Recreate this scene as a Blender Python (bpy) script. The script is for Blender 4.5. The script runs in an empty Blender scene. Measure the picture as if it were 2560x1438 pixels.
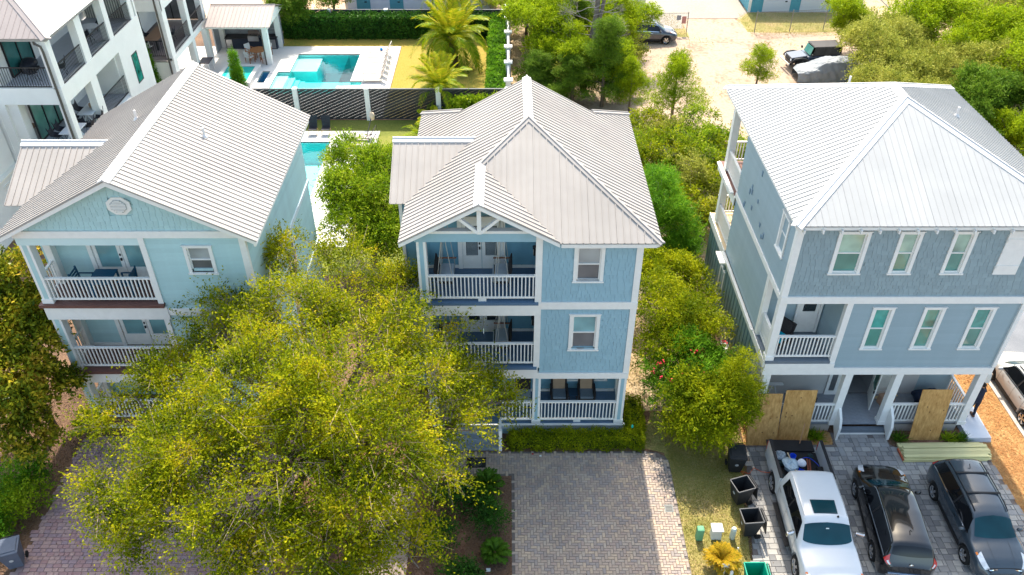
import bpy, math, random
import numpy as np
from mathutils import Vector, Matrix
PI = math.pi
sc = bpy.context.scene
C = sc.collection
# ---------------------------------------------------------------- camera
cam_d = bpy.data.cameras.new('camera'); cam = bpy.data.objects.new('camera', cam_d); C.objects.link(cam)
pt, yw, rl = math.radians(37.6), math.radians(-0.4), math.radians(-0.17)
r_ = Vector((1, 0, 0)); fw = Vector((0, math.cos(pt), -math.sin(pt))); d_ = fw.cross(r_)
c_, s_ = math.cos(rl), math.sin(rl)
r2, d2 = c_ * r_ + s_ * d_, -s_ * r_ + c_ * d_
Rz = Matrix.Rotation(yw, 3, 'Z')
r2, d2, fw = Rz @ r2, Rz @ d2, Rz @ fw
cam.matrix_world = Matrix(((r2.x, -d2.x, -fw.x, 0), (r2.y, -d2.y, -fw.y, 0), (r2.z, -d2.z, -fw.z, 25), (0, 0, 0, 1)))
cam_d.sensor_width = 36; cam_d.lens = 2050 / 2560 * 36; cam_d.clip_start = .5; cam_d.clip_end = 2000
sc.camera = cam
# ---------------------------------------------------------------- daylight
SUN_EL, SUN_AZ = math.radians(52.5), math.radians(-1)      # azimuth measured from +Y towards +X
w = bpy.data.worlds.new('World'); sc.world = w; w.use_nodes = True
nt = w.node_tree; nt.nodes.clear()
sky = nt.nodes.new('ShaderNodeTexSky'); sky.sky_type = 'NISHITA'; sky.sun_disc = False
sky.sun_elevation = SUN_EL; sky.sun_rotation = SUN_AZ; sky.air_density = .85; sky.dust_density = 2.0; sky.ozone_density = 0
bg = nt.nodes.new('ShaderNodeBackground'); bg.inputs[1].default_value = 0.15
wo = nt.nodes.new('ShaderNodeOutputWorld')
tn = nt.nodes.new('ShaderNodeMix'); tn.data_type = 'RGBA'; tn.blend_type = 'MULTIPLY'; tn.inputs[0].default_value = 1; tn.inputs[7].default_value = (1, .985, .86, 1)
nt.links.new(sky.outputs[0], tn.inputs[6]); nt.links.new(tn.outputs[2], bg.inputs[0]); nt.links.new(bg.outputs[0], wo.inputs[0])
sun_d = bpy.data.lights.new('sun', 'SUN'); sun_d.energy = 2.2; sun_d.angle = math.radians(.53); sun_d.color = (1, .91, .77)
sun = bpy.data.objects.new('sun', sun_d); C.objects.link(sun)
sdir = Vector((math.sin(SUN_AZ) * math.cos(SUN_EL), math.cos(SUN_AZ) * math.cos(SUN_EL), math.sin(SUN_EL)))
sun.rotation_euler = sdir.to_track_quat('Z', 'Y').to_euler()
sc.view_settings.view_transform = 'Standard'; sc.view_settings.look = 'None'
sc.view_settings.exposure = 1.85; sc.view_settings.gamma = 1; sc.view_settings.use_curve_mapping = False
sc.cycles.max_bounces = 8; sc.cycles.transparent_max_bounces = 12; sc.cycles.diffuse_bounces = 4

# ---------------------------------------------------------------- helpers
rng = np.random.default_rng(7); random.seed(7)
I4 = Matrix.Identity(4)
WM = {}; KIDS = {}

def link(o, parent=None, M=None):
    M = M or I4
    C.objects.link(o)
    o.matrix_basis = M
    if parent is not None:
        o.parent = parent; o.matrix_parent_inverse = WM[parent.name].inverted()
        KIDS.setdefault(parent.name, []).append(o)
    WM[o.name] = M
    return o

def tag(o, label=None, cat=None, group=None, kind=None):
    if label: o['label'] = label
    if cat: o['category'] = cat
    if group: o['group'] = group
    if kind: o['kind'] = kind
    return o

def thing(name, label, cat, loc=(0, 0, 0), group=None):
    o = bpy.data.objects.new(name, None); o.empty_display_size = .3
    link(o, None, Matrix.Translation(loc))
    return tag(o, label, cat, group)

def place(o, loc, rz=0, s=1.0):
    sx = s if isinstance(s, (tuple, list)) else (s, s, s)
    o.matrix_basis = Matrix.Translation(loc) @ Matrix.Rotation(rz, 4, 'Z') @ Matrix.Diagonal((*sx, 1))
    return o

def copy_tree(o, label=None, parent=None):
    c = o.copy(); C.objects.link(c)
    if parent is not None: c.parent = parent
    WM[c.name] = WM[o.name]
    for ch in KIDS.get(o.name, []):
        k = copy_tree(ch, None, c); KIDS.setdefault(c.name, []).append(k)
    if label: c['label'] = label
    return c

def inst(me, name, parent, M, kind=None):
    o = bpy.data.objects.new(name, me); link(o, parent, M)
    if kind: o['kind'] = kind
    return o

class MB:
    def __init__(s): s.v = []; s.f = []
    def add(s, vs, fs):
        n = len(s.v); s.v += [tuple(a) for a in vs]; s.f += [tuple(i + n for i in q) for q in fs]
        return s
    def box(s, x0, x1, y0, y1, z0, z1):
        return s.add([(x0,y0,z0),(x1,y0,z0),(x1,y1,z0),(x0,y1,z0),(x0,y0,z1),(x1,y0,z1),(x1,y1,z1),(x0,y1,z1)],
                     [(0,3,2,1),(4,5,6,7),(0,1,5,4),(1,2,6,5),(2,3,7,6),(3,0,4,7)])
    def mbox(s, M, x, y, z):
        vs = [M @ Vector((a*x/2, b*y/2, c*z/2)) for c in (-1,1) for a, b in ((-1,-1),(1,-1),(1,1),(-1,1))]
        return s.add(vs, [(0,3,2,1),(4,5,6,7),(0,1,5,4),(1,2,6,5),(2,3,7,6),(3,0,4,7)])
    def beam(s, p, q, wd, h, up=(0,0,1)):
        p, q = Vector(p), Vector(q); a = (q-p).normalized(); up = Vector(up)
        sd = a.cross(up)
        if sd.length < 1e-4: sd = a.cross(Vector((0,1,0)))
        sd.normalize(); u = sd.cross(a)
        vs = [P + sd*wd/2*i + u*h/2*j for P in (p, q) for i, j in ((-1,-1),(1,-1),(1,1),(-1,1))]
        return s.add(vs, [(0,1,2,3),(7,6,5,4),(0,4,5,1),(1,5,6,2),(2,6,7,3),(3,7,4,0)])
    def prism(s, pts, d):
        n = len(pts); d = Vector(d); a = [Vector(p) for p in pts]; b = [p + d for p in a]
        nn = Vector((0,0,0))
        for i in range(n): nn += a[i].cross(a[(i+1) % n])
        if nn.dot(d) > 0: a, b = b, a
        fs = [tuple(range(n)), tuple(range(2*n-1, n-1, -1))] + [(i, i+n, (i+1) % n + n, (i+1) % n) for i in range(n)]
        return s.add(a + b, fs)
    def tube(s, pts, rad, n=6, cap=True):
        pts = [Vector(p) for p in pts]
        if not hasattr(rad, '__len__'): rad = [rad]*len(pts)
        vs = []; up = Vector((0.03, 0.02, 1)).normalized()
        for i, p in enumerate(pts):
            t = (pts[min(i+1, len(pts)-1)] - pts[max(i-1, 0)]).normalized()
            a = t.cross(up)
            if a.length < .05: a = t.cross(Vector((1, 0, 0)))
            a.normalize(); b = a.cross(t)
            for k in range(n):
                th = 2*PI*k/n; vs.append(p + (a*math.cos(th) + b*math.sin(th))*rad[i])
        fs = [(i*n+k, i*n+(k+1) % n, (i+1)*n+(k+1) % n, (i+1)*n+k) for i in range(len(pts)-1) for k in range(n)]
        if cap: fs += [tuple(range(n-1, -1, -1)), tuple(range((len(pts)-1)*n, len(pts)*n))]
        return s.add(vs, fs)
    def lathe(s, prof, n=16, c=(0,0,0), M=None):
        vs = []
        for r, z in prof:
            for k in range(n):
                p = Vector((r*math.cos(2*PI*k/n), r*math.sin(2*PI*k/n), z))
                vs.append((M @ p) if M else p + Vector(c))
        m = len(prof)
        fs = [(i*n+k, i*n+(k+1) % n, (i+1)*n+(k+1) % n, (i+1)*n+k) for i in range(m-1) for k in range(n)]
        fs += [tuple(range(n-1, -1, -1)), tuple(range((m-1)*n, m*n))]
        return s.add(vs, fs)
    def grid(s, P):
        m, n = len(P), len(P[0])
        return s.add([p for row in P for p in row], [(i*n+j, i*n+j+1, (i+1)*n+j+1, (i+1)*n+j) for i in range(m-1) for j in range(n-1)])
    def mesh(s, name, m, smooth=False):
        me = bpy.data.meshes.new(name); me.from_pydata([tuple(v) for v in s.v], [], s.f)
        if m: me.materials.append(m)
        if smooth: me.shade_smooth()
        return me
    def build(s, name, m, parent=None, smooth=False, M=None, bevel=0):
        o = bpy.data.objects.new(name, s.mesh(name, m, smooth)); link(o, parent, M)
        if bevel:
            b = o.modifiers.new('bevel', 'BEVEL'); b.width = bevel; b.segments = 2; b.limit_method = 'ANGLE'
        return o

def quads_mesh(name, P, m, smooth=False):
    """P: (N,4,3) array of quads -> one mesh, fast"""
    N = len(P); me = bpy.data.meshes.new(name)
    me.vertices.add(N*4); me.vertices.foreach_set('co', P.astype(np.float32).ravel())
    me.loops.add(N*4); me.loops.foreach_set('vertex_index', np.arange(N*4, dtype=np.int32))
    me.polygons.add(N); me.polygons.foreach_set('loop_start', np.arange(0, N*4, 4, dtype=np.int32))
    me.polygons.foreach_set('loop_total', np.full(N, 4, dtype=np.int32))
    me.update(calc_edges=True)
    if m: me.materials.append(m)
    return me

# ---------------------------------------------------------------- materials
MATS = {}
def nd(t, k, **kw):
    n = t.nodes.new('ShaderNode'+k)
    for a, b in kw.items(): setattr(n, a, b)
    return n

def rnd_node(t):
    oi = nd(t, 'ObjectInfo'); ge = nd(t, 'NewGeometry')
    a = nd(t, 'Math', operation='ADD'); f = nd(t, 'Math', operation='FRACT')
    t.links.new(oi.outputs['Random'], a.inputs[0]); t.links.new(ge.outputs['Random Per Island'], a.inputs[1])
    t.links.new(a.outputs[0], f.inputs[0]); return f.outputs[0]

def mat(name, col, rough=.6, var=.12, scale=2.0, bump=0, bscale=30, metal=0, spec=.22, rnd=0, stretch=None, coat=0,
        pal=None, detail=6, trans=0, col2=None, emit=None):
    if name in MATS: return MATS[name]
    m = bpy.data.materials.new(name); m.use_nodes = True; t = m.node_tree; p = t.nodes['Principled BSDF']
    p.inputs['Roughness'].default_value = rough; p.inputs['Metallic'].default_value = metal
    p.inputs['Specular IOR Level'].default_value = spec; p.inputs['Coat Weight'].default_value = coat
    tc = nd(t, 'TexCoord'); mp = nd(t, 'Mapping'); t.links.new(tc.outputs['Object'], mp.inputs[0])
    if stretch: mp.inputs['Scale'].default_value = stretch
    no = nd(t, 'TexNoise'); no.inputs['Scale'].default_value = scale; no.inputs['Detail'].default_value = detail
    no.inputs['Roughness'].default_value = .65
    t.links.new(mp.outputs[0], no.inputs['Vector'])
    mr = nd(t, 'MapRange'); mr.inputs[1].default_value = .28; mr.inputs[2].default_value = .72
    t.links.new(no.outputs[0], mr.inputs[0])
    mx = nd(t, 'Mix', data_type='RGBA')
    ca = tuple(c*(1-var) for c in col); cb = col2 or tuple(min(1, c*(1+var)) for c in col)
    mx.inputs[6].default_value = (*ca, 1); mx.inputs[7].default_value = (*cb, 1)
    t.links.new(mr.outputs[0], mx.inputs[0]); out = mx.outputs[2]
    if pal:
        cr = nd(t, 'ValToRGB'); cr.color_ramp.interpolation = 'CONSTANT'; e = cr.color_ramp.elements
        while len(e) < len(pal): e.new(.5)
        for i, c in enumerate(pal): e[i].position = i/len(pal); e[i].color = (*c, 1)
        t.links.new(rnd_node(t), cr.inputs[0])
        m2 = nd(t, 'Mix', data_type='RGBA', blend_type='MULTIPLY'); m2.inputs[0].default_value = 1
        t.links.new(cr.outputs[0], m2.inputs[6]); t.links.new(out, m2.inputs[7]); out = m2.outputs[2]
    if rnd:
        r = nd(t, 'MapRange'); r.inputs[3].default_value = 1-rnd; r.inputs[4].default_value = 1+rnd
        t.links.new(rnd_node(t), r.inputs[0])
        hs = nd(t, 'HueSaturation'); t.links.new(r.outputs[0], hs.inputs['Value']); t.links.new(out, hs.inputs['Color']); out = hs.outputs[0]
    t.links.new(out, p.inputs['Base Color'])
    if bump:
        n2 = nd(t, 'TexNoise'); n2.inputs['Scale'].default_value = bscale; n2.inputs['Detail'].default_value = 5
        t.links.new(mp.outputs[0], n2.inputs['Vector'])
        b = nd(t, 'Bump'); b.inputs['Strength'].default_value = bump; b.inputs['Distance'].default_value = .05
        t.links.new(n2.outputs[0], b.inputs['Height']); t.links.new(b.outputs[0], p.inputs['Normal'])
    if trans:
        p.inputs['Transmission Weight'].default_value = trans
    MATS[name] = m; return m

def leafmat(name, cols, trans=.35, rough=.5):
    """cols: ramp of leaf colours, picked leaf by leaf"""
    if name in MATS: return MATS[name]
    m = bpy.data.materials.new(name); m.use_nodes = True; t = m.node_tree; t.nodes.remove(t.nodes['Principled BSDF'])
    cr = nd(t, 'ValToRGB'); e = cr.color_ramp.elements
    while len(e) < len(cols): e.new(.5)
    for i, c in enumerate(cols): e[i].position = i/(len(cols)-1); e[i].color = (*c, 1)
    ge = nd(t, 'NewGeometry'); tc = nd(t, 'TexCoord')
    no = nd(t, 'TexNoise'); no.inputs['Scale'].default_value = .9; no.inputs['Detail'].default_value = 2
    t.links.new(tc.outputs['Object'], no.inputs['Vector'])
    mr = nd(t, 'MapRange'); mr.inputs[1].default_value = .3; mr.inputs[2].default_value = .7
    t.links.new(no.outputs[0], mr.inputs[0])
    mm = nd(t, 'Mix'); mm.inputs[0].default_value = .52
    t.links.new(ge.outputs['Random Per Island'], mm.inputs[2]); t.links.new(mr.outputs[0], mm.inputs[3])
    t.links.new(mm.outputs[0], cr.inputs[0])
    p = nd(t, 'BsdfPrincipled'); p.inputs['Roughness'].default_value = rough; p.inputs['Specular IOR Level'].default_value = .06
    tr = nd(t, 'BsdfTranslucent'); ms = nd(t, 'MixShader'); ms.inputs[0].default_value = trans
    t.links.new(cr.outputs[0], p.inputs['Base Color']); t.links.new(cr.outputs[0], tr.inputs[0])
    t.links.new(p.outputs[0], ms.inputs[1]); t.links.new(tr.outputs[0], ms.inputs[2])
    t.links.new(ms.outputs[0], t.nodes['Material Output'].inputs[0])
    MATS[name] = m; return m

def glass(name, col, rough=.04, spec=.9):
    return mat(name, col, rough=rough, var=.35, scale=.8, spec=spec, detail=2)

WHITE = mat('white_trim', (.80, .78, .735), rough=.45, var=.05, scale=4)
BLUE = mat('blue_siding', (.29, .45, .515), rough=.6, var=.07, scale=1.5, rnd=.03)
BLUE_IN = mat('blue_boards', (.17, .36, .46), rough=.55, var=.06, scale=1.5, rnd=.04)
AQUA = mat('aqua_siding', (.42, .60, .60), rough=.55, var=.08, scale=1.5, rnd=.04)
GREY = mat('grey_blue_siding', (.27, .345, .365), rough=.6, var=.05, scale=1.5, rnd=.06)
GREYS = mat('grey_blue_lap', (.295, .385, .42), rough=.5, var=.06, scale=1.2, rnd=.03)
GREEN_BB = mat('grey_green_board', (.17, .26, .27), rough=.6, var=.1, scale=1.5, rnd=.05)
METAL = mat('ribbed_metal', (.36, .33, .305), rough=.5, var=.10, scale=.45, metal=.0, spec=.3, rnd=.03, detail=3)
METALW = mat('white_metal', (.60, .59, .58), rough=.45, var=.04, scale=.8, spec=.5, rnd=.02, detail=3)
ROOFW = mat('white_roof_metal', (.36, .365, .365), rough=.5, var=.07, scale=.45, spec=.3, rnd=.02, detail=3)
METALD = mat('brown_grey_metal', (.33, .285, .27), rough=.5, var=.06, scale=.8, spec=.3, rnd=.03)
STUCCO = mat('white_stucco', (.76, .745, .71), rough=.8, var=.04, scale=1.2, bump=.15, bscale=60)
STUCCOS = mat('warm_stucco', (.80, .77, .68), rough=.8, var=.04, scale=1.2)
PEACH = mat('peach_stucco', (.70, .55, .42), rough=.85, var=.08, scale=.5)
BLACKM = mat('black_metal', (.02, .02, .022), rough=.35, var=.1)
DECKW = mat('brown_deck', (.16, .075, .06), rough=.5, var=.2, scale=3, stretch=(1, 12, 1))
DECKB = mat('blue_deck', (.10, .17, .26), rough=.5, var=.12, scale=3, stretch=(12, 1, 1))
DECKG = mat('grey_deck', (.16, .19, .22), rough=.55, var=.12, scale=3)
NEWWOOD = mat('new_wood', (.62, .47, .28), rough=.6, var=.2, scale=2, stretch=(1, 8, 1))
GLG = glass('green_glass', (.10, .26, .21)); GLD = glass('dark_glass', (.025, .035, .04)); GLB = glass('blind_glass', (.36, .38, .38))
GLB2 = glass('dim_blind_glass', (.14, .14, .145)); GLT = glass('teal_glass', (.035, .15, .14)); GLA = glass('aqua_glass', (.20, .38, .40))
SHELL = mat('grey_shell', (.45, .45, .45), var=.08)
# ---------------------------------------------------------------- the ground and its sheets
def rect_minus(r, holes):
    xs = sorted({r[0], r[1], *[min(max(h[i], r[0]), r[1]) for h in holes for i in (0, 1)]})
    ys = sorted({r[2], r[3], *[min(max(h[i], r[2]), r[3]) for h in holes for i in (2, 3)]})
    out = []
    for a, b in zip(xs, xs[1:]):
        run = None
        for c, d in zip(ys, ys[1:]):
            cx, cy = (a+b)/2, (c+d)/2
            if any(h[0] < cx < h[1] and h[2] < cy < h[3] for h in holes):
                if run: out.append((a, b, *run)); run = None
            else: run = (run[0], d) if run else (c, d)
        if run: out.append((a, b, *run))
    return out

POOL1 = [(-16.45, -12.5, 55.3, 62.72), (-12.5, -11.63, 56.65, 62.72), (-17.35, -16.45, 55.3, 59.25), (-11.63, -10.75, 56.75, 57.5)]
CHAN = [(-18.5, -17.95, 57.2, 59.3)]
POOL2 = [(-15.2, -11.47, 38.3, 47.95)]
HOLES = POOL1 + CHAN + POOL2
def sheet(name, rects, z, m, z0=None, kind='structure'):
    b = MB()
    for a, c, d, e in rects:
        if z0 is None: b.add([(a, d, z), (c, d, z), (c, e, z), (a, e, z)], [(0, 1, 2, 3)])
        else: b.box(a, c, d, e, z0, z)
    o = b.build(name, m); o['kind'] = kind; return o
def poly_sheet(name, pts, z, m):
    o = MB().add([(x, y, z) for x, y in pts], [tuple(range(len(pts)))]).build(name, m); o['kind'] = 'structure'; return o

def ground_mat():
    m = bpy.data.materials.new('mulch_ground'); m.use_nodes = True; t = m.node_tree; p = t.nodes['Principled BSDF']
    p.inputs['Roughness'].default_value = .9
    tc = nd(t, 'TexCoord')
    n1 = nd(t, 'TexNoise'); n1.inputs['Scale'].default_value = .5; n1.inputs['Detail'].default_value = 8
    n2 = nd(t, 'TexNoise'); n2.inputs['Scale'].default_value = 14; n2.inputs['Detail'].default_value = 6
    for n in (n1, n2): t.links.new(tc.outputs['Object'], n.inputs['Vector'])
    c1 = nd(t, 'ValToRGB'); e = c1.color_ramp.elements
    e[0].position = .35; e[0].color = (.07, .038, .024, 1); e[1].position = .68; e[1].color = (.24, .14, .08, 1)
    k = e.new(.5); k.color = (.15, .085, .05, 1)
    ad = nd(t, 'Mix'); ad.inputs[0].default_value = .5
    t.links.new(n1.outputs[0], ad.inputs[2]); t.links.new(n2.outputs[0], ad.inputs[3]); t.links.new(ad.outputs[0], c1.inputs[0])
    t.links.new(c1.outputs[0], p.inputs['Base Color'])
    b = nd(t, 'Bump'); b.inputs['Strength'].default_value = .7; b.inputs['Distance'].default_value = .06
    t.links.new(n2.outputs[0], b.inputs['Height']); t.links.new(b.outputs[0], p.inputs['Normal'])
    return m
sheet('ground', rect_minus((-500, 500, -200, 900), HOLES), 0, ground_mat())

def patchy(name, cols, s1=.35, s2=9, rough=.9, bump=.4, stretch=None, lo=.36, hi=.66):
    m = bpy.data.materials.new(name); m.use_nodes = True; t = m.node_tree; p = t.nodes['Principled BSDF']
    p.inputs['Roughness'].default_value = rough; p.inputs['Specular IOR Level'].default_value = .2
    tc = nd(t, 'TexCoord'); mp = nd(t, 'Mapping'); t.links.new(tc.outputs['Object'], mp.inputs[0])
    if stretch: mp.inputs['Scale'].default_value = stretch
    n1 = nd(t, 'TexNoise'); n1.inputs['Scale'].default_value = s1; n1.inputs['Detail'].default_value = 9; n1.inputs['Roughness'].default_value = .6
    n2 = nd(t, 'TexNoise'); n2.inputs['Scale'].default_value = s2; n2.inputs['Detail'].default_value = 7
    for n in (n1, n2): t.links.new(mp.outputs[0], n.inputs['Vector'])
    ad = nd(t, 'Mix'); ad.inputs[0].default_value = .42
    t.links.new(n1.outputs[0], ad.inputs[2]); t.links.new(n2.outputs[0], ad.inputs[3])
    cr = nd(t, 'ValToRGB'); e = cr.color_ramp.elements
    while len(e) < len(cols): e.new(.5)
    for i, c in enumerate(cols): e[i].position = lo+(hi-lo)*i/(len(cols)-1); e[i].color = (*c, 1)
    t.links.new(ad.outputs[0], cr.inputs[0]); t.links.new(cr.outputs[0], p.inputs['Base Color'])
    b = nd(t, 'Bump'); b.inputs['Strength'].default_value = bump; b.inputs['Distance'].default_value = .05
    t.links.new(n2.outputs[0], b.inputs['Height']); t.links.new(b.outputs[0], p.inputs['Normal'])
    return m
SAND = patchy('pale_sand', [(.23, .16, .11), (.34, .245, .175), (.43, .325, .245), (.37, .275, .20), (.27, .195, .135)], s1=.3, s2=3.5)
CONC = patchy('concrete', [(.27, .24, .205), (.34, .305, .26), (.30, .27, .235)], s1=.2, s2=5, bump=.1, rough=.8)
DECKP = patchy('pool_deck_stone', [(.56, .545, .52), (.64, .62, .60)], s1=.5, s2=6, bump=.05, rough=.7)
GOLD = patchy('golden_lawn', [(.17, .19, .03), (.28, .24, .04), (.38, .26, .055), (.30, .27, .04)], s1=.22, s2=8, stretch=(1.4, .35, 1))
GREENL = patchy('green_lawn', [(.10, .13, .025), (.17, .19, .035), (.27, .25, .06)], s1=.3, s2=10, stretch=(.6, 1.4, 1))
STRAW = patchy('pine_straw', [(.26, .13, .05), (.38, .22, .085), (.48, .31, .13), (.34, .26, .09)], s1=.6, s2=12, bump=.8)
MULCH = patchy('brown_mulch', [(.10, .05, .035), (.20, .105, .065), (.30, .18, .12)], s1=1.2, s2=18, bump=.8)
PATCHG = patchy('patchy_grass', [(.36, .26, .13), (.34, .28, .10), (.20, .20, .05), (.38, .30, .13)], s1=.7, s2=14, bump=.7)
SCRUB = patchy('scrub_ground', [(.20, .15, .07), (.34, .25, .13), (.50, .38, .25), (.22, .22, .06)], s1=.35, s2=7, bump=.6)
ASPH = patchy('grey_drive', [(.15, .16, .18), (.22, .23, .25)], s1=.8, s2=20, bump=.15)

poly_sheet('scrub_ground', [(-2.7, 24), (9.6, 24), (9.6, 34), (34, 34), (48, 48), (44, 90), (28, 90), (20, 70.6), (0.3, 70.6), (0.3, 40), (-2.7, 34)], .004, SCRUB)
poly_sheet('sand_lot', [(4.0, 50.5), (7.5, 50), (9.5, 51.5), (11.5, 48.6), (14.2, 47.2), (15.5, 44), (19, 38), (24, 38), (27, 44), (27.5, 56), (29.5, 61), (30, 66.5), (24, 67.2), (20.5, 67.4), (19.8, 70.8),
                        (15.0, 70.8), (15.2, 67), (10, 66.6), (8.5, 69), (6, 70), (5.5, 64), (8, 60.5), (7, 56), (4.2, 54)], .008, SAND)
poly_sheet('concrete_apron', [(12.1, 68.6), (14.9, 68.4), (15.2, 70.9), (20.1, 70.9), (21.25, 72.4), (21.25, 100), (12.1, 100)], .012, CONC)
poly_sheet('grass_verge', [(20.2, 67.6), (24, 67.5), (29.6, 67.6), (30.5, 72.3), (29.5, 72.3), (21.3, 72.3), (20.2, 70.5)], .013, PATCHG)
poly_sheet('grass_verge', [(12, 66.6), (15.1, 66.4), (15.1, 68.3), (12.1, 68.5)], .013, PATCHG)
sheet('back_lawn', [(-8.5, -.1, 51.3, 66.3), (-19, -8.5, 64.35, 66.3)], .006, GOLD)
sheet('pool_lawn', rect_minus((-16.2, -2.7, 33.5, 51.1), POOL2), .006, GREENL)
sheet('pool_deck', rect_minus((-30, -8.55, 51.4, 64.33), POOL1 + CHAN), .03, DECKP, z0=-.05)
sheet('pool_terrace', rect_minus((-16.0, -8.43, 36.0, 49.45), POOL2), .03, DECKP, z0=-.05)
sheet('peach_paving', [(-40, -13.9, 70.2, 78), (-1.2, 3.2, 74, 90)], .006, mat('peach_paving', (.62, .42, .27), var=.15, scale=.6, rough=.9))
PLAST = mat('pool_plaster', (.52, .80, .78), rough=.6, var=.05, scale=2)
def basin(name, label, rects, floors, zf):
    t = thing(name, label, 'swimming pool', (rects[0][0], rects[0][2], 0))
    b = MB()
    for a, c, d, e in rects: b.add([(a, d, zf), (c, d, zf), (c, e, zf), (a, e, zf)], [(0, 1, 2, 3)])
    for f in floors: b.box(*f)
    xs = sorted({v for r in rects for v in r[:2]}); ys = sorted({v for r in rects for v in r[2:]})
    ins = lambda x, y: any(r[0] < x < r[1] and r[2] < y < r[3] for r in rects)
    eps = .01
    for r in rects:
        for (x0, y0, x1, y1, nx, ny) in ((r[0], r[2], r[0], r[3], -1, 0), (r[1], r[2], r[1], r[3], 1, 0), (r[0], r[2], r[1], r[2], 0, -1), (r[0], r[3], r[1], r[3], 0, 1)):
            cut = [v for v in (ys if nx else xs) if (min(y0, y1) < v < max(y0, y1) if nx else min(x0, x1) < v < max(x0, x1))]
            seq = [y0 if nx else x0] + cut + [y1 if nx else x1]
            for p, q in zip(seq, seq[1:]):
                mx, my = (x0, (p+q)/2) if nx else ((p+q)/2, y0)
                if ins(mx+nx*eps, my+ny*eps): continue
                A, B = ((x0, p), (x0, q)) if nx else ((p, y0), (q, y0))
                b.add([(*A, zf), (*B, zf), (*B, .02), (*A, .02)], [(0, 1, 2, 3)])
    b.build('pool_shell', PLAST, t)
    return t
def water_mat(name, dens, tint):
    m = bpy.data.materials.new(name); m.use_nodes = True; t = m.node_tree; t.nodes.remove(t.nodes['Principled BSDF'])
    tr = nd(t, 'BsdfTransparent'); tr.inputs[0].default_value = (*tint, 1)
    gl = nd(t, 'BsdfGlossy'); gl.inputs['Roughness'].default_value = .03
    fr = nd(t, 'Fresnel'); fr.inputs[0].default_value = 1.33; ms = nd(t, 'MixShader')
    tc = nd(t, 'TexCoord'); no = nd(t, 'TexNoise'); no.inputs['Scale'].default_value = 2.5; t.links.new(tc.outputs['Object'], no.inputs['Vector'])
    b = nd(t, 'Bump'); b.inputs['Strength'].default_value = .12; b.inputs['Distance'].default_value = .05
    t.links.new(no.outputs[0], b.inputs['Height']); t.links.new(b.outputs[0], gl.inputs['Normal']); t.links.new(b.outputs[0], fr.inputs['Normal'])
    t.links.new(fr.outputs[0], ms.inputs[0]); t.links.new(tr.outputs[0], ms.inputs[1]); t.links.new(gl.outputs[0], ms.inputs[2])
    o = t.nodes['Material Output']; t.links.new(ms.outputs[0], o.inputs['Surface'])
    va = nd(t, 'VolumeAbsorption'); va.inputs[0].default_value = (.0, .90, .93, 1); va.inputs[1].default_value = dens
    t.links.new(va.outputs[0], o.inputs['Volume'])
    return m
WATER = water_mat('pool_water', .6, (.93, 1, 1))
p1 = basin('swimming_pool', 'large turquoise pool with pale steps and sun shelf beside the row of loungers', POOL1,
      [(-16.44, -14.6, 60.0, 62.71, -1.59, -.28), (-17.34, -16.46, 55.35, 59.2, -1.59, -.25), (-16.46, -16.1, 55.35, 59.2, -1.59, -.45), (-16.1, -15.75, 55.35, 59.2, -1.59, -.65),
       (-15.75, -15.4, 55.35, 59.2, -1.59, -.75), (-15.4, -11.64, 56.7, 59.0, -1.59, -.75), (-15.4, -12.51, 55.35, 56.7, -1.59, -.75), (-11.62, -10.76, 56.76, 57.49, -1.59, -.6)], -1.6)
b = MB()
for r in POOL1: b.box(r[0]+.002, r[1]-.002, r[2]+.002, r[3]-.002, -1.58, -.09)
b.build('water', WATER, p1)
p2 = basin('swimming_pool', 'narrow turquoise pool between the aqua house and the leafy tree', POOL2, [(-15.19, -11.48, 38.31, 45.7, -1.59, -.5)], -1.6)
b = MB(); r = POOL2[0]; b.box(r[0]+.002, r[1]-.002, r[2]+.002, r[3]-.002, -1.58, -.09); b.build('water', WATER, p2)
p3 = basin('plunge_channel', 'small deep blue plunge channel between the raised spa and the pool steps', CHAN, [], -.9); p3['category'] = 'pool'
b = MB(); r = CHAN[0]; b.box(r[0]+.002, r[1]-.002, r[2]+.002, r[3]-.002, -.88, -.1); b.build('water', water_mat('blue_water', 1.4, (.7, .85, 1)), p3)
sp = thing('raised_spa', 'raised square spa with white rim beside the tall narrow cypress', 'spa', (-20, 58, 0))
b = MB()
for r in rect_minus((-21.4, -18.72, 56.3, 59.75), [(-21.1, -19.02, 56.6, 59.4)]): b.box(*r, .03, .42)
b.build('spa_rim', DECKP, sp)
MB().box(-21.1, -19.02, 56.6, 59.4, .035, .36).build('water', mat('spa_water', (.02, .42, .38), rough=.05, var=.2, spec=.8), sp)
b = MB()
for k in range(7): b.box(-17.9, -17.4, 56.3+k*.42, 56.62+k*.42, .03, .06)
b.build('stepping_stone_row', DECKP, thing('stepping_stones', 'row of pale stepping slabs between plunge channel and pool steps', 'stepping stones', (-17.6, 57.5, 0)))

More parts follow.
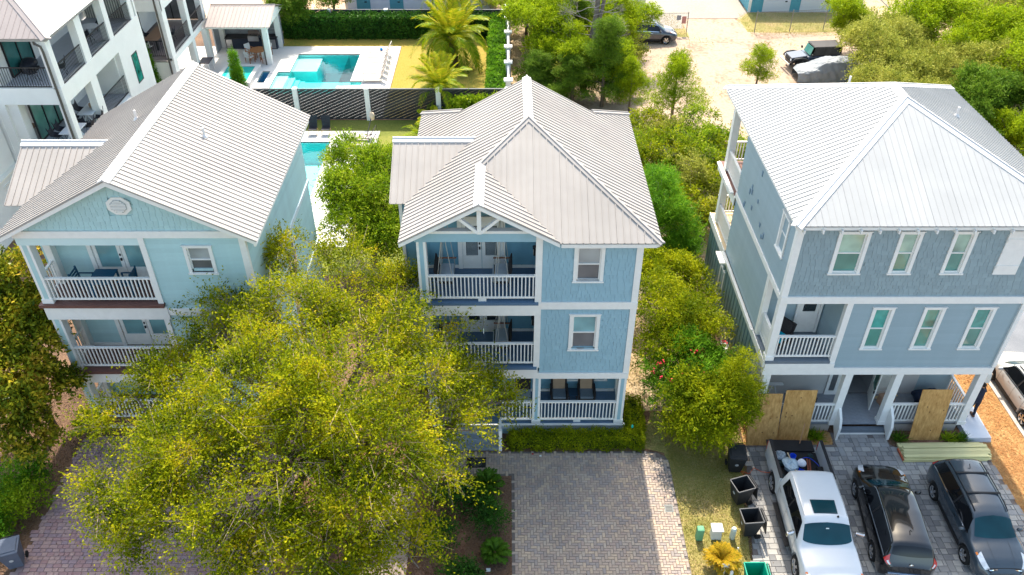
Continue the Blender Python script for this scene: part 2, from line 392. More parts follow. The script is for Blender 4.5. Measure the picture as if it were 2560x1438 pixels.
# near sheets
sheet('east_strip', [(18.95, 20.85, 5, 34)], .008, STRAW)
sheet('side_driveway', [(21.15, 40, 5, 34)], .006, ASPH)
b = MB(); b.box(20.85, 21.15, 5, 29, -.02, .07); o = b.build('kerb', mat('kerb_concrete', (.52, .47, .42), var=.12, scale=2, rough=.9)); o['kind'] = 'structure'
poly_sheet('grass_strip', [(6.35, 5), (8.35, 5), (8.4, 16.2), (8.75, 19), (9.45, 22.1), (9.3, 23), (6.0, 24), (5.3, 22.0), (6.2, 21.7)], .006, PATCHG)
poly_sheet('planting_bed', [(9.45, 22.12), (13.0, 22.1), (13.2, 22.7), (9.6, 24.3)], .010, STRAW)
poly_sheet('planting_bed', [(15.25, 22.7), (15.6, 22.1), (15.9, 21.75), (18.95, 22.0), (18.95, 22.9)], .010, MULCH)
poly_sheet('planting_bed', [(-8.0, 5), (-1.5, 5), (-1.5, 20.5), (.1, 20.5), (.1, 5), (.11, 5), (.11, 20.55), (-2.9, 20.55), (-2.9, 22.6), (-8, 22.6)], .008, MULCH)
sheet('footpath', [(-5.1, -3.5, 5, 20.5)], .012, patchy('path_concrete', [(.36, .28, .23), (.46, .37, .31)], s1=1, s2=9, bump=.15))

# pavers ----------------------------------------------------------
def pavers(name, inside, cells, m, joint_m, outline, zb, nreal, bev=.006):
    """cells: (x, y, rot, length, width); the nearest nreal in view become single pavers, the rest one field"""
    base = poly_sheet(name, outline, zb, joint_m)
    cells = [c for c in cells if inside(c[0], c[1])]
    vis = [c for c in cells if c[1] > 15.6]
    vis.sort(key=lambda c: c[1]); real = vis[:nreal]; rs = set(id(c) for c in real)
    kinds = {}
    def shape(b, M, l, wd):
        g = .006; z1 = .028; e = .008
        x, y = l/2-g, wd/2-g
        vs = [M @ Vector(p) for p in [(-x,-y,0),(x,-y,0),(x,y,0),(-x,y,0),(-x+e,-y+e,z1),(x-e,-y+e,z1),(x-e,y-e,z1),(-x+e,y-e,z1),(-x,-y,z1-e),(x,-y,z1-e),(x,y,z1-e),(-x,y,z1-e)]]
        b.add(vs, [(4,5,6,7),(0,1,9,8),(1,2,10,9),(2,3,11,10),(3,0,8,11),(8,9,5,4),(9,10,6,5),(10,11,7,6),(11,8,4,7)])
    for c in real:
        key = (round(c[3], 3), round(c[4], 3))
        if key not in kinds:
            b = MB(); shape(b, I4, *key); kinds[key] = b.mesh('paver', m)
        M = Matrix.Translation((c[0], c[1], zb+random.uniform(0, .004))) @ Matrix.Rotation(c[2]+random.uniform(-.012, .012), 4, 'Z')
        inst(kinds[key], 'paver', base, M)
    b = MB()
    for c in cells:
        if id(c) in rs: continue
        shape(b, Matrix.Translation((c[0], c[1], zb+random.uniform(0, .004))) @ Matrix.Rotation(c[2]+random.uniform(-.012, .012), 4, 'Z'), c[3], c[4])
    o = b.build('paver_field', m, base); o['kind'] = 'stuff'
    return base
def herring(x0, x1, y0, y1, a):
    out = []; n = int((x1-x0)/a)+6; k = int((y1-y0)/a)+6
    for i in range(-4, n):
        for j in range(-4, k):
            r = (i-j) % 4
            if r == 0: out.append((x0+(i+1)*a, y0+(j+.5)*a, 0, 2*a, a))
            elif r == 2: out.append((x0+(i+.5)*a, y0+j*a, PI/2, 2*a, a))
    # herringbone: H bricks at i-j=0 cover (i,j),(i+1,j); V bricks at i-j=2 cover (i,j-1),(i,j)
    return out
JOINT = mat('joint_sand', (.16, .14, .13), var=.2, scale=8, rough=.95)
PAV2 = mat('blended_pavers', (1, 1, 1), rough=.8, var=.24, scale=.8, bump=.15, bscale=60, pal=[(.44, .35, .28), (.37, .305, .265), (.46, .38, .31), (.41, .32, .27), (.51, .40, .30), (.35, .30, .275), (.45, .355, .285)])
PAV1 = mat('purple_pavers', (1, 1, 1), rough=.8, var=.22, scale=.8, bump=.15, bscale=60, pal=[(.38, .26, .25), (.32, .23, .25), (.42, .29, .27), (.35, .22, .22)])
PAV3 = mat('grey_pavers', (1, 1, 1), rough=.8, var=.22, scale=.8, bump=.15, bscale=60, pal=[(.31, .30, .29), (.38, .365, .345), (.24, .238, .24), (.44, .42, .39), (.34, .335, .33)])
out2 = [(.15, 5), (6.32, 5), (6.32, 21.2), (6.22, 21.5), (5.9, 21.72), (5.5, 21.78), (-2.9, 21.78), (-2.9, 20.58), (.15, 20.58)]
ins2 = lambda x, y: (.2 < x < 6.27 and 13.5 < y < 21.7 and not (x > 5.9 and y > 21.45)) or (-2.85 < x < .21 and 20.64 < y < 21.7)
pavers('centre_driveway', ins2, herring(-3, 6.4, 13.5, 21.9, .112), PAV2, JOINT, out2, .012, 300)
def running(x0, x1, y0, y1, ls, wd, alt=True):
    out = []; y = y0; k = 0
    while y < y1:
        x = x0 - random.uniform(0, .3)
        while x < x1:
            l = random.choice(ls); out.append((x+l/2, y+wd/2, 0, l, wd)); x += l
        y += wd
    return out
ins1 = lambda x, y: -17.0 < x < -8.15 and 13.5 < y < 22.6
pavers('west_driveway', ins1, running(-17, -8.1, 13.5, 22.6, (.18, .24, .30), .155), PAV1, JOINT, [(-17.1, 5), (-8.1, 5), (-8.1, 22.65), (-16.3, 22.65), (-16.8, 21.5)], .012, 300)
def ins3(x, y):
    lx = 8.45 if y < 16.2 else 8.45+(y-16.2)*(1.1/5.9)
    return lx < x < 18.9 and 13.5 < y < 22.05 and not (9 < x < 13.05 and y > 22.02) and not (x > 15.85 and y > 21.75) or (13.2 < x < 15.2 and 22 <= y < 22.65)
def cobble(x0, x1, y0, y1):
    out = []; s = .235
    nx = int((x1-x0)/s)+1; ny = int((y1-y0)/s)+1
    for i in range(0, nx, 3):
        for j in range(0, ny, 2):
            x = x0+i*s; y = y0+j*s
            if (i//3+j//2) % 2: out += [(x+s*.75, y+s*.5, 0, s*1.5, s), (x+s*2.25, y+s*.5, 0, s*1.5, s), (x+s*.5, y+s*1.5, 0, s, s), (x+s*1.75, y+s*1.5, 0, s*1.5, s), (x+s*2.75, y+s*1.5, 0, s*.5, s)]
            else: out += [(x+s*.5, y+s, PI/2, s*2, s*1.0), (x+s*1.5, y+s*.5, 0, s, s), (x+s*2.5, y+s*.5, 0, s, s), (x+s*1.75, y+s*1.5, 0, s*1.5, s), (x+s*2.75, y+s*1.5, 0, s*.5, s)]
    return out
pavers('east_driveway', ins3, cobble(8.2, 19, 13.5, 22.8), PAV3, JOINT, [(8.4, 5), (18.97, 5), (18.97, 21.7), (15.8, 21.75), (15.3, 22.1), (15.25, 22.75), (13.1, 22.75), (13.05, 22.1), (9.5, 22.1), (8.45, 16.2)], .014, 300)
# ---------------------------------------------------------------- building helpers
class Fr:
    """a vertical wall plane: origin o, horizontal direction u, outward normal n"""
    def __init__(s, o, u, n): s.o = Vector(o); s.u = Vector(u); s.n = Vector(n); s.M = Matrix(((s.u.x, s.n.x, 0, s.o.x), (s.u.y, s.n.y, 0, s.o.y), (0, 0, 1, s.o.z), (0, 0, 0, 1)))
    def box(s, b, u0, u1, n0, n1, z0, z1):
        vs = [s.M @ Vector(p) for p in [(u0,n0,z0),(u1,n0,z0),(u1,n1,z0),(u0,n1,z0),(u0,n0,z1),(u1,n0,z1),(u1,n1,z1),(u0,n1,z1)]]
        fs = [(0,3,2,1),(4,5,6,7),(0,1,5,4),(1,2,6,5),(2,3,7,6),(3,0,4,7)]
        if s.M.to_3x3().determinant() < 0: fs = [f[::-1] for f in fs]
        b.add(vs, fs); return b
def front(y, x=0, z=0): return Fr((x, y, z), (1, 0, 0), (0, -1, 0))
def east(x, y=0, z=0): return Fr((x, y, z), (0, 1, 0), (1, 0, 0))
def west(x, y=0, z=0): return Fr((x, y, z), (0, 1, 0), (-1, 0, 0))

def wall(name, fr, u0, u1, z0, z1, holes, m, parent, t=.14, shift=.03):
    b = MB()
    for a, c, d, e in rect_minus((u0, u1, z0, z1), holes): fr.box(b, a, c, -t-shift, -shift, d, e)
    return b.build(name, m, parent)
def boxpart(name, m, parent, *boxes, **k):
    b = MB()
    for q in boxes: b.box(*q)
    return b.build(name, m, parent, **k)

def laps(fr, u0, u1, z0, z1, holes, m, parent, h=.18):
    """clapboards, each course its own plank"""
    z = z0; cache = {}
    while z < z1-.02:
        zt = min(z+h, z1)
        for a, c, d, e in rect_minus((u0, u1, z, zt), [x for x in holes if x[2] < z+h*.5 < x[3]]):
            if d > z+.001 or e < zt-.001: continue
            key = (round(c-a, 3), round(zt-z, 3))
            if key not in cache:
                L, H = key; b = MB()
                vs = [fr.M.to_3x3() @ Vector(p) for p in [(0,-.03,0),(L,-.03,0),(L,0,0),(0,0,0),(0,-.03,H),(L,-.03,H),(L,-.018,H),(0,-.018,H)]]
                fs = [(0,3,2,1),(4,5,6,7),(0,1,5,4),(1,2,6,5),(2,3,7,6),(3,0,4,7)]
                b.add(vs, fs if fr.M.to_3x3().determinant() > 0 else [f[::-1] for f in fs]); cache[key] = b.mesh('plank', m)
            inst(cache[key], 'plank', parent, Matrix.Translation(fr.M @ Vector((a, 0, z))))
        z = zt

def battens(fr, u0, u1, z0, z1, holes, m, parent, s=.4):
    me = {}
    u = u0+.1
    while u < u1:
        for a, c, d, e in rect_minus((u, u+.045, z0, z1), [x for x in holes if x[0] < u+.02 < x[1]]):
            k = round(e-d, 2)
            if k not in me:
                b = MB(); Fr((0,0,0), fr.u, fr.n).box(b, 0, .045, -.031, -.002, 0, k); me[k] = b.mesh('batten', m)
            inst(me[k], 'batten', parent, Matrix.Translation(fr.M @ Vector((u, 0, d))))
        u += s

def shingles(fr, u0, u1, z0, z1, holes, m, parent, rise=.17, nreal=300, clip=None, ws=(.13, .17, .21, .26)):
    """staggered shingles; the upper ones (largest in view) single, the rest one field"""
    R3 = fr.M.to_3x3(); flip = R3.determinant() < 0; meshes = {}
    def sh(b, T, wd, hh):
        vs = [T @ (R3 @ Vector(p)) for p in [(.004,-.03,0),(wd-.004,-.03,0),(wd-.004,0,0),(.004,0,0),(.004,-.03,hh),(wd-.004,-.03,hh),(wd-.004,-.02,hh),(.004,-.02,hh)]]
        fs = [(0,3,2,1),(4,5,6,7),(0,1,5,4),(1,2,6,5),(2,3,7,6),(3,0,4,7)]
        b.add(vs, [f[::-1] for f in fs] if flip else fs)
    cells = []; z = z0; row = 0
    while z < z1-.03:
        hh = min(rise, z1-z); u = u0
        while u < u1-.01:
            wd = min(random.choice(ws), u1-u)
            if u1-u-wd < .05: wd = u1-u
            cu, cz = u+wd/2, z+hh/2
            ok = not any(h[0] < cu < h[1] and h[2] < cz < h[3] for h in holes)
            if clip: ok = ok and clip(cu, z+hh*.6)
            if ok: cells.append((u, z-random.choice((0, 0, .012, .03, .045))*(row > 0), wd, hh))
            u += wd
        z += hh; row += 1
    cells.sort(key=lambda c: -c[1])
    for c in cells[:nreal]:
        k = (round(c[2], 2), round(c[3]+.03, 2))
        if k not in meshes:
            b = MB(); sh(b, I4, *k); meshes[k] = b.mesh('shingle', m)
        inst(meshes[k], 'shingle', parent, Matrix.Translation(fr.M @ Vector((c[0], random.uniform(0, .004), c[1]))))
    if cells[nreal:]:
        b = MB()
        for c in cells[nreal:]: sh(b, Matrix.Translation(fr.M @ Vector((c[0], random.uniform(0, .004), c[1]))), c[2], c[3]+.03)
        o = b.build('shingle_field', m, parent); o['kind'] = 'stuff'

def window(fr, u0, u1, z0, z1, parent, up, lo, tw=.12, label=None, name='window', trim=None):
    """trim casing > sash, panes, sill; (u0..z1) are the outer edges of the casing"""
    b = MB(); T = trim or WHITE
    fr.box(b, u0, u0+tw, -.03, .035, z0+.06, z1-tw); fr.box(b, u1-tw, u1, -.03, .035, z0+.06, z1-tw)
    fr.box(b, u0, u1, -.03, .036, z1-tw, z1-.03); fr.box(b, u0-.03, u1+.03, -.03, .06, z1-.03, z1)
    f = b.build(name, T, parent)
    if label: f['label'] = label
    b = MB(); fr.box(b, u0-.03, u1+.03, -.03, .065, z0, z0+.06); b.build('sill', T, f)
    a, c, d, e = u0+tw, u1-tw, z0+.06, z1-tw; mid = d+(e-d)*.5; s = .045
    b = MB()
    for q in ((a, a+s, d, e), (c-s, c, d, e), (a+s, c-s, d, d+s), (a+s, c-s, e-s, e), (a+s, c-s, mid-s/2, mid+s/2)): fr.box(b, q[0], q[1], -.10, -.03, q[2], q[3])
    b.build('sash', T, f)
    b = MB(); fr.box(b, a+s, c-s, -.085, -.07, mid+s/2, e-s); b.build('pane', up, f)
    b = MB(); fr.box(b, a+s, c-s, -.095, -.08, d+s, mid-s/2); b.build('pane', lo, f)
    return f

BAL = {}
def railing(p0, p1, parent, h=.95, m=None, sp=.135, bw=.04, gap=.1, name='railing', top=(.10, .06), feet=False, bot=(.05, .07)):
    """p0,p1 on the deck surface; lower rail > top rail and every baluster"""
    m = m or WHITE; p0, p1 = Vector(p0), Vector(p1); L = (p1-p0).length; d = (p1-p0).normalized()
    up = Vector((0, 0, 1))
    b = MB(); b.beam(p0+up*(gap+bot[1]/2), p1+up*(gap+bot[1]/2), bot[0], bot[1])
    if feet:
        for k in (.5,):
            q = p0+d*L*k; b.beam(q-d*.14+up*(gap/2), q+d*.14+up*(gap/2), bot[0]*.9, gap)
    r = b.build(name, m, parent)
    b = MB(); b.beam(p0+up*(h-top[1]/2), p1+up*(h-top[1]/2), top[0], top[1]); b.build('top_rail', m, r)
    hb = h-top[1]-gap-bot[1]; key = (m.name, round(hb, 3), bw)
    if key not in BAL:
        b = MB(); b.box(-bw/2, bw/2, -bw/2, bw/2, 0, hb); BAL[key] = b.mesh('baluster', m)
    n = max(2, int(L/sp)); ang = math.atan2(d.y, d.x)
    for k in range(n):
        q = p0+d*(L*(k+.5)/n)+up*(gap+bot[1])
        inst(BAL[key], 'baluster', r, Matrix.Translation(q) @ Matrix.Rotation(ang, 4, 'Z'))
    return r

def clip_poly(P, ax, val, keep_gt):
    out = []; s = 1 if keep_gt else -1
    for i in range(len(P)):
        a, b = P[i], P[(i+1) % len(P)]; da, db = s*(a[ax]-val), s*(b[ax]-val)
        if da >= 0: out.append(a)
        if da*db < 0:
            t = da/(da-db); out.append((a[0]+(b[0]-a[0])*t, a[1]+(b[1]-a[1])*t))
    return out
def roof_slope(roof, pts, eave, m, pw=.915, rib=.229, rh=.032, thick=.03, lift=.03, rw=.032):
    """pts: coplanar outline. sheets of ribbed metal, each its own panel"""
    pts = [Vector(p) for p in pts]; e = Vector(eave).normalized()
    n = Vector((0, 0, 0))
    for i in range(len(pts)): n += (pts[i]-pts[0]).cross(pts[(i+1) % len(pts)]-pts[0])
    n.normalize()
    if n.z < 0: n = -n
    v = n.cross(e).normalized(); o = pts[0]
    P = [((p-o).dot(e), (p-o).dot(v)) for p in pts]
    W = lambda a, c, h=0: o+e*a+v*c+n*(h+lift)
    a0, a1 = min(p[0] for p in P), max(p[0] for p in P)
    k = a0
    while k < a1-.02:
        kk = min(k+pw, a1)
        Q = clip_poly(clip_poly(P, 0, k+.002, True), 0, kk-.002, False)
        if len(Q) >= 3:
            Q2 = []
            for q in Q:
                if not Q2 or (abs(q[0]-Q2[-1][0])+abs(q[1]-Q2[-1][1])) > 1e-3: Q2.append(q)
            if len(Q2) >= 3:
                b = MB(); b.prism([W(*q) for q in Q2], -n*thick)
                r = k
                while r < kk-.01:
                    x = r+.02; xs = []
                    for i in range(len(P)):
                        a, c = P[i], P[(i+1) % len(P)]
                        if (a[0]-x)*(c[0]-x) < 0: xs.append(a[1]+(c[1]-a[1])*(x-a[0])/(c[0]-a[0]))
                    xs.sort()
                    for y0, y1 in zip(xs[::2], xs[1::2]):
                        if y1-y0 > .06: b.beam(W(x, y0+.01, rh/2-.002), W(x, y1-.01, rh/2-.002), rw, rh, up=n)
                    r += rib
                b.build('panel', m, roof)
        k = kk
def caps(roof, segs, m, wd=.17, h=.05, name='ridge_cap', drop=.22):
    """folded ridge / hip flashings along each segment; drop = pitch of the wings"""
    for p, q in segs:
        p, q = Vector(p), Vector(q); d = (q-p).normalized(); sd = d.cross(Vector((0, 0, 1))).normalized()
        slope = .52 if abs(d.z) < .02 else .36
        b = MB()
        for s in (-1, 1):
            w0 = Vector((0, 0, h)); w1 = sd*s*wd+Vector((0, 0, h-wd*slope))
            a = [p+w0, q+w0, q+w1, p+w1]; b.prism(a, Vector((0, 0, -.045)))
        b.beam(p+Vector((0, 0, h+.012)), q+Vector((0, 0, h+.012)), .05, .03)
        b.build(name, m, roof)
def column(x0, x1, y0, y1, z0, z1, parent, m=None, inset=None, base=True, label=None):
    b = MB(); b.box(x0, x1, y0, y1, z0, z1); o = b.build('column', m or WHITE, parent)
    if base: boxpart('column_base', WHITE, o, (x0-.03, x1+.03, y0-.03, y1+.03, z0+.002, z0+.18))
    if inset: boxpart('inset_panel', inset, o, (x0+.09, x1-.09, y0-.006, y0+.01, z0+.2, z1-.002))
    return o
def door(fr, u0, u1, z0, z1, parent, pane, label=None, glassz=(.28, .9), handle=1, m=None, blinds=False):
    b = MB(); w_ = .13; m = m or WHITE
    H = z1-z0; a, c = u0+w_, u1-w_; g0, g1 = z0+H*glassz[0], z0+H*glassz[1]
    for q in ((u0, a, z0, z1), (c, u1, z0, z1), (a, c, z0, g0), (a, c, g1, z1)): fr.box(b, q[0], q[1], 0, .045, q[2], q[3])
    d = b.build('door', m, parent)
    if label: d['label'] = label
    b = MB(); fr.box(b, a, c, .005, .02, g0, g1); b.build('pane', pane, d)
    if blinds:
        b = MB(); z = g0+.03
        while z < g1-.03: fr.box(b, a+.02, c-.02, .021, .027, z, z+.022); z += .05
        b.build('blind', mat('blind_slats', (.38, .42, .43), var=.03), d)
    if handle:
        hu = u1-w_/2 if handle > 0 else u0+w_/2
        fr.box(MB_ := MB(), hu-.03, hu+.03, .045, .09, z0+H*.42, z0+H*.47); MB_.build('handle', BLACKM, d); fr.box(MB_ := MB(), hu-.025, hu+.025, .045, .075, z0+H*.52, z0+H*.56); MB_.build('lock', BLACKM, d)
    return d
def vent_pipe(x, y, z, parent, m):
    b = MB(); b.lathe([(.13, 0), (.07, .09), (.045, .12), (.045, .38)], 10, (x, y, z)); b.build('vent_pipe', m, parent)

# ================================================================= house 2 (centre, blue)
H2 = thing('blue_house', 'three storey blue house in the middle with white brackets in its porch gable', 'house', (.7, 24, 0))
F2 = front(22.82)
e2, sl2 = 9.55, .55
rz = lambda x: 9.55+(x+3.62)*.55
RB = [(.76, 22.42), (.76, 32.3)]
ridge_z = rz(.76)                                                   # 11.96
roof = boxpart('roof', WHITE, H2, (-3.58, -3.54, 24.9, 32.1, 9.38, 9.5), (5.0, 5.08, 22.5, 32.1, 9.36, 9.5), (1.8, 5.0, 22.46, 22.52, 9.36, 9.5))
gx, gz, vx = -.93, rz(-.93), 1.75                                   # porch gable ridge
ay = 22.42+(.76+3.62)                                              # hip apex
gy = 22.42+(gz-9.55)/.55                                            # where porch ridge meets hip face
L2 = [(gx, 22.42, gz), (gx, gy, gz), (.76, ay, ridge_z), (.76, 30.33, ridge_z), (-1.81, 30.33, rz(-1.81)), (-3.62, 32.2, 9.55), (-3.62, 22.42, 9.55)]
roof_slope(roof, L2, (0, 1, 0), METAL)
roof_slope(roof, [(.76, ay, ridge_z), (5.14, 22.42, 9.55), (5.14, 32.15, 9.55), (3.38, 30.33, 9.55+(5.14-3.38)*.55), (.76, 30.33, ridge_z)], (0, 1, 0), METAL)
roof_slope(roof, [(.76, ay, ridge_z), (gx, gy, gz), (vx, 22.42, 9.55), (5.14, 22.42, 9.55)], (1, 0, 0), METAL)
roof_slope(roof, [(gx, 22.42, gz), (vx, 22.42, gz-(vx-gx)*.55), (gx, gy, gz)], (0, 1, 0), METAL)
WY, WE = 27.3, 24.9                                                 # side wing
wz = 9.55+(WY-WE)*.55
roof_slope(roof, [(-4.2, WE, 9.56), (-3.6, WE, 9.56), (-1.22, WY, wz), (-4.2, WY, wz)], (1, 0, 0), METAL)
roof_slope(roof, [(-4.2, WY, wz), (-1.22, WY, wz), (-3.6, WY+2.4, 9.56), (-4.2, WY+2.4, 9.56)], (1, 0, 0), METAL)
caps(roof, [((.76, ay, ridge_z+.03), (.76, 30.38, ridge_z+.03)), ((gx, 22.4, gz+.03), (gx, gy, gz+.03)), ((-4.22, WY, wz+.03), (-1.15, WY, wz+.03))], METALW)
caps(roof, [((.76, ay, ridge_z+.02), (gx, gy, gz+.02)), ((.76, ay, ridge_z+.02), (5.16, 22.4, 9.57)), ((-1.8, 30.33, rz(-1.8)+.04), (-3.62, 32.2, 9.59)), ((3.38, 30.33, 10.56), (5.14, 32.15, 9.59))], METAL, wd=.13, name='hip_cap')
b = MB()                                                            # rake boards of the front gable
for xa, za in ((-3.62, 9.55), (vx, 9.55)):
    b.prism([(gx, 22.44, gz-.02), (xa, 22.44, za-.02), (xa, 22.44, za-.16), (gx, 22.44, gz-.17)], (0, .04, 0))
b.build('rake_board', WHITE, roof)
b = MB()
b.box(gx-.07, gx+.07, 22.56, 22.66, 9.84, gz-.1)
b.beam((gx-.06, 22.61, 9.9), (gx-.72, 22.61, 10.5), .1, .13, up=(0, 1, 0)); b.beam((gx+.06, 22.61, 9.9), (gx+.72, 22.61, 10.5), .1, .13, up=(0, 1, 0))
b.build('gable_bracket', WHITE, roof)
# walls
b = MB()
F2.box(b, 1.2, 4.4, -.17, -.03, 3.33, 9.5)
wl = wall('wall', F2, 1.2, 4.4, 3.30, 9.5, [(2.38, 3.23, 7.75, 9.1), (2.36, 3.24, 4.6, 6.1)], BLUE, H2)
shingles(F2, 1.2, 4.4, 6.79, 9.5, [(2.28, 3.33, 7.67, 9.3)], BLUE, wl, nreal=160)
wl2 = boxpart('wall', BLUE, H2, (1.2, 1.3, 22.86, 24.8, 3.33, 9.45))
shingles(F2, 1.2, 4.4, 3.34, 6.46, [(2.24, 3.36, 4.48, 6.25)], BLUE, wl2, nreal=140)
wl = boxpart('wall', BLUE, H2, (4.46, 4.6, 22.88, 31.7, 3.0, 9.5), (-3.15, -3.0, 24.95, 31.7, .3, 9.45), (-3.0, 4.46, 31.55, 31.7, .3, 9.5), (4.46, 4.6, 24.75, 31.7, .0, 2.99))
laps(east(4.63), 22.9, 31.7, .5, 9.5, [(22.9, 24.75, 0, 3.0)], BLUE, wl)
wing = boxpart('wall', BLUE_IN, H2, (-3.86, -3.18, 25.15, 29.5, .3, 9.5)); boxpart('corner_board', WHITE, wing, (-3.9, -3.78, 25.08, 25.15, .3, 9.5), (-3.3, -3.16, 25.08, 25.15, .3, 9.5))
window(F2, 2.28, 3.33, 7.66, 9.23, H2, GLB, GLB2); window(F2, 2.25, 3.36, 4.47, 6.23, H2, GLA, GLB2)
boxpart('corner_board', WHITE, H2, (.97, 1.2, 22.79, 22.96, 3.61, 9.66)); boxpart('corner_board', WHITE, H2, (4.4, 4.63, 22.79, 22.95, 3.33, 9.5))
boxpart('floor_band', WHITE, H2, (-3.12, 1.14, 22.76, 22.92, 6.19, 6.72)); boxpart('floor_band', WHITE, H2, (1.2, 4.64, 22.77, 22.92, 6.47, 6.785))
boxpart('floor_band', WHITE, H2, (-3.12, 1.14, 22.76, 22.92, 3.07, 3.6)); boxpart('floor_band', WHITE, H2, (1.14, 4.62, 22.765, 22.92, 3.05, 3.33))
def plankfloor(x0, x1, y0, y1, z, m, parent, w_=.14, along='x'):
    f = boxpart('porch_floor', m, parent, (x0, x1, y0, y1, z-.12, z-.025)); cache = {}
    k = y0 if along == 'x' else x0; end = y1 if along == 'x' else x1
    while k < end-.01:
        kk = min(k+w_, end); key = round(kk-k, 3)
        if key not in cache:
            q = MB(); q.box(0, x1-x0, .003, key-.003, 0, .024) if along == 'x' else q.box(.003, key-.003, 0, y1-y0, 0, .024); cache[key] = q.mesh('floor_board', m)
        inst(cache[key], 'floor_board', f, Matrix.Translation((x0, k, z-.0249) if along == 'x' else (k, y0, z-.0249))); k = kk
plankfloor(-3.14, 1.1, 22.74, 24.86, 6.79, DECKB, H2); plankfloor(-3.14, 1.1, 22.74, 24.86, 3.66, DECKB, H2); plankfloor(-3.1, 4.6, 22.78, 24.6, .57, DECKB, H2)
F2b = front(24.88)
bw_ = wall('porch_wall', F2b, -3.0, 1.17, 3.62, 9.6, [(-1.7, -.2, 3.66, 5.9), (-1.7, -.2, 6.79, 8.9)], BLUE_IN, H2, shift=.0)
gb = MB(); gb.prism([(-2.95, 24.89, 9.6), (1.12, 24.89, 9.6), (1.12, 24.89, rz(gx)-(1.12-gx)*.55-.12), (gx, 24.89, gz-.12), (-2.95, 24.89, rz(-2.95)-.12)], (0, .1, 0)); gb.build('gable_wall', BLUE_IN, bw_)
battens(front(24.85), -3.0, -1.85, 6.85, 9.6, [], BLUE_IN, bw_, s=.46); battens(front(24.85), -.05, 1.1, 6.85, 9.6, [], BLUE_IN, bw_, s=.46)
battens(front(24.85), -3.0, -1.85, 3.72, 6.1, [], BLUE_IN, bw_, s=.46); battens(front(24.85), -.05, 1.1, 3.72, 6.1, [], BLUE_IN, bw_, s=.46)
boxpart('skirting', WHITE, H2, (-3.0, -1.82, 24.84, 24.87, 6.80, 6.93), (-.1, 1.17, 24.84, 24.87, 6.80, 6.93), (-3.0, -1.82, 24.84, 24.87, 3.67, 3.8), (-.1, 1.17, 24.84, 24.87, 3.67, 3.8))
for z in (6.8, 3.67):
    boxpart('door_frame', WHITE, H2, (-1.82, -1.66, 24.79, 24.875, z, z+2.3), (-.24, -.08, 24.79, 24.875, z, z+2.3), (-1.66, -.24, 24.79, 24.875, z+2.12, z+2.3))
    door(front(24.86), -1.65, -.96, z, z+2.11, H2, GLD, handle=1, blinds=(z > 5)); door(front(24.86), -.94, -.25, z, z+2.11, H2, GLD, handle=0, blinds=(z > 5))
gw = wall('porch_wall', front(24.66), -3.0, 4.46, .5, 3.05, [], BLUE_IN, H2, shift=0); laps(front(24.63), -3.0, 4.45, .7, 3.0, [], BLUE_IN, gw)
boxpart('skirting', WHITE, H2, (-3.0, 4.45, 24.58, 24.63, .575, .70))
window(front(24.6), 2.0, 3.05, 1.2, 2.9, H2, GLD, GLD, tw=.1); window(front(24.6), 3.1, 4.1, 1.2, 2.9, H2, GLD, GLD, tw=.1)
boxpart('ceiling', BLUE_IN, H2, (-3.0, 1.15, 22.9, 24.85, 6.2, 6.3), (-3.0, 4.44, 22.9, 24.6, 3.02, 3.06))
boxpart('header_beam', BLUE, H2, (-3.14, .97, 22.78, 22.94, 9.39, 9.74)); boxpart('header_trim', WHITE, H2, (-3.16, .98, 22.75, 22.97, 9.74, 9.84))
for z0, z1 in ((6.79, 9.39), (3.66, 6.19)): column(-3.08, -2.76, 22.79, 23.1, z0, z1, H2, inset=BLUE)
column(-3.08, -2.76, 22.79, 23.1, .57, 3.07, H2, inset=BLUE); column(.98, 1.28, 22.79, 23.1, .57, 3.05, H2, inset=BLUE); column(4.28, 4.59, 22.79, 23.1, .57, 3.05, H2, inset=BLUE)
for z in (6.79, 3.66): railing((-2.76, 22.86, z), (.97, 22.86, z), H2, h=1.15, gap=.13, feet=True, sp=.132)
railing((1.28, 22.86, .57), (4.28, 22.86, .57), H2, h=1.17, gap=.13, feet=True, sp=.132); railing((-.3, 22.86, .57), (.98, 22.86, .57), H2, h=1.17, gap=.13, sp=.132)
for z in (.57, 3.66, 6.79): railing((-3.05, 23.1, z), (-3.05, 24.8, z), H2, h=1.15, gap=.13)
railing((4.5, 23.1, .57), (4.5, 24.6, .57), H2, h=1.15, gap=.13)
boxpart('skirt_board', mat('pale_skirt', (.55, .60, .66), var=.05), H2, (-3.1, 4.66, 22.74, 22.8, .30, .545)); boxpart('skirt_board', BLUE, H2, (-3.08, 4.64, 22.76, 22.82, 0, .30), (4.60, 4.64, 22.82, 24.7, 0, .5))
boxpart('skirt_trim', WHITE, H2, (-3.14, 4.7, 22.70, 22.82, .5, .56))
# front steps left
b = MB()
for k in range(3): b.box(-2.6, -.35, 21.85+k*.28, 22.72, 0+.001*k, .19*(k+1)-.02)
b.build('front_steps', mat('step_grey', (.22, .26, .30)), H2)
boxpart('stair_post', WHITE, H2, (-.35, -.22, 21.82, 21.95, 0, 1.15), (-.35, -.24, 21.95, 22.7, .9, 1.0))
for z in (7.98, 4.72):
    b = MB(); b.box(.93, 1.08, 23.92, 24.06, z+.02, z+.34); lt = b.build('wall_lantern', BLACKM, H2); boxpart('lamp_glass', mat('lamp_glass', (.5, .5, .45), rough=.2), lt, (.915, .93, 23.95, 24.03, z+.06, z+.28))
    b = MB(); b.add([(.9,23.88,z+.34),(1.1,23.88,z+.34),(1.1,24.1,z+.34),(.9,24.1,z+.34),(1.0,23.99,z+.46)], [(3,2,1,0),(0,1,4),(1,2,4),(2,3,4),(3,0,4)]); b.build('lamp_hood', BLACKM, lt)
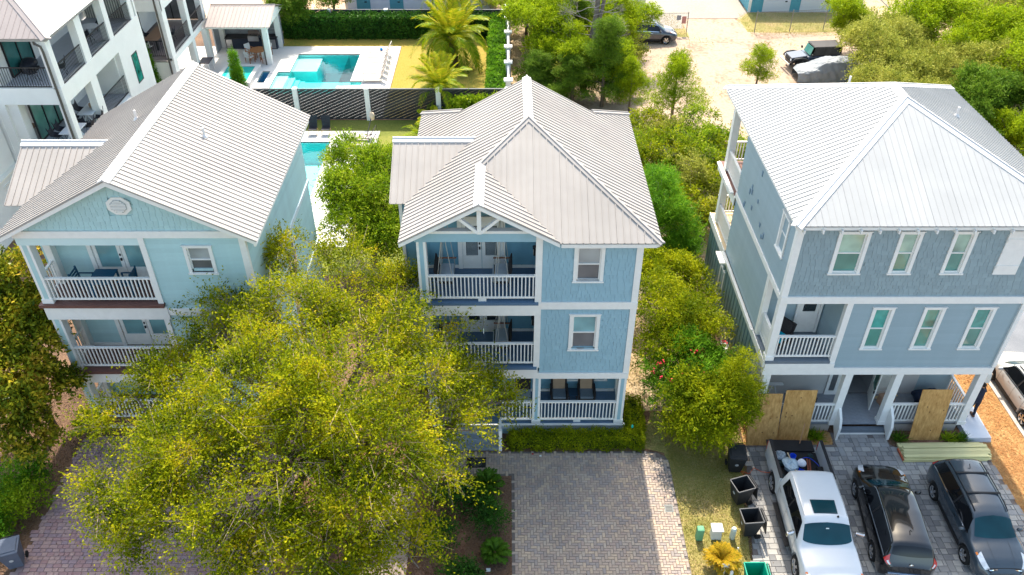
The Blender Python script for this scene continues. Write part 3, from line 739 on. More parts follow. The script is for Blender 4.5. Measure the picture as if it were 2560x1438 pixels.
MB().tube([(3.75, 22.7, .44), (3.75, 22.66, .4), (3.74, 22.66, .1)], .02, 6).build('hose_tap', mat('tap', (.2, .3, .4)), H2)

# ================================================================= house 1 (left, aqua)
H1 = thing('aqua_house', 'aqua green three storey house at left with octagonal gable vent and brown porch decks', 'house', (-12.8, 25, 0))
F1 = front(23.15)
A1 = 9.40; ap = 11.73; rx = -12.85; hw = 4.43; s1 = (ap-A1)/hw
r1 = lambda x: ap-abs(x-rx)*s1
roof = boxpart('roof', WHITE, H1, (-8.55, -8.47, 22.8, 32.1, 9.2, 9.36)); boxpart('fascia', WHITE, roof, (-17.24, -17.16, 30, 32.1, 9.2, 9.36))
roof_slope(roof, [(rx, 22.75, ap), (rx-hw, 22.75, A1), (rx-hw, 32.3, A1), (rx, 32.3, ap)], (0, 1, 0), METAL)
roof_slope(roof, [(rx, 22.75, ap), (rx, 32.3, ap), (rx+hw, 32.3, A1), (rx+hw, 22.75, A1)], (0, 1, 0), METAL)
wy, we = 27.45, 25.05; wz = A1+(wy-we)*s1
roof_slope(roof, [(-17.95, we, A1), (-17.25, we, A1), (rx-hw+(wy-we), wy, wz), (-17.95, wy, wz)], (1, 0, 0), METAL)
roof_slope(roof, [(-17.95, wy, wz), (rx-hw+(wy-we), wy, wz), (-17.25, wy+2.4, A1), (-17.95, wy+2.4, A1)], (1, 0, 0), METAL)
caps(roof, [((rx, 22.72, ap+.04), (rx, 32.33, ap+.04)), ((-17.98, wy, wz+.04), (rx-hw+2.5, wy, wz+.04))], METALW, wd=.2)
b = MB()
for s in (-1, 1):
    xa = rx+s*(hw-.02)
    b.prism([(rx, 22.78, ap-.02), (xa, 22.78, A1-.0), (xa, 22.78, A1-.14), (rx, 22.78, ap-.19)], (0, .05, 0))
    b.prism([(rx, 22.83, ap-.10), (xa, 22.83, A1-.10), (xa, 22.83, A1-.13), (rx, 22.83, ap-.14)], (0, .4, 0))
b.build('rake_board', WHITE, roof)
for x, y in ((-13.9, 28.3), (-11.2, 27.5)): vent_pipe(x, y, r1(x), roof, METALW)
gw = MB(); gw.prism([(-16.75, 23.2, 9.6), (-8.95, 23.2, 9.6), (rx, 23.2, 11.62)], (0, .1, 0)); gw = gw.build('gable_wall', AQUA, H1)
shingles(F1, -16.7, -9.0, 9.62, 11.6, [(-13.17, -12.45, 10.27, 10.95)], AQUA, gw, rise=.19, ws=(.17, .2, .23), clip=lambda u, z: z < r1(u)-.12, nreal=300)
vm = Matrix.Translation((-12.81, 23.13, 10.61)) @ Matrix.Rotation(PI/2, 4, 'X')
b = MB(); R8 = [(.42*math.cos(PI/8+k*PI/4), .36*math.sin(PI/8+k*PI/4)) for k in range(8)]
b.prism([vm @ Vector((x, y, -.02)) for x, y in R8], (0, -.05, 0)); gv = b.build('gable_vent', WHITE, H1)
b = MB()
for k in range(9):
    hw_ = .25*min(1, (1.35-abs(k-4)/4.)); b.box(-12.81-hw_, -12.81+hw_, 23.05, 23.075, 10.37+k*.055, 10.405+k*.055)
b.build('louvre', WHITE, gv)
b = MB(); b.prism([vm @ Vector((x*.68, y*.72, .045)) for x, y in R8], (0, -.008, 0)); b.build('vent_shade_plate', mat('vent_shadow', (.42, .44, .43)), gv)  # raised grey plate; shade between the louvres is put into its colour
boxpart('floor_band', WHITE, H1, (-16.75, -8.92, 23.09, 23.24, 9.34, 9.61))
boxpart('header_beam', mat('pale_aqua', (.58, .72, .71), var=.04), H1, (-16.72, -12.56, 23.12, 23.24, 9.03, 9.34))
wl = wall('wall', F1, -12.37, -9.15, .45, 9.34, [(-11.02, -10.27, 8.0, 8.9), (-11.02, -10.27, 4.4, 5.6)], AQUA, H1); laps(F1, -12.37, -9.15, 3.3, 9.34, [(-11.15, -10.14, 7.85, 9.05), (-11.15, -10.14, 4.2, 5.8)], AQUA, wl)
wl = boxpart('wall', AQUA, H1, (-9.12, -8.98, 23.25, 32.1, 0, 9.3), (-16.68, -16.54, 24.6, 32.1, 0, 9.3), (-16.54, -9.12, 31.9, 32.1, 0, 9.3), (-17.45, -16.7, 25.3, 29.6, 0, 9.35)); laps(east(-8.95), 23.25, 32.1, .3, 9.3, [(27.2, 28.4, 4.4, 5.95)], AQUA, wl)
window(F1, -11.13, -10.14, 7.8, 9.02, H1, GLB, GLB2, tw=.11); window(F1, -11.13, -10.14, 4.2, 5.8, H1, GLB, GLB2, tw=.11)
window(east(-8.95), 27.25, 28.3, 4.45, 5.9, H1, mat('amber_pane', (.25, .17, .12), rough=.1), GLT, tw=.1)
boxpart('corner_board', WHITE, H1, (-12.56, -12.37, 23.1, 23.26, 6.33, 9.34)); boxpart('corner_board', WHITE, H1, (-12.56, -12.37, 23.1, 23.26, .45, 5.78)); boxpart('corner_board', WHITE, H1, (-9.15, -8.93, 23.1, 23.26, .3, 9.34))
boxpart('side_band', mat('pale_band', (.62, .70, .72), var=.03), H1, (-8.95, -8.90, 23.27, 32.1, 6.22, 6.42), (-8.95, -8.90, 23.27, 32.1, 3.05, 3.25))
boxpart('floor_band', WHITE, H1, (-16.74, -12.3, 23.07, 23.24, 5.78, 6.33)); boxpart('floor_band', WHITE, H1, (-16.74, -12.3, 23.07, 23.24, 2.6, 3.07)); boxpart('floor_band', WHITE, H1, (-12.3, -8.95, 23.1, 23.24, 5.95, 6.25)); boxpart('floor_band', WHITE, H1, (-12.3, -8.95, 23.1, 23.24, 2.8, 3.07))
boxpart('skirt_board', WHITE, H1, (-16.72, -12.3, 23.1, 23.24, 0, .42))
for z in (6.5, 3.25, .45): plankfloor(-16.82, -12.35, 22.98, 24.58, z, DECKW, H1)
b_ = boxpart('porch_wall', AQUA, H1, (-16.55, -12.4, 24.6, 24.74, .4, 9.3), (-12.36, -12.24, 23.28, 24.6, .45, 9.3)); laps(front(24.57), -16.5, -12.4, 6.55, 9.2, [(-15.3, -12.9, 6.5, 8.9)], AQUA, b_); laps(front(24.57), -16.5, -12.4, 3.3, 5.8, [(-15.3, -12.9, 3.2, 5.7)], AQUA, b_)
boxpart('ceiling', AQUA, H1, (-16.6, -12.4, 23.25, 24.58, 9.2, 9.3), (-16.6, -12.4, 23.25, 24.58, 5.8, 5.9), (-16.6, -12.4, 23.25, 24.58, 2.62, 2.7))
boxpart('skirting', WHITE, H1, (-16.5, -15.25, 24.52, 24.57, 6.505, 6.63), (-16.5, -15.25, 24.52, 24.57, 3.255, 3.38))
for z in (6.52, 3.27):
    boxpart('door_frame', WHITE, H1, (-15.25, -15.1, 24.48, 24.59, z, z+2.25), (-13.02, -12.87, 24.48, 24.59, z, z+2.25), (-15.1, -13.02, 24.48, 24.59, z+2.1, z+2.25))
    for a, c, h in ((-15.09, -14.08, 1), (-14.06, -13.05, 0)): door(front(24.58), a, c, z, z+2.09, H1, GLA, handle=h, glassz=(.27, .93))
for z0, z1 in ((6.5, 9.03), (3.25, 5.78), (.45, 2.6)):
    column(-16.68, -16.34, 23.13, 23.46, z0, z1, H1, m=WHITE, inset=AQUA); column(-16.68, -16.42, 24.28, 24.58, z0, z1, H1, base=False)
    railing((-16.34, 23.22, z0), (-12.56, 23.22, z0), H1, h=1.08, gap=.1, sp=.135); railing((-16.55, 23.46, z0), (-16.55, 24.28, z0), H1, h=1.08, gap=.1, sp=.16)
# ================================================================= house 3 (right, grey blue)
H3 = thing('grey_house', 'grey blue shingled house at right with white hip roof, plywood sheets against its ground porch', 'house', (14.2, 26, 0))
F3 = front(22.81); W3 = west(9.75); E3 = 10.22; R3 = 12.45; xl, xr, xm = 9.45, 19.23, 14.34
roof = boxpart('roof', WHITE, H3, (9.5, 18.6, 22.48, 22.53, 10.04, 10.16), (9.52, 9.56, 22.5, 33.3, 10.04, 10.16), (9.56, 19.0, 22.55, 33.3, 10.1, 10.13))
sw = (R3-E3)/(xm-xl)
roof_slope(roof, [(xm, 27.42, R3), (xl, 22.42, E3), (xl, 33.4, E3), (xm, 28.6, R3)], (0, 1, 0), ROOFW, rh=.028, rw=.03)
roof_slope(roof, [(xm, 27.42, R3), (xr, 22.42, E3), (xr, 33.4, E3), (xm, 28.6, R3)], (0, 1, 0), ROOFW, rh=.028, rw=.03)
roof_slope(roof, [(xl, 22.42, E3), (xr, 22.42, E3), (xm, 27.42, R3)], (1, 0, 0), ROOFW, rh=.012, rw=.03)
roof_slope(roof, [(xl, 33.4, E3), (xr, 33.4, E3), (xm, 28.6, R3)], (1, 0, 0), ROOFW, rh=.028)
caps(roof, [((xm, 27.42, R3+.03), (xm, 28.6, R3+.03)), ((xm, 27.42, R3+.02), (xl, 22.4, E3+.02)), ((xm, 27.42, R3+.02), (xr, 22.4, E3+.02)), ((xm, 28.6, R3+.02), (xl, 33.4, E3+.02)), ((xm, 28.6, R3+.02), (xr, 33.4, E3+.02))], METALW, wd=.2)
for x, y in ((13.4, 30.3), (16.9, 28.3)): vent_pipe(x, y, min(R3-abs(x-xm)*sw, E3+(33.4-y)*.46)+.02, roof, METALW)
x = 9.75
while x < 18.6:
    boxpart('rafter_tail', WHITE, roof, (x-.025, x+.025, 22.34, 22.6, 9.98, 10.11)); x += .625
w3h = [(11.12, 12.21, 8.0, 9.8), (13.19, 13.97, 8.0, 9.8), (15.01, 15.79, 8.0, 9.8), (16.85, 17.65, 8.0, 9.8)]
wl = wall('wall', F3, 9.9, 18.5, 7.03, 10.2, [(h[0]+.12, h[1]-.12, 8.05, 9.68) for h in w3h], GREY, H3)
shingles(F3, 9.93, 18.42, 7.03, 10.1, w3h, GREY, wl, rise=.165, nreal=300)
w2h = [(13.14, 13.94, 4.5, 6.54), (14.99, 15.77, 4.5, 6.54), (16.8, 17.6, 4.5, 6.54)]
wl = wall('wall', F3, 12.37, 18.5, 3.6, 6.73, [(h[0]+.12, h[1]-.12, h[2]+.06, h[3]-.12) for h in w2h], GREYS, H3)
laps(F3, 12.37, 18.3, 3.61, 6.73, w2h, GREYS, wl, h=.165)
window(F3, *w3h[0], H3, mat('pale_green_glass', (.30, .42, .33), rough=.08, var=.4, scale=1.2, spec=.9, detail=2), GLG)
for h in w3h[1:3]: window(F3, *h, H3, MATS['pale_green_glass'], GLG)
for h in w2h: window(F3, *h, H3, mat('sea_glass', (.07, .30, .25), rough=.06, var=.5, scale=1.5, spec=.9, detail=2), GLG)
h = w3h[3]; b = MB(); F3.box(b, h[0], h[1], -.03, .04, h[2], h[3]); sh = b.build('shutter', WHITE, H3); sh['label'] = 'closed white board shutter'
b = MB(); F3.box(b, h[0]+.03, h[1]-.03, .04, .06, 8.25, 8.4); F3.box(b, h[0]+.03, h[1]-.03, .04, .06, 9.35, 9.5); b.build('shutter_batten', WHITE, sh)
boxpart('corner_board', WHITE, H3, (9.70, 9.93, 22.76, 22.84, 7.03, 10.15), (9.70, 9.75, 22.84, 22.98, 7.03, 10.15))
boxpart('corner_board', WHITE, H3, (18.42, 18.56, 22.76, 22.95, 3.6, 10.15)); boxpart('corner_board', WHITE, H3, (12.15, 12.37, 22.76, 22.98, 3.6, 6.73))
boxpart('floor_band', WHITE, H3, (9.71, 18.58, 22.74, 22.95, 6.73, 7.03)); boxpart('floor_band', WHITE, H3, (9.70, 9.75, 22.95, 30.0, 6.75, 6.98))
boxpart('floor_band', WHITE, H3, (9.72, 18.52, 22.75, 22.95, 3.25, 3.59)); boxpart('floor_band', WHITE, H3, (9.74, 12.37, 22.72, 22.80, 3.60, 3.84)); boxpart('floor_band', WHITE, H3, (9.67, 9.74, 22.8, 30.0, 3.6, 3.9)); boxpart('drip_cap', WHITE, H3, (9.6, 9.70, 24.6, 29.9, 3.9, 3.94))
wl = boxpart('wall', GREYS, H3, (9.80, 9.92, 24.46, 30.0, 3.9, 6.75), (9.80, 9.92, 22.9, 30.0, 6.98, 10.15), (9.8, 18.4, 29.9, 30.05, .4, 10.15), (18.36, 18.5, 22.9, 30.0, 3.6, 10.15))
laps(W3, 24.45, 30.0, 3.95, 6.75, [], GREYS, wl); laps(W3, 22.98, 30.0, 6.99, 10.1, [(23.62, 24.5, 8.0, 9.65)], GREYS, wl)
laps(east(18.53), 22.95, 30.0, 3.6, 10.1, [], GREYS, wl)
window(W3, 23.64, 24.48, 8.05, 9.62, H3, GLG, GLD, tw=.1)
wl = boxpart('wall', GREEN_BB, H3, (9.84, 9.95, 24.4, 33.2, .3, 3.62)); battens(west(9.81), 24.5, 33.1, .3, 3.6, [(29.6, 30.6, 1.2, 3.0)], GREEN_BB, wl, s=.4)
window(west(9.84), 29.7, 30.5, 1.3, 2.95, H3, GLT, GLT, tw=.1)
boxpart('foundation', mat('foundation', (.42, .38, .34), var=.1), H3, (9.82, 9.9, 24.4, 33.2, 0, .3), (9.85, 13.05, 22.86, 22.95, 0, .42), (15.3, 18.2, 22.86, 22.95, 0, .42))
# corner balcony
plankfloor(9.72, 12.16, 22.72, 24.5, 3.97, DECKG, H3)
bw_ = boxpart('balcony_wall', GREYS, H3, (9.95, 12.3, 24.5, 24.62, 3.9, 6.9), (12.18, 12.3, 22.95, 24.5, 3.9, 6.75)); laps(front(24.47), 9.95, 12.17, 3.98, 6.7, [(11.05, 12.1, 3.9, 6.2)], GREYS, bw_); laps(west(12.15), 22.98, 24.44, 3.98, 6.7, [], GREYS, bw_)
boxpart('ceiling', WHITE, H3, (9.9, 12.2, 22.9, 24.5, 6.74, 6.8))
boxpart('door_frame', WHITE, H3, (11.12, 11.22, 24.4, 24.48, 3.97, 6.15), (12.0, 12.1, 24.4, 24.48, 3.97, 6.15), (11.22, 12.0, 24.4, 24.48, 6.05, 6.15))
door(front(24.46), 11.23, 11.99, 3.98, 6.04, H3, GLD, handle=0, glassz=(.5, .93), label='white balcony door with dark half window')
column(9.72, 9.99, 22.79, 23.05, 3.97, 6.73, H3); column(9.72, 9.95, 24.25, 24.5, 3.97, 6.75, H3, base=False)
railing((9.99, 22.87, 3.97), (12.15, 22.87, 3.97), H3, h=1.15, gap=.12, sp=.13); railing((9.85, 23.05, 3.97), (9.85, 24.25, 3.97), H3, h=1.15, gap=.12, sp=.13)
# ground porch
plankfloor(9.85, 18.45, 22.86, 24.5, .50, mat('porch_tile', (.27, .29, .32), var=.15, scale=4), H3, w_=.2)
pw = wall('porch_wall', front(24.5), 9.95, 17.0, .4, 3.3, [(14.2, 16.0, .4, 2.7)], mat('grey_wrap', (.50, .49, .47), var=.06, scale=.7), H3, shift=0)
boxpart('porch_wall', GREYS, H3, (17.0, 18.4, 24.5, 24.6, .4, 3.3)); boxpart('ceiling', WHITE, H3, (9.9, 18.4, 22.95, 24.5, 3.22, 3.26))
boxpart('door_frame', WHITE, H3, (14.12, 14.22, 24.42, 24.56, .5, 2.8), (15.12, 15.22, 24.42, 24.56, .5, 2.8), (14.22, 15.12, 24.42, 24.56, 2.7, 2.8))
boxpart('hallway', mat('hall_floor', (.3, .3, .3), rough=.4), H3, (14.2, 15.2, 24.6, 28, .4, .48), (14.0, 14.2, 24.66, 28, .4, 3), (15.2, 15.4, 24.66, 28, .4, 3), (14, 15.4, 28, 28.1, .4, 3), (14, 15.4, 24.66, 28, 2.95, 3))
door(Fr((15.12, 24.42, 0), (-.29, -.957, 0), (-.957, .29, 0)), 0, .95, .51, 2.65, H3, GLG, handle=1, glassz=(.38, .93), label='white front door standing open')
door(front(24.5), 15.26, 16.2, .5, 2.6, H3, mat('cream_glass', (.62, .60, .54), rough=.2), handle=0, glassz=(.1, .95)); door(front(24.48), 13.25, 13.75, .5, 2.65, H3, GLB2, handle=0, glassz=(.1, .9))
for a in (9.82, 12.97, 14.92, 18.14): column(a, a+.28, 22.78, 23.05, .45, 3.25, H3)
railing((10.1, 22.86, .45), (12.97, 22.86, .45), H3, h=1.12, gap=.12, sp=.135); railing((15.2, 22.86, .45), (18.14, 22.86, .45), H3, h=1.12, gap=.12, sp=.135); railing((18.33, 23.05, .45), (18.33, 24.5, .45), H3, h=1.12, gap=.12, sp=.135)
st = boxpart('front_steps', DECKG, H3, (13.28, 15.24, 22.66, 22.86, 0.03, .26)); boxpart('step_edge', WHITE, st, (13.24, 15.28, 22.62, 22.66, .03, .10))
for x in (13.2, 15.26):
    b = MB(); b.prism([(x-.05, 22.9, .5), (x-.05, 22.35, .06), (x-.05, 22.3, .06), (x-.05, 22.3, .75), (x-.05, 22.45, 1.1), (x-.05, 22.9, 1.5)], (.1, 0, 0)); b.build('stair_rail', WHITE, H3)
# rear porches
for z, nm in ((6.75, DECKW), (3.97, NEWWOOD)):
    boxpart('porch_floor', nm, H3, (9.72, 18.4, 30.05, 33.15, z-.12, z)); boxpart('floor_band', WHITE, H3, (9.68, 9.72, 30.0, 33.2, z-.42, z-.02)); column(9.74, 10.04, 32.2, 32.5, z, z+2.9 if z > 5 else 6.33, H3, base=False)
    railing((9.84, 30.1, z), (9.84, 32.2, z), H3, h=1.05, gap=.1); railing((9.9, 33.05, z), (14.5, 33.05, z), H3, h=1.05, gap=.1)
boxpart('white_ledge', WHITE, H3, (9.35, 9.68, 29.2, 30.1, 3.78, 3.86)); boxpart('white_ledge', WHITE, H3, (9.52, 9.68, 30.2, 32.9, 6.78, 6.86))
q = random.Random(9)
for k in range(11):
    y_, z_ = q.uniform(25.5, 29.2), q.uniform(7.4, 9.4)-.3*(k % 3); b = MB(); b.box(9.735, 9.752, y_, y_+.10, z_, z_+q.uniform(.12, .3)); b.build('wall_patch', mat('filler_patch', (.17, .25, .33), rough=.8), H3)
ub = boxpart('utility_box', mat('meter_box', (.62, .62, .60)), H3, (9.5, 9.8, 25.3, 25.65, .6, 1.3))

# ================================================================= modern white building (far left)
HM = thing('white_building', 'large white modern building at top left with black railed balconies and grey roof', 'building', (-28, 45, 0))
Em = east(-22.9)
def stucco(name, m, *boxes): return boxpart(name, m, HM, *boxes)
# side facade: bands, walls
stucco('wall', STUCCO, (-23.3, -22.9, 39.7, 50.68, 6.45, 7.30), (-23.15, -22.9, 39.7, 50.68, 7.30, 7.36))
stucco('wall', STUCCO, (-23.2, -22.9, 46.85, 50.68, 0, 6.45), (-26.0, -22.92, 50.5, 50.7, 0, 9.8))
stucco('wall', STUCCO, (-26.6, -23.3, 39.7, 40.05, 6.45, 7.36)); stucco('wall', STUCCO, (-40, -26.6, 39.7, 39.9, 0, 9.8))
for y0, y1, z0, z1 in ((39.75, 40.2, 0, 6.45), (39.75, 40.2, 7.36, 9.9), (43.05, 43.75, 7.36, 9.9), (46.4, 46.95, 7.36, 9.9), (49.8, 50.3, 7.36, 9.9), (42.8, 43.6, 0, 6.45)):
    boxpart('column', STUCCO, HM, (-23.35, -22.93, y0, y1, z0, z1))
boxpart('column', STUCCO, HM, (-26.6, -26.15, 39.72, 40.1, 0, 6.45))
stucco('floor_slab', mat('balcony_tile', (.42, .44, .48), var=.05, scale=3), (-26.6, -23.2, 40.0, 50.5, 7.1, 7.25)); stucco('floor_slab', MATS['balcony_tile'], (-26.6, -23.0, 39.8, 46.9, 3.7, 3.9))
stucco('wall', STUCCO, (-26.6, -22.9, 39.75, 46.9, 3.2, 3.69))
for q_ in ((-26.35, -26.1, 43.7, 50.5, 7.25, 9.8), (-26.35, -26.1, 40.0, 41.2, 7.25, 9.8), (-26.35, -25.5, 44.0, 46.85, 3.9, 6.45), (-25.5, -23.2, 46.7, 46.84, 3.9, 6.45), (-26.3, -25.6, 39.9, 40.5, 3.9, 6.45)): stucco('inner_wall', STUCCO, q_)
b = MB(); y = 40.0
sl = boxpart('slat_screen', STUCCOS, HM, (-26.0, -23.2, 50.38, 50.46, 7.25, 9.8)); me = MB().box(0, .05, 0, .04, 0, 2.5).mesh('slat', mat('screen_slat', (.30, .28, .25)))
for k in range(18): inst(me, 'slat', sl, Matrix.Translation((-25.9+k*.15, 50.33, 7.27)))
def slider(fr, u0, u1, z0, z1, n, gl, parent):
    b = MB(); s = .07
    for q in ((u0, u1, z1-s, z1), (u0, u1, z0, z0+s)): fr.box(b, q[0], q[1], 0, .09, q[2], q[3])
    for k in range(n+1): u = u0+(u1-u0)*k/n; fr.box(b, u-s/2, u+s/2, .001, .088, z0+s, z1-s)
    f = b.build('sliding_door', BLACKM, parent)
    for k in range(n):
        b = MB(); a, c = u0+(u1-u0)*k/n+s/2, u0+(u1-u0)*(k+1)/n-s/2; fr.box(b, a, c, .02, .04, z0+s, z1-s); b.build('pane', gl, f)
slider(east(-26.1), 41.2, 43.7, 7.28, 9.75, 2, GLT, HM); slider(east(-26.1), 46.3, 47.9, 8.3, 9.7, 1, mat('yellow_pane', (.5, .5, .25), rough=.1), HM)
slider(east(-25.45), 40.5, 43.9, 3.92, 6.4, 3, GLG, HM)
Ew = east(-22.9)
b = MB()
for q in ((48.28, 48.34, 3.86, 5.68), (49.06, 49.12, 3.86, 5.68), (48.34, 49.06, 3.86, 3.92), (48.34, 49.06, 5.62, 5.68)): Ew.box(b, q[0], q[1], -.05, .02, q[2], q[3])
f = b.build('window', BLACKM, HM); b = MB(); Ew.box(b, 48.34, 49.06, -.04, .005, 3.92, 5.62); b.build('pane', mat('teal_pane', (.02, .22, .18), rough=.05, var=.8, scale=2, spec=.9), f)
for y0, y1 in ((40.3, 42.95), (43.76, 46.32), (47.0, 49.75)): railing((-22.98, y0, 7.30), (-22.98, y1, 7.30), HM, h=1.15, m=BLACKM, sp=.13, bw=.022, gap=.06, top=(.05, .05), bot=(.04, .04))
railing((-26.1, 39.78, 7.34), (-23.3, 39.78, 7.34), HM, h=1.12, m=BLACKM, sp=.13, bw=.022, gap=.06, top=(.05, .05), bot=(.04, .04)); railing((-22.98, 43.7, 3.9), (-22.98, 46.8, 3.9), HM, h=1.15, m=BLACKM, sp=.13, bw=.022, gap=.06, top=(.05, .05), bot=(.04, .04))
roof = boxpart('roof', mat('grey_fascia', (.30, .28, .26)), HM, (-40, -22.75, 39.6, 39.7, 9.86, 10.0), (-22.85, -22.75, 39.7, 52, 9.86, 10.0), (-39, -22.9, 39.75, 51.9, 9.8, 9.86))
roof_slope(roof, [(-22.7, 39.55, 10), (-22.7, 56, 10), (-28.5, 50.2, 13.2), (-28.5, 45.35, 13.2)], (0, 1, 0), METALW, rib=.3, pw=.9, rh=.03); roof_slope(roof, [(-22.7, 39.55, 10), (-28.5, 45.35, 13.2), (-34.3, 45.35, 13.2), (-40.1, 39.55, 10)], (1, 0, 0), METALD, rib=.3, pw=.9, rh=.02)
caps(roof, [((-22.7, 39.55, 10.02), (-28.5, 45.35, 13.22))], METALD, wd=.25)
b = MB(); b.tube([(-23.4, 39.6, 9.85), (-23.4, 39.6, 9.75), (-23.15, 39.62, 9.6), (-23.12, 39.64, 9.3), (-23.12, 39.64, 0)], .06, 6); b.build('downspout', mat('bronze', (.10, .085, .07), rough=.4), HM)
# rear part of the same building
stucco('wall', STUCCO, (-28, -27.6, 50.7, 62, 0, 9.8), (-40, -27.6, 50.7, 51, 0, 9.8), (-27.6, -22.9, 61.9, 62.1, 3.2, 9), (-26.5, -26.3, 54.5, 61.9, 3.2, 7)); stucco('wall', STUCCOS, (-27.6, -22.95, 54.35, 54.6, 0, 2.75))
stucco('wall', mat('shade_grey_wall', (.30, .30, .31)), (-26.6, -26.45, 54.6, 61.9, .03, 2.7)); stucco('wall', STUCCO, (-23.3, -22.9, 54.3, 62.1, 2.75, 3.12)); stucco('floor_slab', mat('brown_tile', (.20, .17, .17), var=.1), (-27.6, -23.0, 54.3, 62, 2.9, 3.05))  # added inner wall: shade under the terrace put into its dark grey
stucco('wall', STUCCO, (-23.3, -22.9, 54.3, 62.1, 6.3, 9.2)); stucco('wall', STUCCO, (-26.3, -22.9, 54.25, 54.45, 6.3, 9.2))
for y0, y1, z0, z1 in ((54.32, 55.0, 0, 6.3), (58.4, 58.95, 0, 6.3), (61.6, 62.1, 0, 6.3)): boxpart('column', STUCCO, HM, (-23.35, -22.93, y0, y1, z0, z1))
for a in (((-22.98, 55.0), (-22.98, 58.4)), ((-22.98, 58.95), (-22.98, 61.6)), ((-26.3, 54.4), (-23.35, 54.4))): railing((*a[0], 3.12), (*a[1], 3.12), HM, h=1.15, m=BLACKM, sp=.14, bw=.022, gap=.06, top=(.05, .05), bot=(.04, .04))
MB().tube([(-23.2, 54.2, 9), (-23.2, 54.2, 0)], .06, 6).build('downspout', MATS['bronze'], HM); slider(front(61.85), -26.2, -23.4, 3.15, 5.6, 3, GLB2, HM); slider(east(-26.25), 55.2, 58, 3.15, 5.7, 3, GLB2, HM)
roof_slope(roof, [(-22.6, 53.6, 9.4), (-28, 53.6, 11.5), (-28, 66, 11.5), (-22.6, 66, 9.4)], (0, 1, 0), METALW, rib=.3, pw=.9)
# lower white house wall at the left edge
HW = thing('white_side_house', 'pale white house wall with small teal window at the left edge', 'house', (-30, 34, 0))
wl = boxpart('wall', STUCCO, HW, (-40, -26.62, 20, 39.6, 0, 3.02)); boxpart('wall', STUCCO, HW, (-40, -26.75, 28, 39.6, 3.12, 6.4)); boxpart('floor_band', STUCCOS, HW, (-40, -26.5, 20, 39.6, 3.02, 3.12))
window(east(-26.62), 37.75, 38.35, 1.7, 2.7, HW, GLA, GLA, tw=.09)

# ================================================================= cabana, fences, sheds
CB = thing('cabana', 'open poolside kitchen pavilion with brown grey metal roof and white posts', 'pavilion', (-20.4, 62, 0))
roof = boxpart('roof', WHITE, CB, (-22.5, -17.88, 60.45, 65.2, 2.86, 2.98))
roof_slope(roof, [(-22.6, 60.3, 3.02), (-17.7, 60.3, 3.02), (-17.7, 62.8, 3.84), (-22.6, 62.8, 3.84)], (1, 0, 0), METALD, rib=.3, pw=.9, rh=.03); roof_slope(roof, [(-22.6, 65.3, 3.02), (-17.7, 65.3, 3.02), (-17.7, 62.8, 3.84), (-22.6, 62.8, 3.84)], (1, 0, 0), METALD, rib=.3, pw=.9)
caps(roof, [((-22.62, 62.8, 3.86), (-17.68, 62.8, 3.86))], METALD); b = MB(); b.prism([(-17.95, 60.5, 3.0), (-17.95, 65.1, 3.0), (-17.95, 62.8, 3.75)], (.08, 0, 0)); b.build('gable_wall', STUCCO, CB)
for x, y in ((-22.75, 60.75), (-18.25, 60.75), (-18.25, 64.3), (-22.75, 64.3)): boxpart('column', STUCCO, CB, (x-.19, x+.19, y-.19, y+.19, .03, 2.86))
MB().tube([(-18.48, 60.52, 2.9), (-18.48, 60.52, .05)], .05, 6).build('downspout', MATS['bronze'], CB)
wb = boxpart('back_wall', mat('grey_tile', (.28, .30, .33), var=.2, scale=4), CB, (-22.9, -18.1, 64.9, 65.0, .03, 2.85), (-23.0, -22.9, 62.9, 64.9, .03, 2.85))
me = MB().box(0, .5, -.01, 0, 0, .11).mesh('tile', mat('wall_tile', (.30, .32, .35), rnd=.25))
for j in range(12):
    for k in range(9): inst(me, 'tile', wb, Matrix.Translation((-22.85+k*.52+(j % 2)*.04, 64.895, 1.1+j*.125)))
kt = thing('kitchen_counter', 'dark outdoor kitchen counter with steel grill inside the pavilion', 'counter', (-20.4, 64.2, 0))
boxpart('cabinet', mat('navy_cabinet', (.02, .028, .045), rough=.4), kt, (-22.4, -18.35, 63.75, 64.6, .03, .88)); boxpart('countertop', BLACKM, kt, (-22.45, -18.3, 63.7, 64.65, .88, .94)); boxpart('fridge_door', mat('steel', (.45, .45, .45), rough=.3, metal=.9), kt, (-22.35, -21.9, 63.72, 63.749, .1, .8), (-18.95, -18.45, 63.72, 63.749, .1, .8))
g = boxpart('grill', MATS['steel'], kt, (-20.55, -19.7, 63.6, 64.4, .72, 1.12)); MB().tube([(-20.5, 64.0, 1.12), (-20.5, 64.0, 1.3), (-19.75, 64.0, 1.3), (-19.75, 64.0, 1.12)], .18, 8).build('grill_hood', mat('grill_hood', (.12, .09, .08), rough=.35), g)
SLAT = mat('charcoal_slat', (.038, .038, .042), rough=.5, var=.2, rnd=.25)
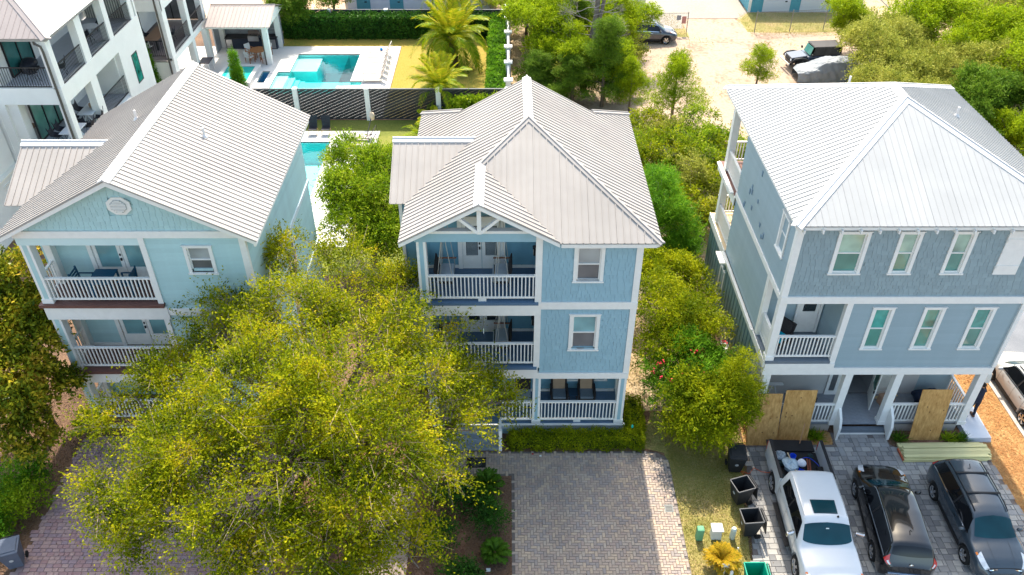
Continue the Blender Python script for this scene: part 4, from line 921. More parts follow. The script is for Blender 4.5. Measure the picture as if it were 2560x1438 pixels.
def slat_fence(name, label, xs, y, h, post_label=None, ang=24, gap=.016, sw_=.19, flip=False, pz=.12):
    t = thing(name, label, 'fence', ((xs[0]+xs[-1])/2, y, 0)); th = math.radians(ang)
    for x in xs: boxpart('post', STUCCO, t, (x-.16, x+.16, y-.16, y+.16, 0, h+.04)); 
    n = 0
    for a, c in zip(xs, xs[1:]):
        a += .16; c -= .16
        boxpart('frame_rail', mat('rail_top', (.13, .13, .14), rough=.4), t, (a, c, y-.05, y+.05, h-.07, h)); boxpart('frame_rail', SLAT, t, (a, c, y-.05, y+.05, .04, .1))
        d = Vector((math.cos(th), 0, math.sin(th))); nn = Vector((-math.sin(th), 0, math.cos(th)))
        z0, z1 = .1, h-.07; q = -(c-a)*math.sin(th)
        while q < (z1-z0)+.1:
            lo, hi = q, q+sw_
            # strip between offsets lo..hi (measured along nn) clipped to the bay
            P = [(a, z0), (c, z0), (c, z1), (a, z1)]
            f = lambda p: -(p[0]-a)*math.sin(th)+(p[1]-z0)*math.cos(th)
            for s, v in ((1, lo), (-1, hi-gap)):
                O = []
                for i in range(len(P)):
                    A, B = P[i], P[(i+1) % len(P)]; da, db = s*(f(A)-v), s*(f(B)-v)
                    if da >= 0: O.append(A)
                    if da*db < 0: tt = da/(da-db); O.append((A[0]+(B[0]-A[0])*tt, A[1]+(B[1]-A[1])*tt))
                P = O
                if len(P) < 3: break
            if len(P) >= 3:
                b = MB(); b.prism([(p[0], y-.012, p[1]) for p in P], (0, .03, 0)); b.build('slat', SLAT, t)
            q += sw_
    return t
slat_fence('slat_fence', 'charcoal diagonal slat fence with white posts in front of the large pool', [-23.6, -18.85, -14.1, -9.35, -4.6, .0], 51.2, 2.25)
slat_fence('slat_fence', 'charcoal diagonal slat fence behind the tall back hedge', [-24, -19.4, -14.72, -10.0, -5.3, -.3], 67.6, 1.9, sw_=.3)
t = thing('side_fence', 'white capped fence running away on the right side of the pool lawn', 'fence', (.05, 59, 0))
for y in (52.6, 55.7, 58.6, 61.6, 64.8, 67.6):
    p = boxpart('post', STUCCO, t, (-.1, .25, y-.15, y+.15, 0, 2.2)); boxpart('post_cap', WHITE, p, (-.22, .37, y-.25, y+.25, 2.2, 2.3))
for a, c in zip((52.6, 55.7, 58.6, 61.6, 64.8), (55.7, 58.6, 61.6, 64.8, 67.6)): boxpart('fence_rail', WHITE, t, (.0, .15, a+.15, c-.15, 2.0, 2.1)); boxpart('fence_board', mat('grey_board', (.35, .38, .42)), t, (.05, .1, a+.15, c-.15, .05, 2.0))
# storage sheds
TEAL = mat('shed_teal', (.10, .34, .42), var=.08); ROLL = mat('rollup_white', (.66, .68, .72), var=.04, scale=3, stretch=(.1, 1, 8))
def shed(name, label, x0, x1, y, doors, m, dm, h=3.2, depth=9):
    t = thing(name, label, 'storage building', ((x0+x1)/2, y, 0))
    boxpart('wall', m, t, (x0, x1, y, y+depth, 0, h)); boxpart('roof', METALW, t, (x0-.2, x1+.2, y-.2, y+depth+.2, h, h+.12)); boxpart('corner_board', WHITE, t, (x0-.02, x0+.22, y-.04, y, 0, h)); boxpart('corner_board', WHITE, t, (x1-.22, x1+.02, y-.04, y, 0, h))
    for a, c in doors:
        d = boxpart('roller_door', dm, t, (a, c, y-.03, y, .03, 2.6)); b = MB(); z = .12
        while z < 2.5: b.box(a+.03, c-.03, y-.045, y-.03, z, z+.08); z += .12
        b.build('door_rib', dm, d); boxpart('handle', BLACKM, d, (c-.5, c-.3, y-.07, y-.045, .9, 1.0))
shed('storage_shed', 'long white storage building with teal doors behind the back hedge', -14.2, -1.2, 72.3, [(-13.2, -12.0), (-10.3, -9.1)], mat('pale_shed', (.62, .68, .76), var=.04), TEAL, depth=10)
shed('storage_shed', 'teal storage building with white roller doors left of the concrete apron', 3.2, 12.1, 72.0, [(3.6, 5.9), (6.4, 8.9), (9.4, 11.9)], TEAL, ROLL)
shed('storage_shed', 'teal storage building with white roller doors right of the concrete apron', 21.35, 29.4, 72.5, [(22.6, 25.0), (25.9, 28.5)], TEAL, ROLL)
# chain link fences
def chainlink(label, pts, y0=67.4):
    t = thing('chain_link_fence', label, 'fence', (*pts[0], 0)); g = mat('galvanised', (.25, .24, .23), rough=.4, metal=.3)
    for x, y in pts: MB().tube([(x, y, 0), (x, y, 1.85)], .035, 6).build('post', g, t)
    b = MB()
    for (x0, y0), (x1, y1) in zip(pts, pts[1:]): b.tube([(x0, y0, 1.75), (x1, y1, 1.75)], .022, 5)
    b.build('top_rail', g, t)
    b = MB()
    for (x0, y0), (x1, y1) in zip(pts, pts[1:]):
        L = math.hypot(x1-x0, y1-y0); n = int(L/.16)
        for k in range(-10, n):
            for s in (0, 1):
                u0, u1 = k*.16, k*.16+1.65; z0, z1 = (.05, 1.7) if s == 0 else (1.7, .05)
                a = max(0, -u0)/1.65; c = min(1, (L-u0)/1.65)
                if c <= a: continue
                P = lambda f: (x0+(x1-x0)*(u0+1.65*f)/L, y0+(y1-y0)*(u0+1.65*f)/L, z0+(z1-z0)*f)
                b.beam(P(a), P(c), .006, .006)
    o = b.build('wire_mesh', g, t); o['kind'] = 'stuff'; return t
chainlink('chain link fence on the grass strip before the right teal storage building', [(20.7, 67.4), (23.75, 67.7), (26.7, 68.1), (29.8, 68.5)])
cf = chainlink('short chain link fence with small signs beside the dark blue parked car', [(8.8, 67.0), (12.2, 67.1), (14.96, 67.2)])
boxpart('sign', mat('sign_red', (.55, .25, .22)), cf, (14.45, 14.8, 67.1, 67.12, .9, 1.5)); boxpart('sign', mat('sign_grey', (.3, .3, .32)), cf, (14.0, 14.35, 67.08, 67.1, 1.2, 1.6))
t = thing('dish_mast', 'white metal frame standing beside the right storage building', 'frame', (31, 71, 0)); b = MB()
b.tube([(30.6, 70.5, 0), (30.6, 71.5, 4)], .12, 8); b.tube([(30.9, 70.5, 2.6), (33.5, 71, .6)], .06, 6); b.tube([(30.2, 70.5, 0), (30.6, 71.2, 3)], .06, 6); b.build('frame_bar', METALW, t)
# ================================================================= vehicles
class Shape:
    """smooth lofted body: stations along y (rear to front), half section points"""
    def __init__(s, st, arches, ra=.42, rz_=.33, smooth=2):
        st = np.array(st, float); s.y = np.linspace(st[0, 0], st[-1, 0], 90)
        cols = np.array([np.interp(s.y, st[:, 0], st[:, k]) for k in range(1, st.shape[1])])
        k = np.array([1, 2, 1])/4.
        for _ in range(smooth):
            p = np.pad(cols, ((0, 0), (1, 1)), 'edge'); cols = p[:, :-2]*k[0]+p[:, 1:-1]*k[1]+p[:, 2:]*k[2]
        s.c = cols; s.arch = arches; s.ra = ra; s.rz = rz_
    def P(s, y, v):
        w_, zb, zm, wb, zl, wr, zr, zt = [np.interp(y, s.y, c) for c in s.c]
        pts = [(0, zb), (w_*.86, zb), (w_*.985, zb+.1), (w_, zm), (wb, zl), (wr, zr), (wr*.62, zr+(zt-zr)*.78), (0, zt)]
        i = min(int(v), 6); t = v-i
        if i in (1, 2, 5, 6):
            p0, p1, p2, p3 = pts[max(i-1, 0)], pts[i], pts[i+1], pts[min(i+2, 7)]
            if i == 2: p3 = p2
            if i == 5: p0 = p1
            q = [.5*((2*p1[k])+(-p0[k]+p2[k])*t+(2*p0[k]-5*p1[k]+4*p2[k]-p3[k])*t*t+(-p0[k]+3*p1[k]-3*p2[k]+p3[k])*t**3) for k in (0, 1)]
        else: q = [pts[i][k]+(pts[i+1][k]-pts[i][k])*t for k in (0, 1)]
        x, z = q
        if x > w_*.45:
            for a in s.arch:
                d = s.ra**2-(y-a)**2
                if d > 0: z = max(z, s.rz+math.sqrt(d))
        return Vector((x, y, z))
    def body(s, name, m, parent):
        vs = [0, .5, 1, 1.5, 2, 2.33, 2.66, 3, 3.5, 4, 4.5, 5, 5.25, 5.5, 6, 6.5, 7]
        b = MB(); ring = []
        for y in s.y:
            row = [s.P(y, v) for v in vs]; row = row+[Vector((-p.x, p.y, p.z)) for p in row[-2:0:-1]]; ring.append(row)
        n = len(ring[0]); b.add([p for r in ring for p in r], [(i*n+(j+1) % n, i*n+j, (i+1)*n+j, (i+1)*n+(j+1) % n) for i in range(len(ring)-1) for j in range(n)])
        b.add(ring[0], [tuple(range(n))]); b.add(ring[-1], [tuple(range(n-1, -1, -1))])
        o = b.build(name, m, parent, smooth=True); return o
    def patch(s, name, m, parent, ys, vs, side=1, off=.006, n=(8, 6), both=False, smooth=True):
        """ys(v)->(y0,y1); vs=(v0,v1)"""
        out = []
        for sd in ((1, -1) if both else (side,)):
            G = []
            for i in range(n[1]+1):
                v = vs[0]+(vs[1]-vs[0])*i/n[1]; y0, y1 = ys(v) if callable(ys) else ys; row = []
                for j in range(n[0]+1):
                    y = y0+(y1-y0)*j/n[0]; p = s.P(y, min(v, 7)) if v <= 7 else None
                    if v > 7: p = s.P(y, 14-v); p.x = -p.x
                    e = .01; vv = v if v <= 7 else 14-v
                    a = s.P(y+e, vv)-s.P(y-e, vv); c = s.P(y, min(vv+e, 7))-s.P(y, vv-e); nn = a.cross(c)
                    if nn.length < 1e-9: nn = Vector((0, 0, 1))
                    nn.normalize()
                    if v > 7: nn.x = -nn.x
                    ctr = Vector((0, y, .8)); 
                    if nn.dot(p-ctr) < 0: nn = -nn
                    p = p+nn*off; row.append(Vector((p.x*sd, p.y, p.z)))
                G.append(row)
            b = MB(); b.grid(G if sd > 0 else [r[::-1] for r in G]); o = b.build(name, m, parent, smooth=smooth); out.append(o)
        return out
TYRE = mat('tyre_rubber', (.018, .018, .018), rough=.85, var=.2, scale=9); RIM = mat('alloy_rim', (.55, .56, .58), rough=.25, metal=.9, var=.05); CHROME = mat('chrome', (.75, .75, .76), rough=.12, metal=1, var=.02)
TRIMB = mat('black_trim', (.02, .02, .022), rough=.55, var=.15); REDL = mat('red_lens', (.45, .02, .02), rough=.12, spec=.8); CLEAR = mat('clear_lens', (.62, .64, .66), rough=.08, spec=.9, var=.25, scale=8); ORANGE = mat('orange_lens', (.7, .2, .03), rough=.2)
WSH = glass('windscreen', (.006, .045, .06), rough=.03, spec=.3); SIDEG = glass('tinted_side_glass', (.006, .007, .009), rough=.04, spec=.4)
WH = {}
def wheel(parent, x, y, r=.34, wd=.23, rim=RIM, spokes=5):
    sd = 1 if x > 0 else -1; key = (r, wd, rim.name, sd)
    if key not in WH:
        M = Matrix.Rotation(PI/2*sd, 4, 'Y')
        b = MB(); b.lathe([(r*.66, -wd/2), (r*.9, -wd/2), (r*.985, -wd*.38), (r, -wd*.2), (r, wd*.2), (r*.985, wd*.38), (r*.9, wd/2), (r*.66, wd/2), (r*.62, wd*.2), (r*.1, wd*.15)], 28, M=M)
        q = MB(); q.lathe([(r*.58, wd*.40), (r*.665, wd*.50), (r*.67, wd*.44), (r*.60, wd*.2)], 28, M=M); q.f = q.f[:-2]
        for k in range(spokes):
            a = 2*PI*k/spokes
            for da in (-.13, .13): q.beam(M @ Vector((0.02, 0, wd*.44)), M @ Vector((r*.63*math.cos(a+da), r*.63*math.sin(a+da), wd*.42)), .045, .03, up=M.to_3x3() @ Vector((0, 0, 1)))
        q.lathe([(.06, wd*.40), (.06, wd*.48), (.03, wd*.5)], 12, M=M)
        WH[key] = (b.mesh('wheel', TYRE, True), q.mesh('rim', rim))
    M = Matrix.Translation((x-sd*wd/2, y, r))
    w_ = inst(WH[key][0], 'wheel', parent, M); inst(WH[key][1], 'rim', w_, M)
def paint(name, col, rough=.22, coat=.8): return mat(name, col, rough=rough, coat=coat, var=.03, spec=.5)

SUVST = [(-2.31, .62, .48, .70, .60, .84, .50, .88, .90), (-2.26, .80, .34, .74, .78, .95, .70, .99, 1.02), (-2.16, .89, .26, .76, .85, 1.02, .72, 1.10, 1.16), (-2.02, .91, .24, .78, .86, 1.05, .68, 1.34, 1.42),
         (-1.86, .92, .24, .78, .865, 1.07, .63, 1.53, 1.62), (-1.5, .925, .24, .78, .87, 1.06, .61, 1.58, 1.67), (-.5, .925, .23, .78, .87, 1.03, .61, 1.61, 1.70), (.25, .925, .23, .78, .87, 1.0, .605, 1.58, 1.67),
         (.55, .92, .23, .78, .87, .99, .595, 1.52, 1.60), (.90, .92, .23, .78, .865, .985, .66, 1.27, 1.34), (1.28, .92, .24, .76, .86, .975, .76, 1.02, 1.10), (1.6, .92, .26, .74, .85, .95, .74, .985, 1.05),
         (1.95, .90, .28, .70, .82, .87, .70, .91, .97), (2.15, .84, .30, .62, .74, .77, .62, .81, .86), (2.26, .72, .36, .56, .62, .68, .52, .71, .74), (2.31, .55, .42, .54, .48, .62, .40, .64, .66)]
def suv(name, label, loc, rz, pm, L=4.6, front_detail=True, rails=True, scale=(1, 1, 1), rimm=RIM, bars=False):
    t = thing(name, label, 'car'); ax = (-1.36, 1.36); S = Shape(SUVST, ax)
    body = S.body('body', pm, t)
    S.patch('windscreen', WSH, t, lambda v: (.60+.03*abs(7-v), 1.24-.10*(abs(7-v)/1.9)**2), (5.03, 8.97), n=(8, 14), off=.008)
    S.patch('rear_window', SIDEG, t, lambda v: (-2.11+.05*(abs(7-v)/1.9)**2, -1.90), (5.15, 8.85), n=(6, 14), off=.008)
    for sd in (1, -1):
        S.patch('side_window', SIDEG, t, lambda v: (-1.98+(v-4.1)*.22, .98-(v-4.1)*.42), (4.12, 4.88), side=sd, n=(16, 4))
        S.patch('window_strip', CHROME, t, (-2.0, 1.0), (4.04, 4.10), side=sd, off=.010, n=(20, 1)); S.patch('window_strip', CHROME if bars is False else pm, t, (-1.75, .66), (4.90, 4.95), side=sd, off=.010, n=(20, 1))
        for y in (-.28,): S.patch('pillar', TRIMB, t, (y-.04, y+.04), (4.12, 4.9), side=sd, off=.009, n=(2, 3))
        S.patch('sill_trim', TRIMB, t, (-.92, .92), (1.6, 2.3), side=sd, off=.010, n=(12, 2))
        for y in (-1.02, -.22, .85): S.patch('door_seam', TRIMB, t, (y-.006, y+.006), (2.3, 4.0), side=sd, off=.003, n=(1, 6))
        for y in (-.78, .12): S.patch('handle', CHROME, t, (y-.1, y+.1), (3.55, 3.66), side=sd, off=.03, n=(4, 1))
        S.patch('headlight', CLEAR, t, lambda v: (1.72+.1*(4.8-v), 2.2), (4.1, 5.35), side=sd, off=.008, n=(8, 5)); S.patch('indicator', ORANGE, t, (1.66, 1.76), (4.05, 4.6), side=sd, off=.009, n=(2, 2))
        S.patch('tail_light', REDL, t, lambda v: (-2.25, -2.06), (4.0, 5.0), side=sd, off=.010, n=(5, 5)); S.patch('reverse_light', CLEAR, t, (-2.26, -2.17), (4.35, 4.8), side=sd, off=.014, n=(3, 3))
        b = MB(); b.lathe([(.02, -.11), (.075, -.07), (.09, 0), (.075, .07), (.02, .11)], 12, M=Matrix.Translation((sd*1.0, .82, 1.08)) @ Matrix.Rotation(PI/2, 4, 'Y') @ Matrix.Diagonal((1, .75, 1, 1))); b.build('mirror', pm, t, smooth=True)
        if rails:
            b = MB(); b.tube([S.P(y, 5.25)*1 + Vector((0, 0, .045)) if sd > 0 else Vector((-S.P(y, 5.25).x, y, S.P(y, 5.25).z+.045)) for y in np.linspace(-1.75, .45, 14)], .022, 6); b.build('roof_rail', TRIMB, t, smooth=True)
    if bars:
        for y in (-1.15, -.25):
            b = MB(); z = S.P(y, 5.25).z+.07; b.box(-.58, .58, y-.035, y+.035, z, z+.03); b.build('cross_bar', TRIMB, t)
    S.patch('grille', TRIMB, t, (2.18, 2.30), (4.6, 9.4), n=(3, 12), off=.008); S.patch('grille_bar', CHROME, t, (2.215, 2.235), (5.0, 9.0), n=(1, 12), off=.014)
    S.patch('bonnet_line', TRIMB, t, (1.30, 2.12), (6.24, 6.255), n=(12, 1), off=.003); S.patch('bonnet_line', TRIMB, t, (1.30, 2.12), (7.745, 7.76), n=(12, 1), off=.003)
    boxpart('bumper', pm, t, (-.70, .70, 2.10, 2.285, .40, .56), bevel=.03) if False else None
    b = MB(); b.box(-.62, .62, 2.20, 2.33, .40, .47); b.build('lower_grille', TRIMB, t); b = MB(); b.box(-.70, .70, -2.325, -2.2, .46, .50); b.build('bumper_strip', CHROME, t, bevel=.012)
    b = MB(); b.box(-.66, .66, -2.345, -2.2, .56, .60); b.build('bumper_strip', mat('pale_chrome', (.35, .45, .6), rough=.2, metal=.6), t, bevel=.01)
    b = MB(); b.prism([(-.16, -2.262, .80), (.16, -2.262, .80), (.16, -2.235, .93), (-.16, -2.235, .93)], (0, -.02, .0)); pl = b.build('number_plate', mat('plate', (.72, .72, .68)), t); boxpart('plate_mark', ORANGE, pl, (-.03, .03, -2.285, -2.275, .85, .89))
    b = MB(); b.lathe([(.07, 0), (.05, .012)], 14, M=Matrix.Translation((0, -2.275, 1.0)) @ Matrix.Rotation(PI/2, 4, 'X')); b.build('round_badge', CHROME, t)
    MB().tube([(0, -1.35, 1.69), (0, -1.48, 1.78)], .014, 5).build('aerial', TRIMB, t)
    for x in (-.93, .93):
        for y in ax: wheel(t, x, y, rim=rimm)
    place(t, loc, rz, scale); return t
DBLUE = paint('dark_grey_blue_paint', (.035, .05, .065)); BLK = paint('black_paint', (.004, .004, .005), rough=.10)
suv('parked_car', 'black car with its tail toward the viewer, beside the white pickup', (13.70, 18.15, .04), -.12, BLK, rails=False)
suv('parked_car', 'dark grey blue car with roof bars facing the viewer on the grey pavers', (16.72, 18.1, .04), PI-.025, DBLUE, bars=True)
suv('parked_car', 'silver car half out of the picture on the side driveway by the pine straw strip', (21.93, 24.55, .01), -.0, paint('silver_paint', (.55, .55, .54)), scale=(1.0, 1.0, 1.0))
suv('parked_car', 'dark navy car with silver wheels parked on the sand by the short wire fence', (11.55, 65.7, .01), -PI/2, paint('navy_paint', (.03, .04, .06)), scale=(1.0, .98, 1))

# white pickup ------------------------------------------------------
WP = paint('white_paint', (.52, .55, .58), rough=.2)
t = thing('pickup_truck', 'white crew cab pickup with sunroof and loaded open bed', 'pickup truck')
PST = [(-1.18, 1.0, .42, .98, .985, 1.20, .74, 1.80, 1.86), (-1.10, 1.0, .40, .98, .985, 1.22, .75, 1.86, 1.93), (-.9, 1.0, .38, .98, .985, 1.22, .75, 1.88, 1.96), (.2, 1.0, .38, .98, .985, 1.20, .755, 1.89, 1.97), (.82, 1.0, .38, .98, .985, 1.19, .745, 1.86, 1.93),
       (1.0, 1.0, .38, .98, .985, 1.18, .75, 1.77, 1.84), (1.25, 1.0, .40, .96, .98, 1.17, .80, 1.50, 1.56), (1.56, 1.0, .42, .96, .975, 1.165, .86, 1.20, 1.27), (1.8, 1.0, .45, .95, .97, 1.15, .86, 1.17, 1.25), (2.3, .99, .48, .92, .95, 1.12, .84, 1.14, 1.22),
       (2.62, .96, .50, .88, .92, 1.06, .80, 1.09, 1.15), (2.76, .90, .50, .84, .86, .98, .72, 1.0, 1.04), (2.84, .80, .50, .80, .74, .92, .6, .94, .96)]
S = Shape(PST, (-1.79, 1.79), ra=.47, rz_=.42, smooth=1); S.body('cab', WP, t)
S.patch('windscreen', WSH, t, lambda v: (1.0+.015*abs(7-v), 1.53-.13*(abs(7-v)/1.9)**2), (5.02, 8.98), n=(8, 14), off=.008)
boxpart('rear_window', SIDEG, t, (-.62, .62, -1.215, -1.19, 1.38, 1.72))
for sd in (1, -1):
    S.patch('side_window', SIDEG, t, lambda v: (-.92+(v-4.1)*.05, 1.30-(v-4.1)*.52), (4.14, 4.82), side=sd, n=(14, 4)); S.patch('pillar', TRIMB, t, (-.06, .02), (4.12, 4.84), side=sd, off=.009, n=(2, 3))
    S.patch('roof_channel', TRIMB, t, (-1.1, .9), (5.12, 5.17), side=sd, off=.004, n=(14, 1)); S.patch('sill_trim', TRIMB, t, (-1.1, 1.3), (1.7, 2.1), side=sd, off=.012, n=(12, 2))
    for y in (-1.02, -.02, 1.22): S.patch('door_seam', TRIMB, t, (y-.006, y+.006), (2.2, 4.0), side=sd, off=.003, n=(1, 6))
    for y in (-.85, .15): S.patch('handle', CHROME, t, (y-.11, y+.11), (3.6, 3.75), side=sd, off=.03, n=(4, 1))
    S.patch('headlight', CLEAR, t, lambda v: (2.5, 2.79), (4.0, 5.1), side=sd, off=.008, n=(6, 4)); S.patch('indicator', ORANGE, t, (2.45, 2.52), (3.95, 4.6), side=sd, off=.009, n=(2, 2))
    b = MB(); b.mbox(Matrix.Translation((sd*1.17, 1.12, 1.33)) @ Matrix.Rotation(sd*.35, 4, 'Z'), .30, .12, .2); b.build('mirror', CHROME, t, bevel=.04)
    x0, x1 = (.90, 1.0) if sd > 0 else (-1.0, -.90); arch = [(-1.79+.47*math.cos(a), .42+.47*math.sin(a)) for a in np.linspace(0, PI, 13)]
    b = MB(); b.prism([(x0, -1.2, .5)] + [(x0, y, max(z, .5)) for y, z in arch] + [(x0, -3.06, .55), (x0, -3.06, 1.38), (x0, -1.2, 1.40)], (.1, 0, 0)); s_ = b.build('bed_side', WP, t, bevel=.02)
    boxpart('bed_rail_cap', TRIMB, s_, (x0-.01, x1+.005, -3.05, -1.2, 1.395, 1.425)); boxpart('tail_light', REDL, s_, (x0+.005, x1+.004, -3.085, -3.05, .85, 1.3))
    boxpart('wheel_housing', TRIMB, t, (sd*.68 if sd > 0 else -.9, .9 if sd > 0 else -.68, -2.2, -1.35, .72, .92)); boxpart('side_step', TRIMB, t, (.98 if sd > 0 else -1.12, 1.12 if sd > 0 else -.98, -.9, .95, .34, .40))
boxpart('bed_floor', TRIMB, t, (-.9, .9, -3.05, -1.22, .62, .72)); boxpart('bed_front', TRIMB, t, (-.9, .9, -1.27, -1.2, .7, 1.38)); boxpart('tailgate', TRIMB, t, (-.88, .88, -3.62, -3.07, .70, .78), bevel=.02); boxpart('bumper', CHROME, t, (-.95, .95, -3.25, -3.07, .45, .62), bevel=.03)
sr = MB(); sr.prism([(-.42, .18, 1.955), (.42, .18, 1.955), (.40, .72, 1.93), (-.40, .72, 1.93)], (0, 0, .03)); sr.build('sunroof', WSH, t, bevel=.01); MB().lathe([(.04, 0), (.03, .04)], 10, (-.38, .84, 1.93)).build('aerial_base', TRIMB, t)
S.patch('grille', CHROME, t, (2.79, 2.835), (3.6, 10.4), n=(3, 12), off=.008); boxpart('sticker', mat('sticker', (.7, .8, .8)), t, (-.04, .06, 1.155, 1.17, 1.69, 1.73))
for x in (-1.0, 1.0):
    for y in (-1.79, 1.79): wheel(t, x, y, r=.41, wd=.27)
place(t, (10.82, 18.03, .04), PI-.037)
TR = Matrix.Translation((10.82, 18.03, .04)) @ Matrix.Rotation(PI-.037, 4, 'Z') @ Matrix.Translation((0, -.28, .03))
def inbed(b, name, m, label, cat, grp=None, smooth=False):
    o = b.build(name, m, None, smooth=smooth, M=TR); tag(o, label, cat, grp); return o
def blob(c, r, seed, n=14, m_=10, amp=.25):
    q = np.random.default_rng(seed); b = MB(); rows = []; ph = q.uniform(0, 6, 6)
    for i in range(m_+1):
        th = PI*i/m_; row = []
        for j in range(n):
            a = 2*PI*j/n; k = 1+amp*(math.sin(3*a+ph[0]+2*th)*.4+math.sin(5*th+ph[1]+a)*.35+math.sin(7*a+ph[2])*.25*math.sin(th)+q.uniform(-.2, .2)*math.sin(th))
            row.append((c[0]+r[0]*math.sin(th)*math.cos(a)*k, c[1]+r[1]*math.sin(th)*math.sin(a)*k, c[2]+r[2]*math.cos(th)*k))
        rows.append(row)
    vs = [p for r_ in rows for p in r_]; b.add(vs, [(i*n+j, (i+1)*n+j, (i+1)*n+(j+1) % n, i*n+(j+1) % n) for i in range(m_) for j in range(n)]); return b
PLW = mat('plastic_white', (.36, .46, .52), rough=.35, var=.2, scale=8); BLUEP = mat('blue_plastic', (.01, .06, .55), rough=.35)
inbed(blob((.28, -1.95, .92), (.30, .34, .18), 3), 'plastic_bag', PLW, 'crumpled clear white plastic bag in the pickup bed', 'bag')
inbed(blob((-.12, -2.0, .96), (.18, .16, .14), 5, amp=.12), 'plastic_bag', mat('white_bag', (.7, .72, .76), rough=.5), 'small bright white bag beside the blue bucket in the pickup bed', 'bag')
inbed(blob((.55, -2.45, .85), (.2, .22, .14), 8), 'plastic_bag', mat('clear_bag', (.25, .30, .34), rough=.3, var=.5, scale=14), 'thin grey plastic wrap by the tailgate of the pickup bed', 'bag')
b = MB(); b.lathe([(.12, 0), (.145, .26), (.135, .26), (.11, .02)], 18, (-.02, -1.55, .73)); inbed(b, 'bucket', BLUEP, 'blue plastic bucket in the pickup bed', 'bucket')
b = MB(); b.lathe([(.10, 0), (.12, .2), (.11, .2), (.09, .02)], 18, (.18, -2.2, .95)); inbed(b, 'bucket', BLUEP, 'smaller blue bucket on top of the plastic bag in the pickup bed', 'bucket')
b = MB(); b.tube([(-.42+.40*math.cos(a), -1.95+.42*math.sin(a), .82+.04*math.sin(3*a)) for a in np.linspace(0, 2*PI*1.9, 50)], .014, 5); inbed(b, 'air_hose', BLUEP, 'blue coiled hose on the right side of the pickup bed', 'hose')
b = MB(); b.beam((.35, -2.35, 1.12), (.15, -1.4, .95), .03, .03); inbed(b, 'wood_stick', NEWWOOD, 'thin pale wooden stick across the plastic bag in the pickup bed', 'stick')
b = MB(); b.beam((-.45, -2.35, .8), (-.28, -1.45, .86), .05, .04); b.beam((-.52, -2.3, .82), (-.38, -1.5, .84), .05, .05); inbed(b, 'tool_bundle', mat('rust_tool', (.22, .07, .04), var=.3, scale=8), 'rusty brown tools lying inside the coiled hose', 'tools')
for k, (x, y) in enumerate(((.72, -1.5), (.6, -2.1), (-.65, -1.5), (-.6, -2.5))): inbed(blob((x, y, .80), (.12, .1, .08), 20+k, amp=.3), 'tool_bag', mat('green_black_cloth', (.02, .04, .04), rough=.7), ['dark tool bag in the front corner of the pickup bed, on its passenger window side', 'dark tool bag against the middle of the pickup bed side', 'dark tool bag in the far front corner of the pickup bed', 'dark tool bag beside the open tailgate'][k], 'bag')
b = MB(); b.beam((-.35, -3.1, .82), (-.62, -3.75, 1.25), .03, .03); inbed(b, 'wood_stick', mat('brown_stick', (.3, .16, .08)), 'brown stick leaning over the lowered tailgate', 'stick')
b = MB(); b.tube([(9.0, 20.75, .06), (9.3, 20.6, .06), (9.55, 20.9, .06), (9.8, 20.7, .06), (10.0, 20.45, .3), (10.02, 20.4, .8)], .012, 5); tag(b.build('extension_cord', mat('orange_cord', (.75, .12, .03))), 'orange cord running from the closed bin to the pickup', 'cord')
b = MB(); b.tube([(9.0, 20.75, .05), (9.2, 20.3, .05), (9.35, 20.25, .05)], .012, 5); tag(b.build('extension_cord', MATS['orange_cord']), 'short loose orange cord end on the pavers by the closed bin', 'cord')

# jeep and covered car ------------------------------------------------
NV = paint('jeep_paint', (.02, .035, .07)); t = thing('off_road_car', 'dark blue boxy off road car with grey soft top beside the covered car', 'car')
b = MB(); b.prism([(-.74, -1.9, .55), (-.74, .75, .55), (-.74, .75, 1.12), (-.74, -1.9, 1.12)], (1.48, 0, 0)); b.build('tub', NV, t, bevel=.05); b = MB(); b.prism([(-.62, .72, .6), (-.62, 1.95, .6), (-.62, 1.95, 1.05), (-.62, .72, 1.18)], (1.24, 0, 0)); b.build('bonnet', NV, t, bevel=.06)
b = MB(); b.prism([(-.66, -1.95, 1.12), (-.66, .45, 1.12), (-.62, .2, 1.78), (-.62, -1.9, 1.74)], (1.32, 0, 0)); top = b.build('cabin', SIDEG, t, bevel=.03); b = MB(); b.prism([(-.66, -1.98, 1.70), (-.66, .32, 1.76), (-.66, .26, 1.84), (-.66, -1.94, 1.80)], (1.32, 0, 0)); b.build('soft_top', mat('soft_top', (.09, .085, .085), rough=.8), t, bevel=.03)
b = MB(); b.prism([(-.58, .52, 1.18), (.58, .52, 1.18), (.54, .34, 1.72), (-.54, .34, 1.72)], (0, .02, 0)); b.build('windscreen', glass('jeep_screen', (.10, .30, .24)), t); boxpart('bumper', CHROME, t, (-.8, .8, 2.1, 2.25, .55, .72), bevel=.03); boxpart('grille', TRIMB, t, (-.45, .45, 1.95, 1.97, .68, 1.0))
for sd in (1, -1):
    b = MB(); b.tube([(sd*.78, .68, .62), (sd*.8, .85, .92), (sd*.8, 1.25, 1.02), (sd*.8, 1.75, .98), (sd*.78, 1.95, .75)], .11, 6); b.build('mudguard', TRIMB, t, smooth=True); b = MB(); b.lathe([(.10, 0), (.08, .03)], 14, M=Matrix.Translation((sd*.52, 1.96, .88)) @ Matrix.Rotation(-PI/2, 4, 'X')); b.build('headlight', CLEAR, t)
    boxpart('door_seam', TRIMB, t, (sd*.745-.004, sd*.745+.004, -.5, -.485, .6, 1.1)); b = MB(); b.box(sd*.93-.1, sd*.93+.1, .5, .58, 1.2, 1.38); b.build('mirror', TRIMB, t, bevel=.02)
    for y in (-1.3, 1.32): wheel(t, sd*.92, y, r=.42, wd=.28, rim=mat('dark_rim', (.10, .10, .10), rough=.4, metal=.5))
place(t, (23.3, 60.2, .01), PI/2+.13)
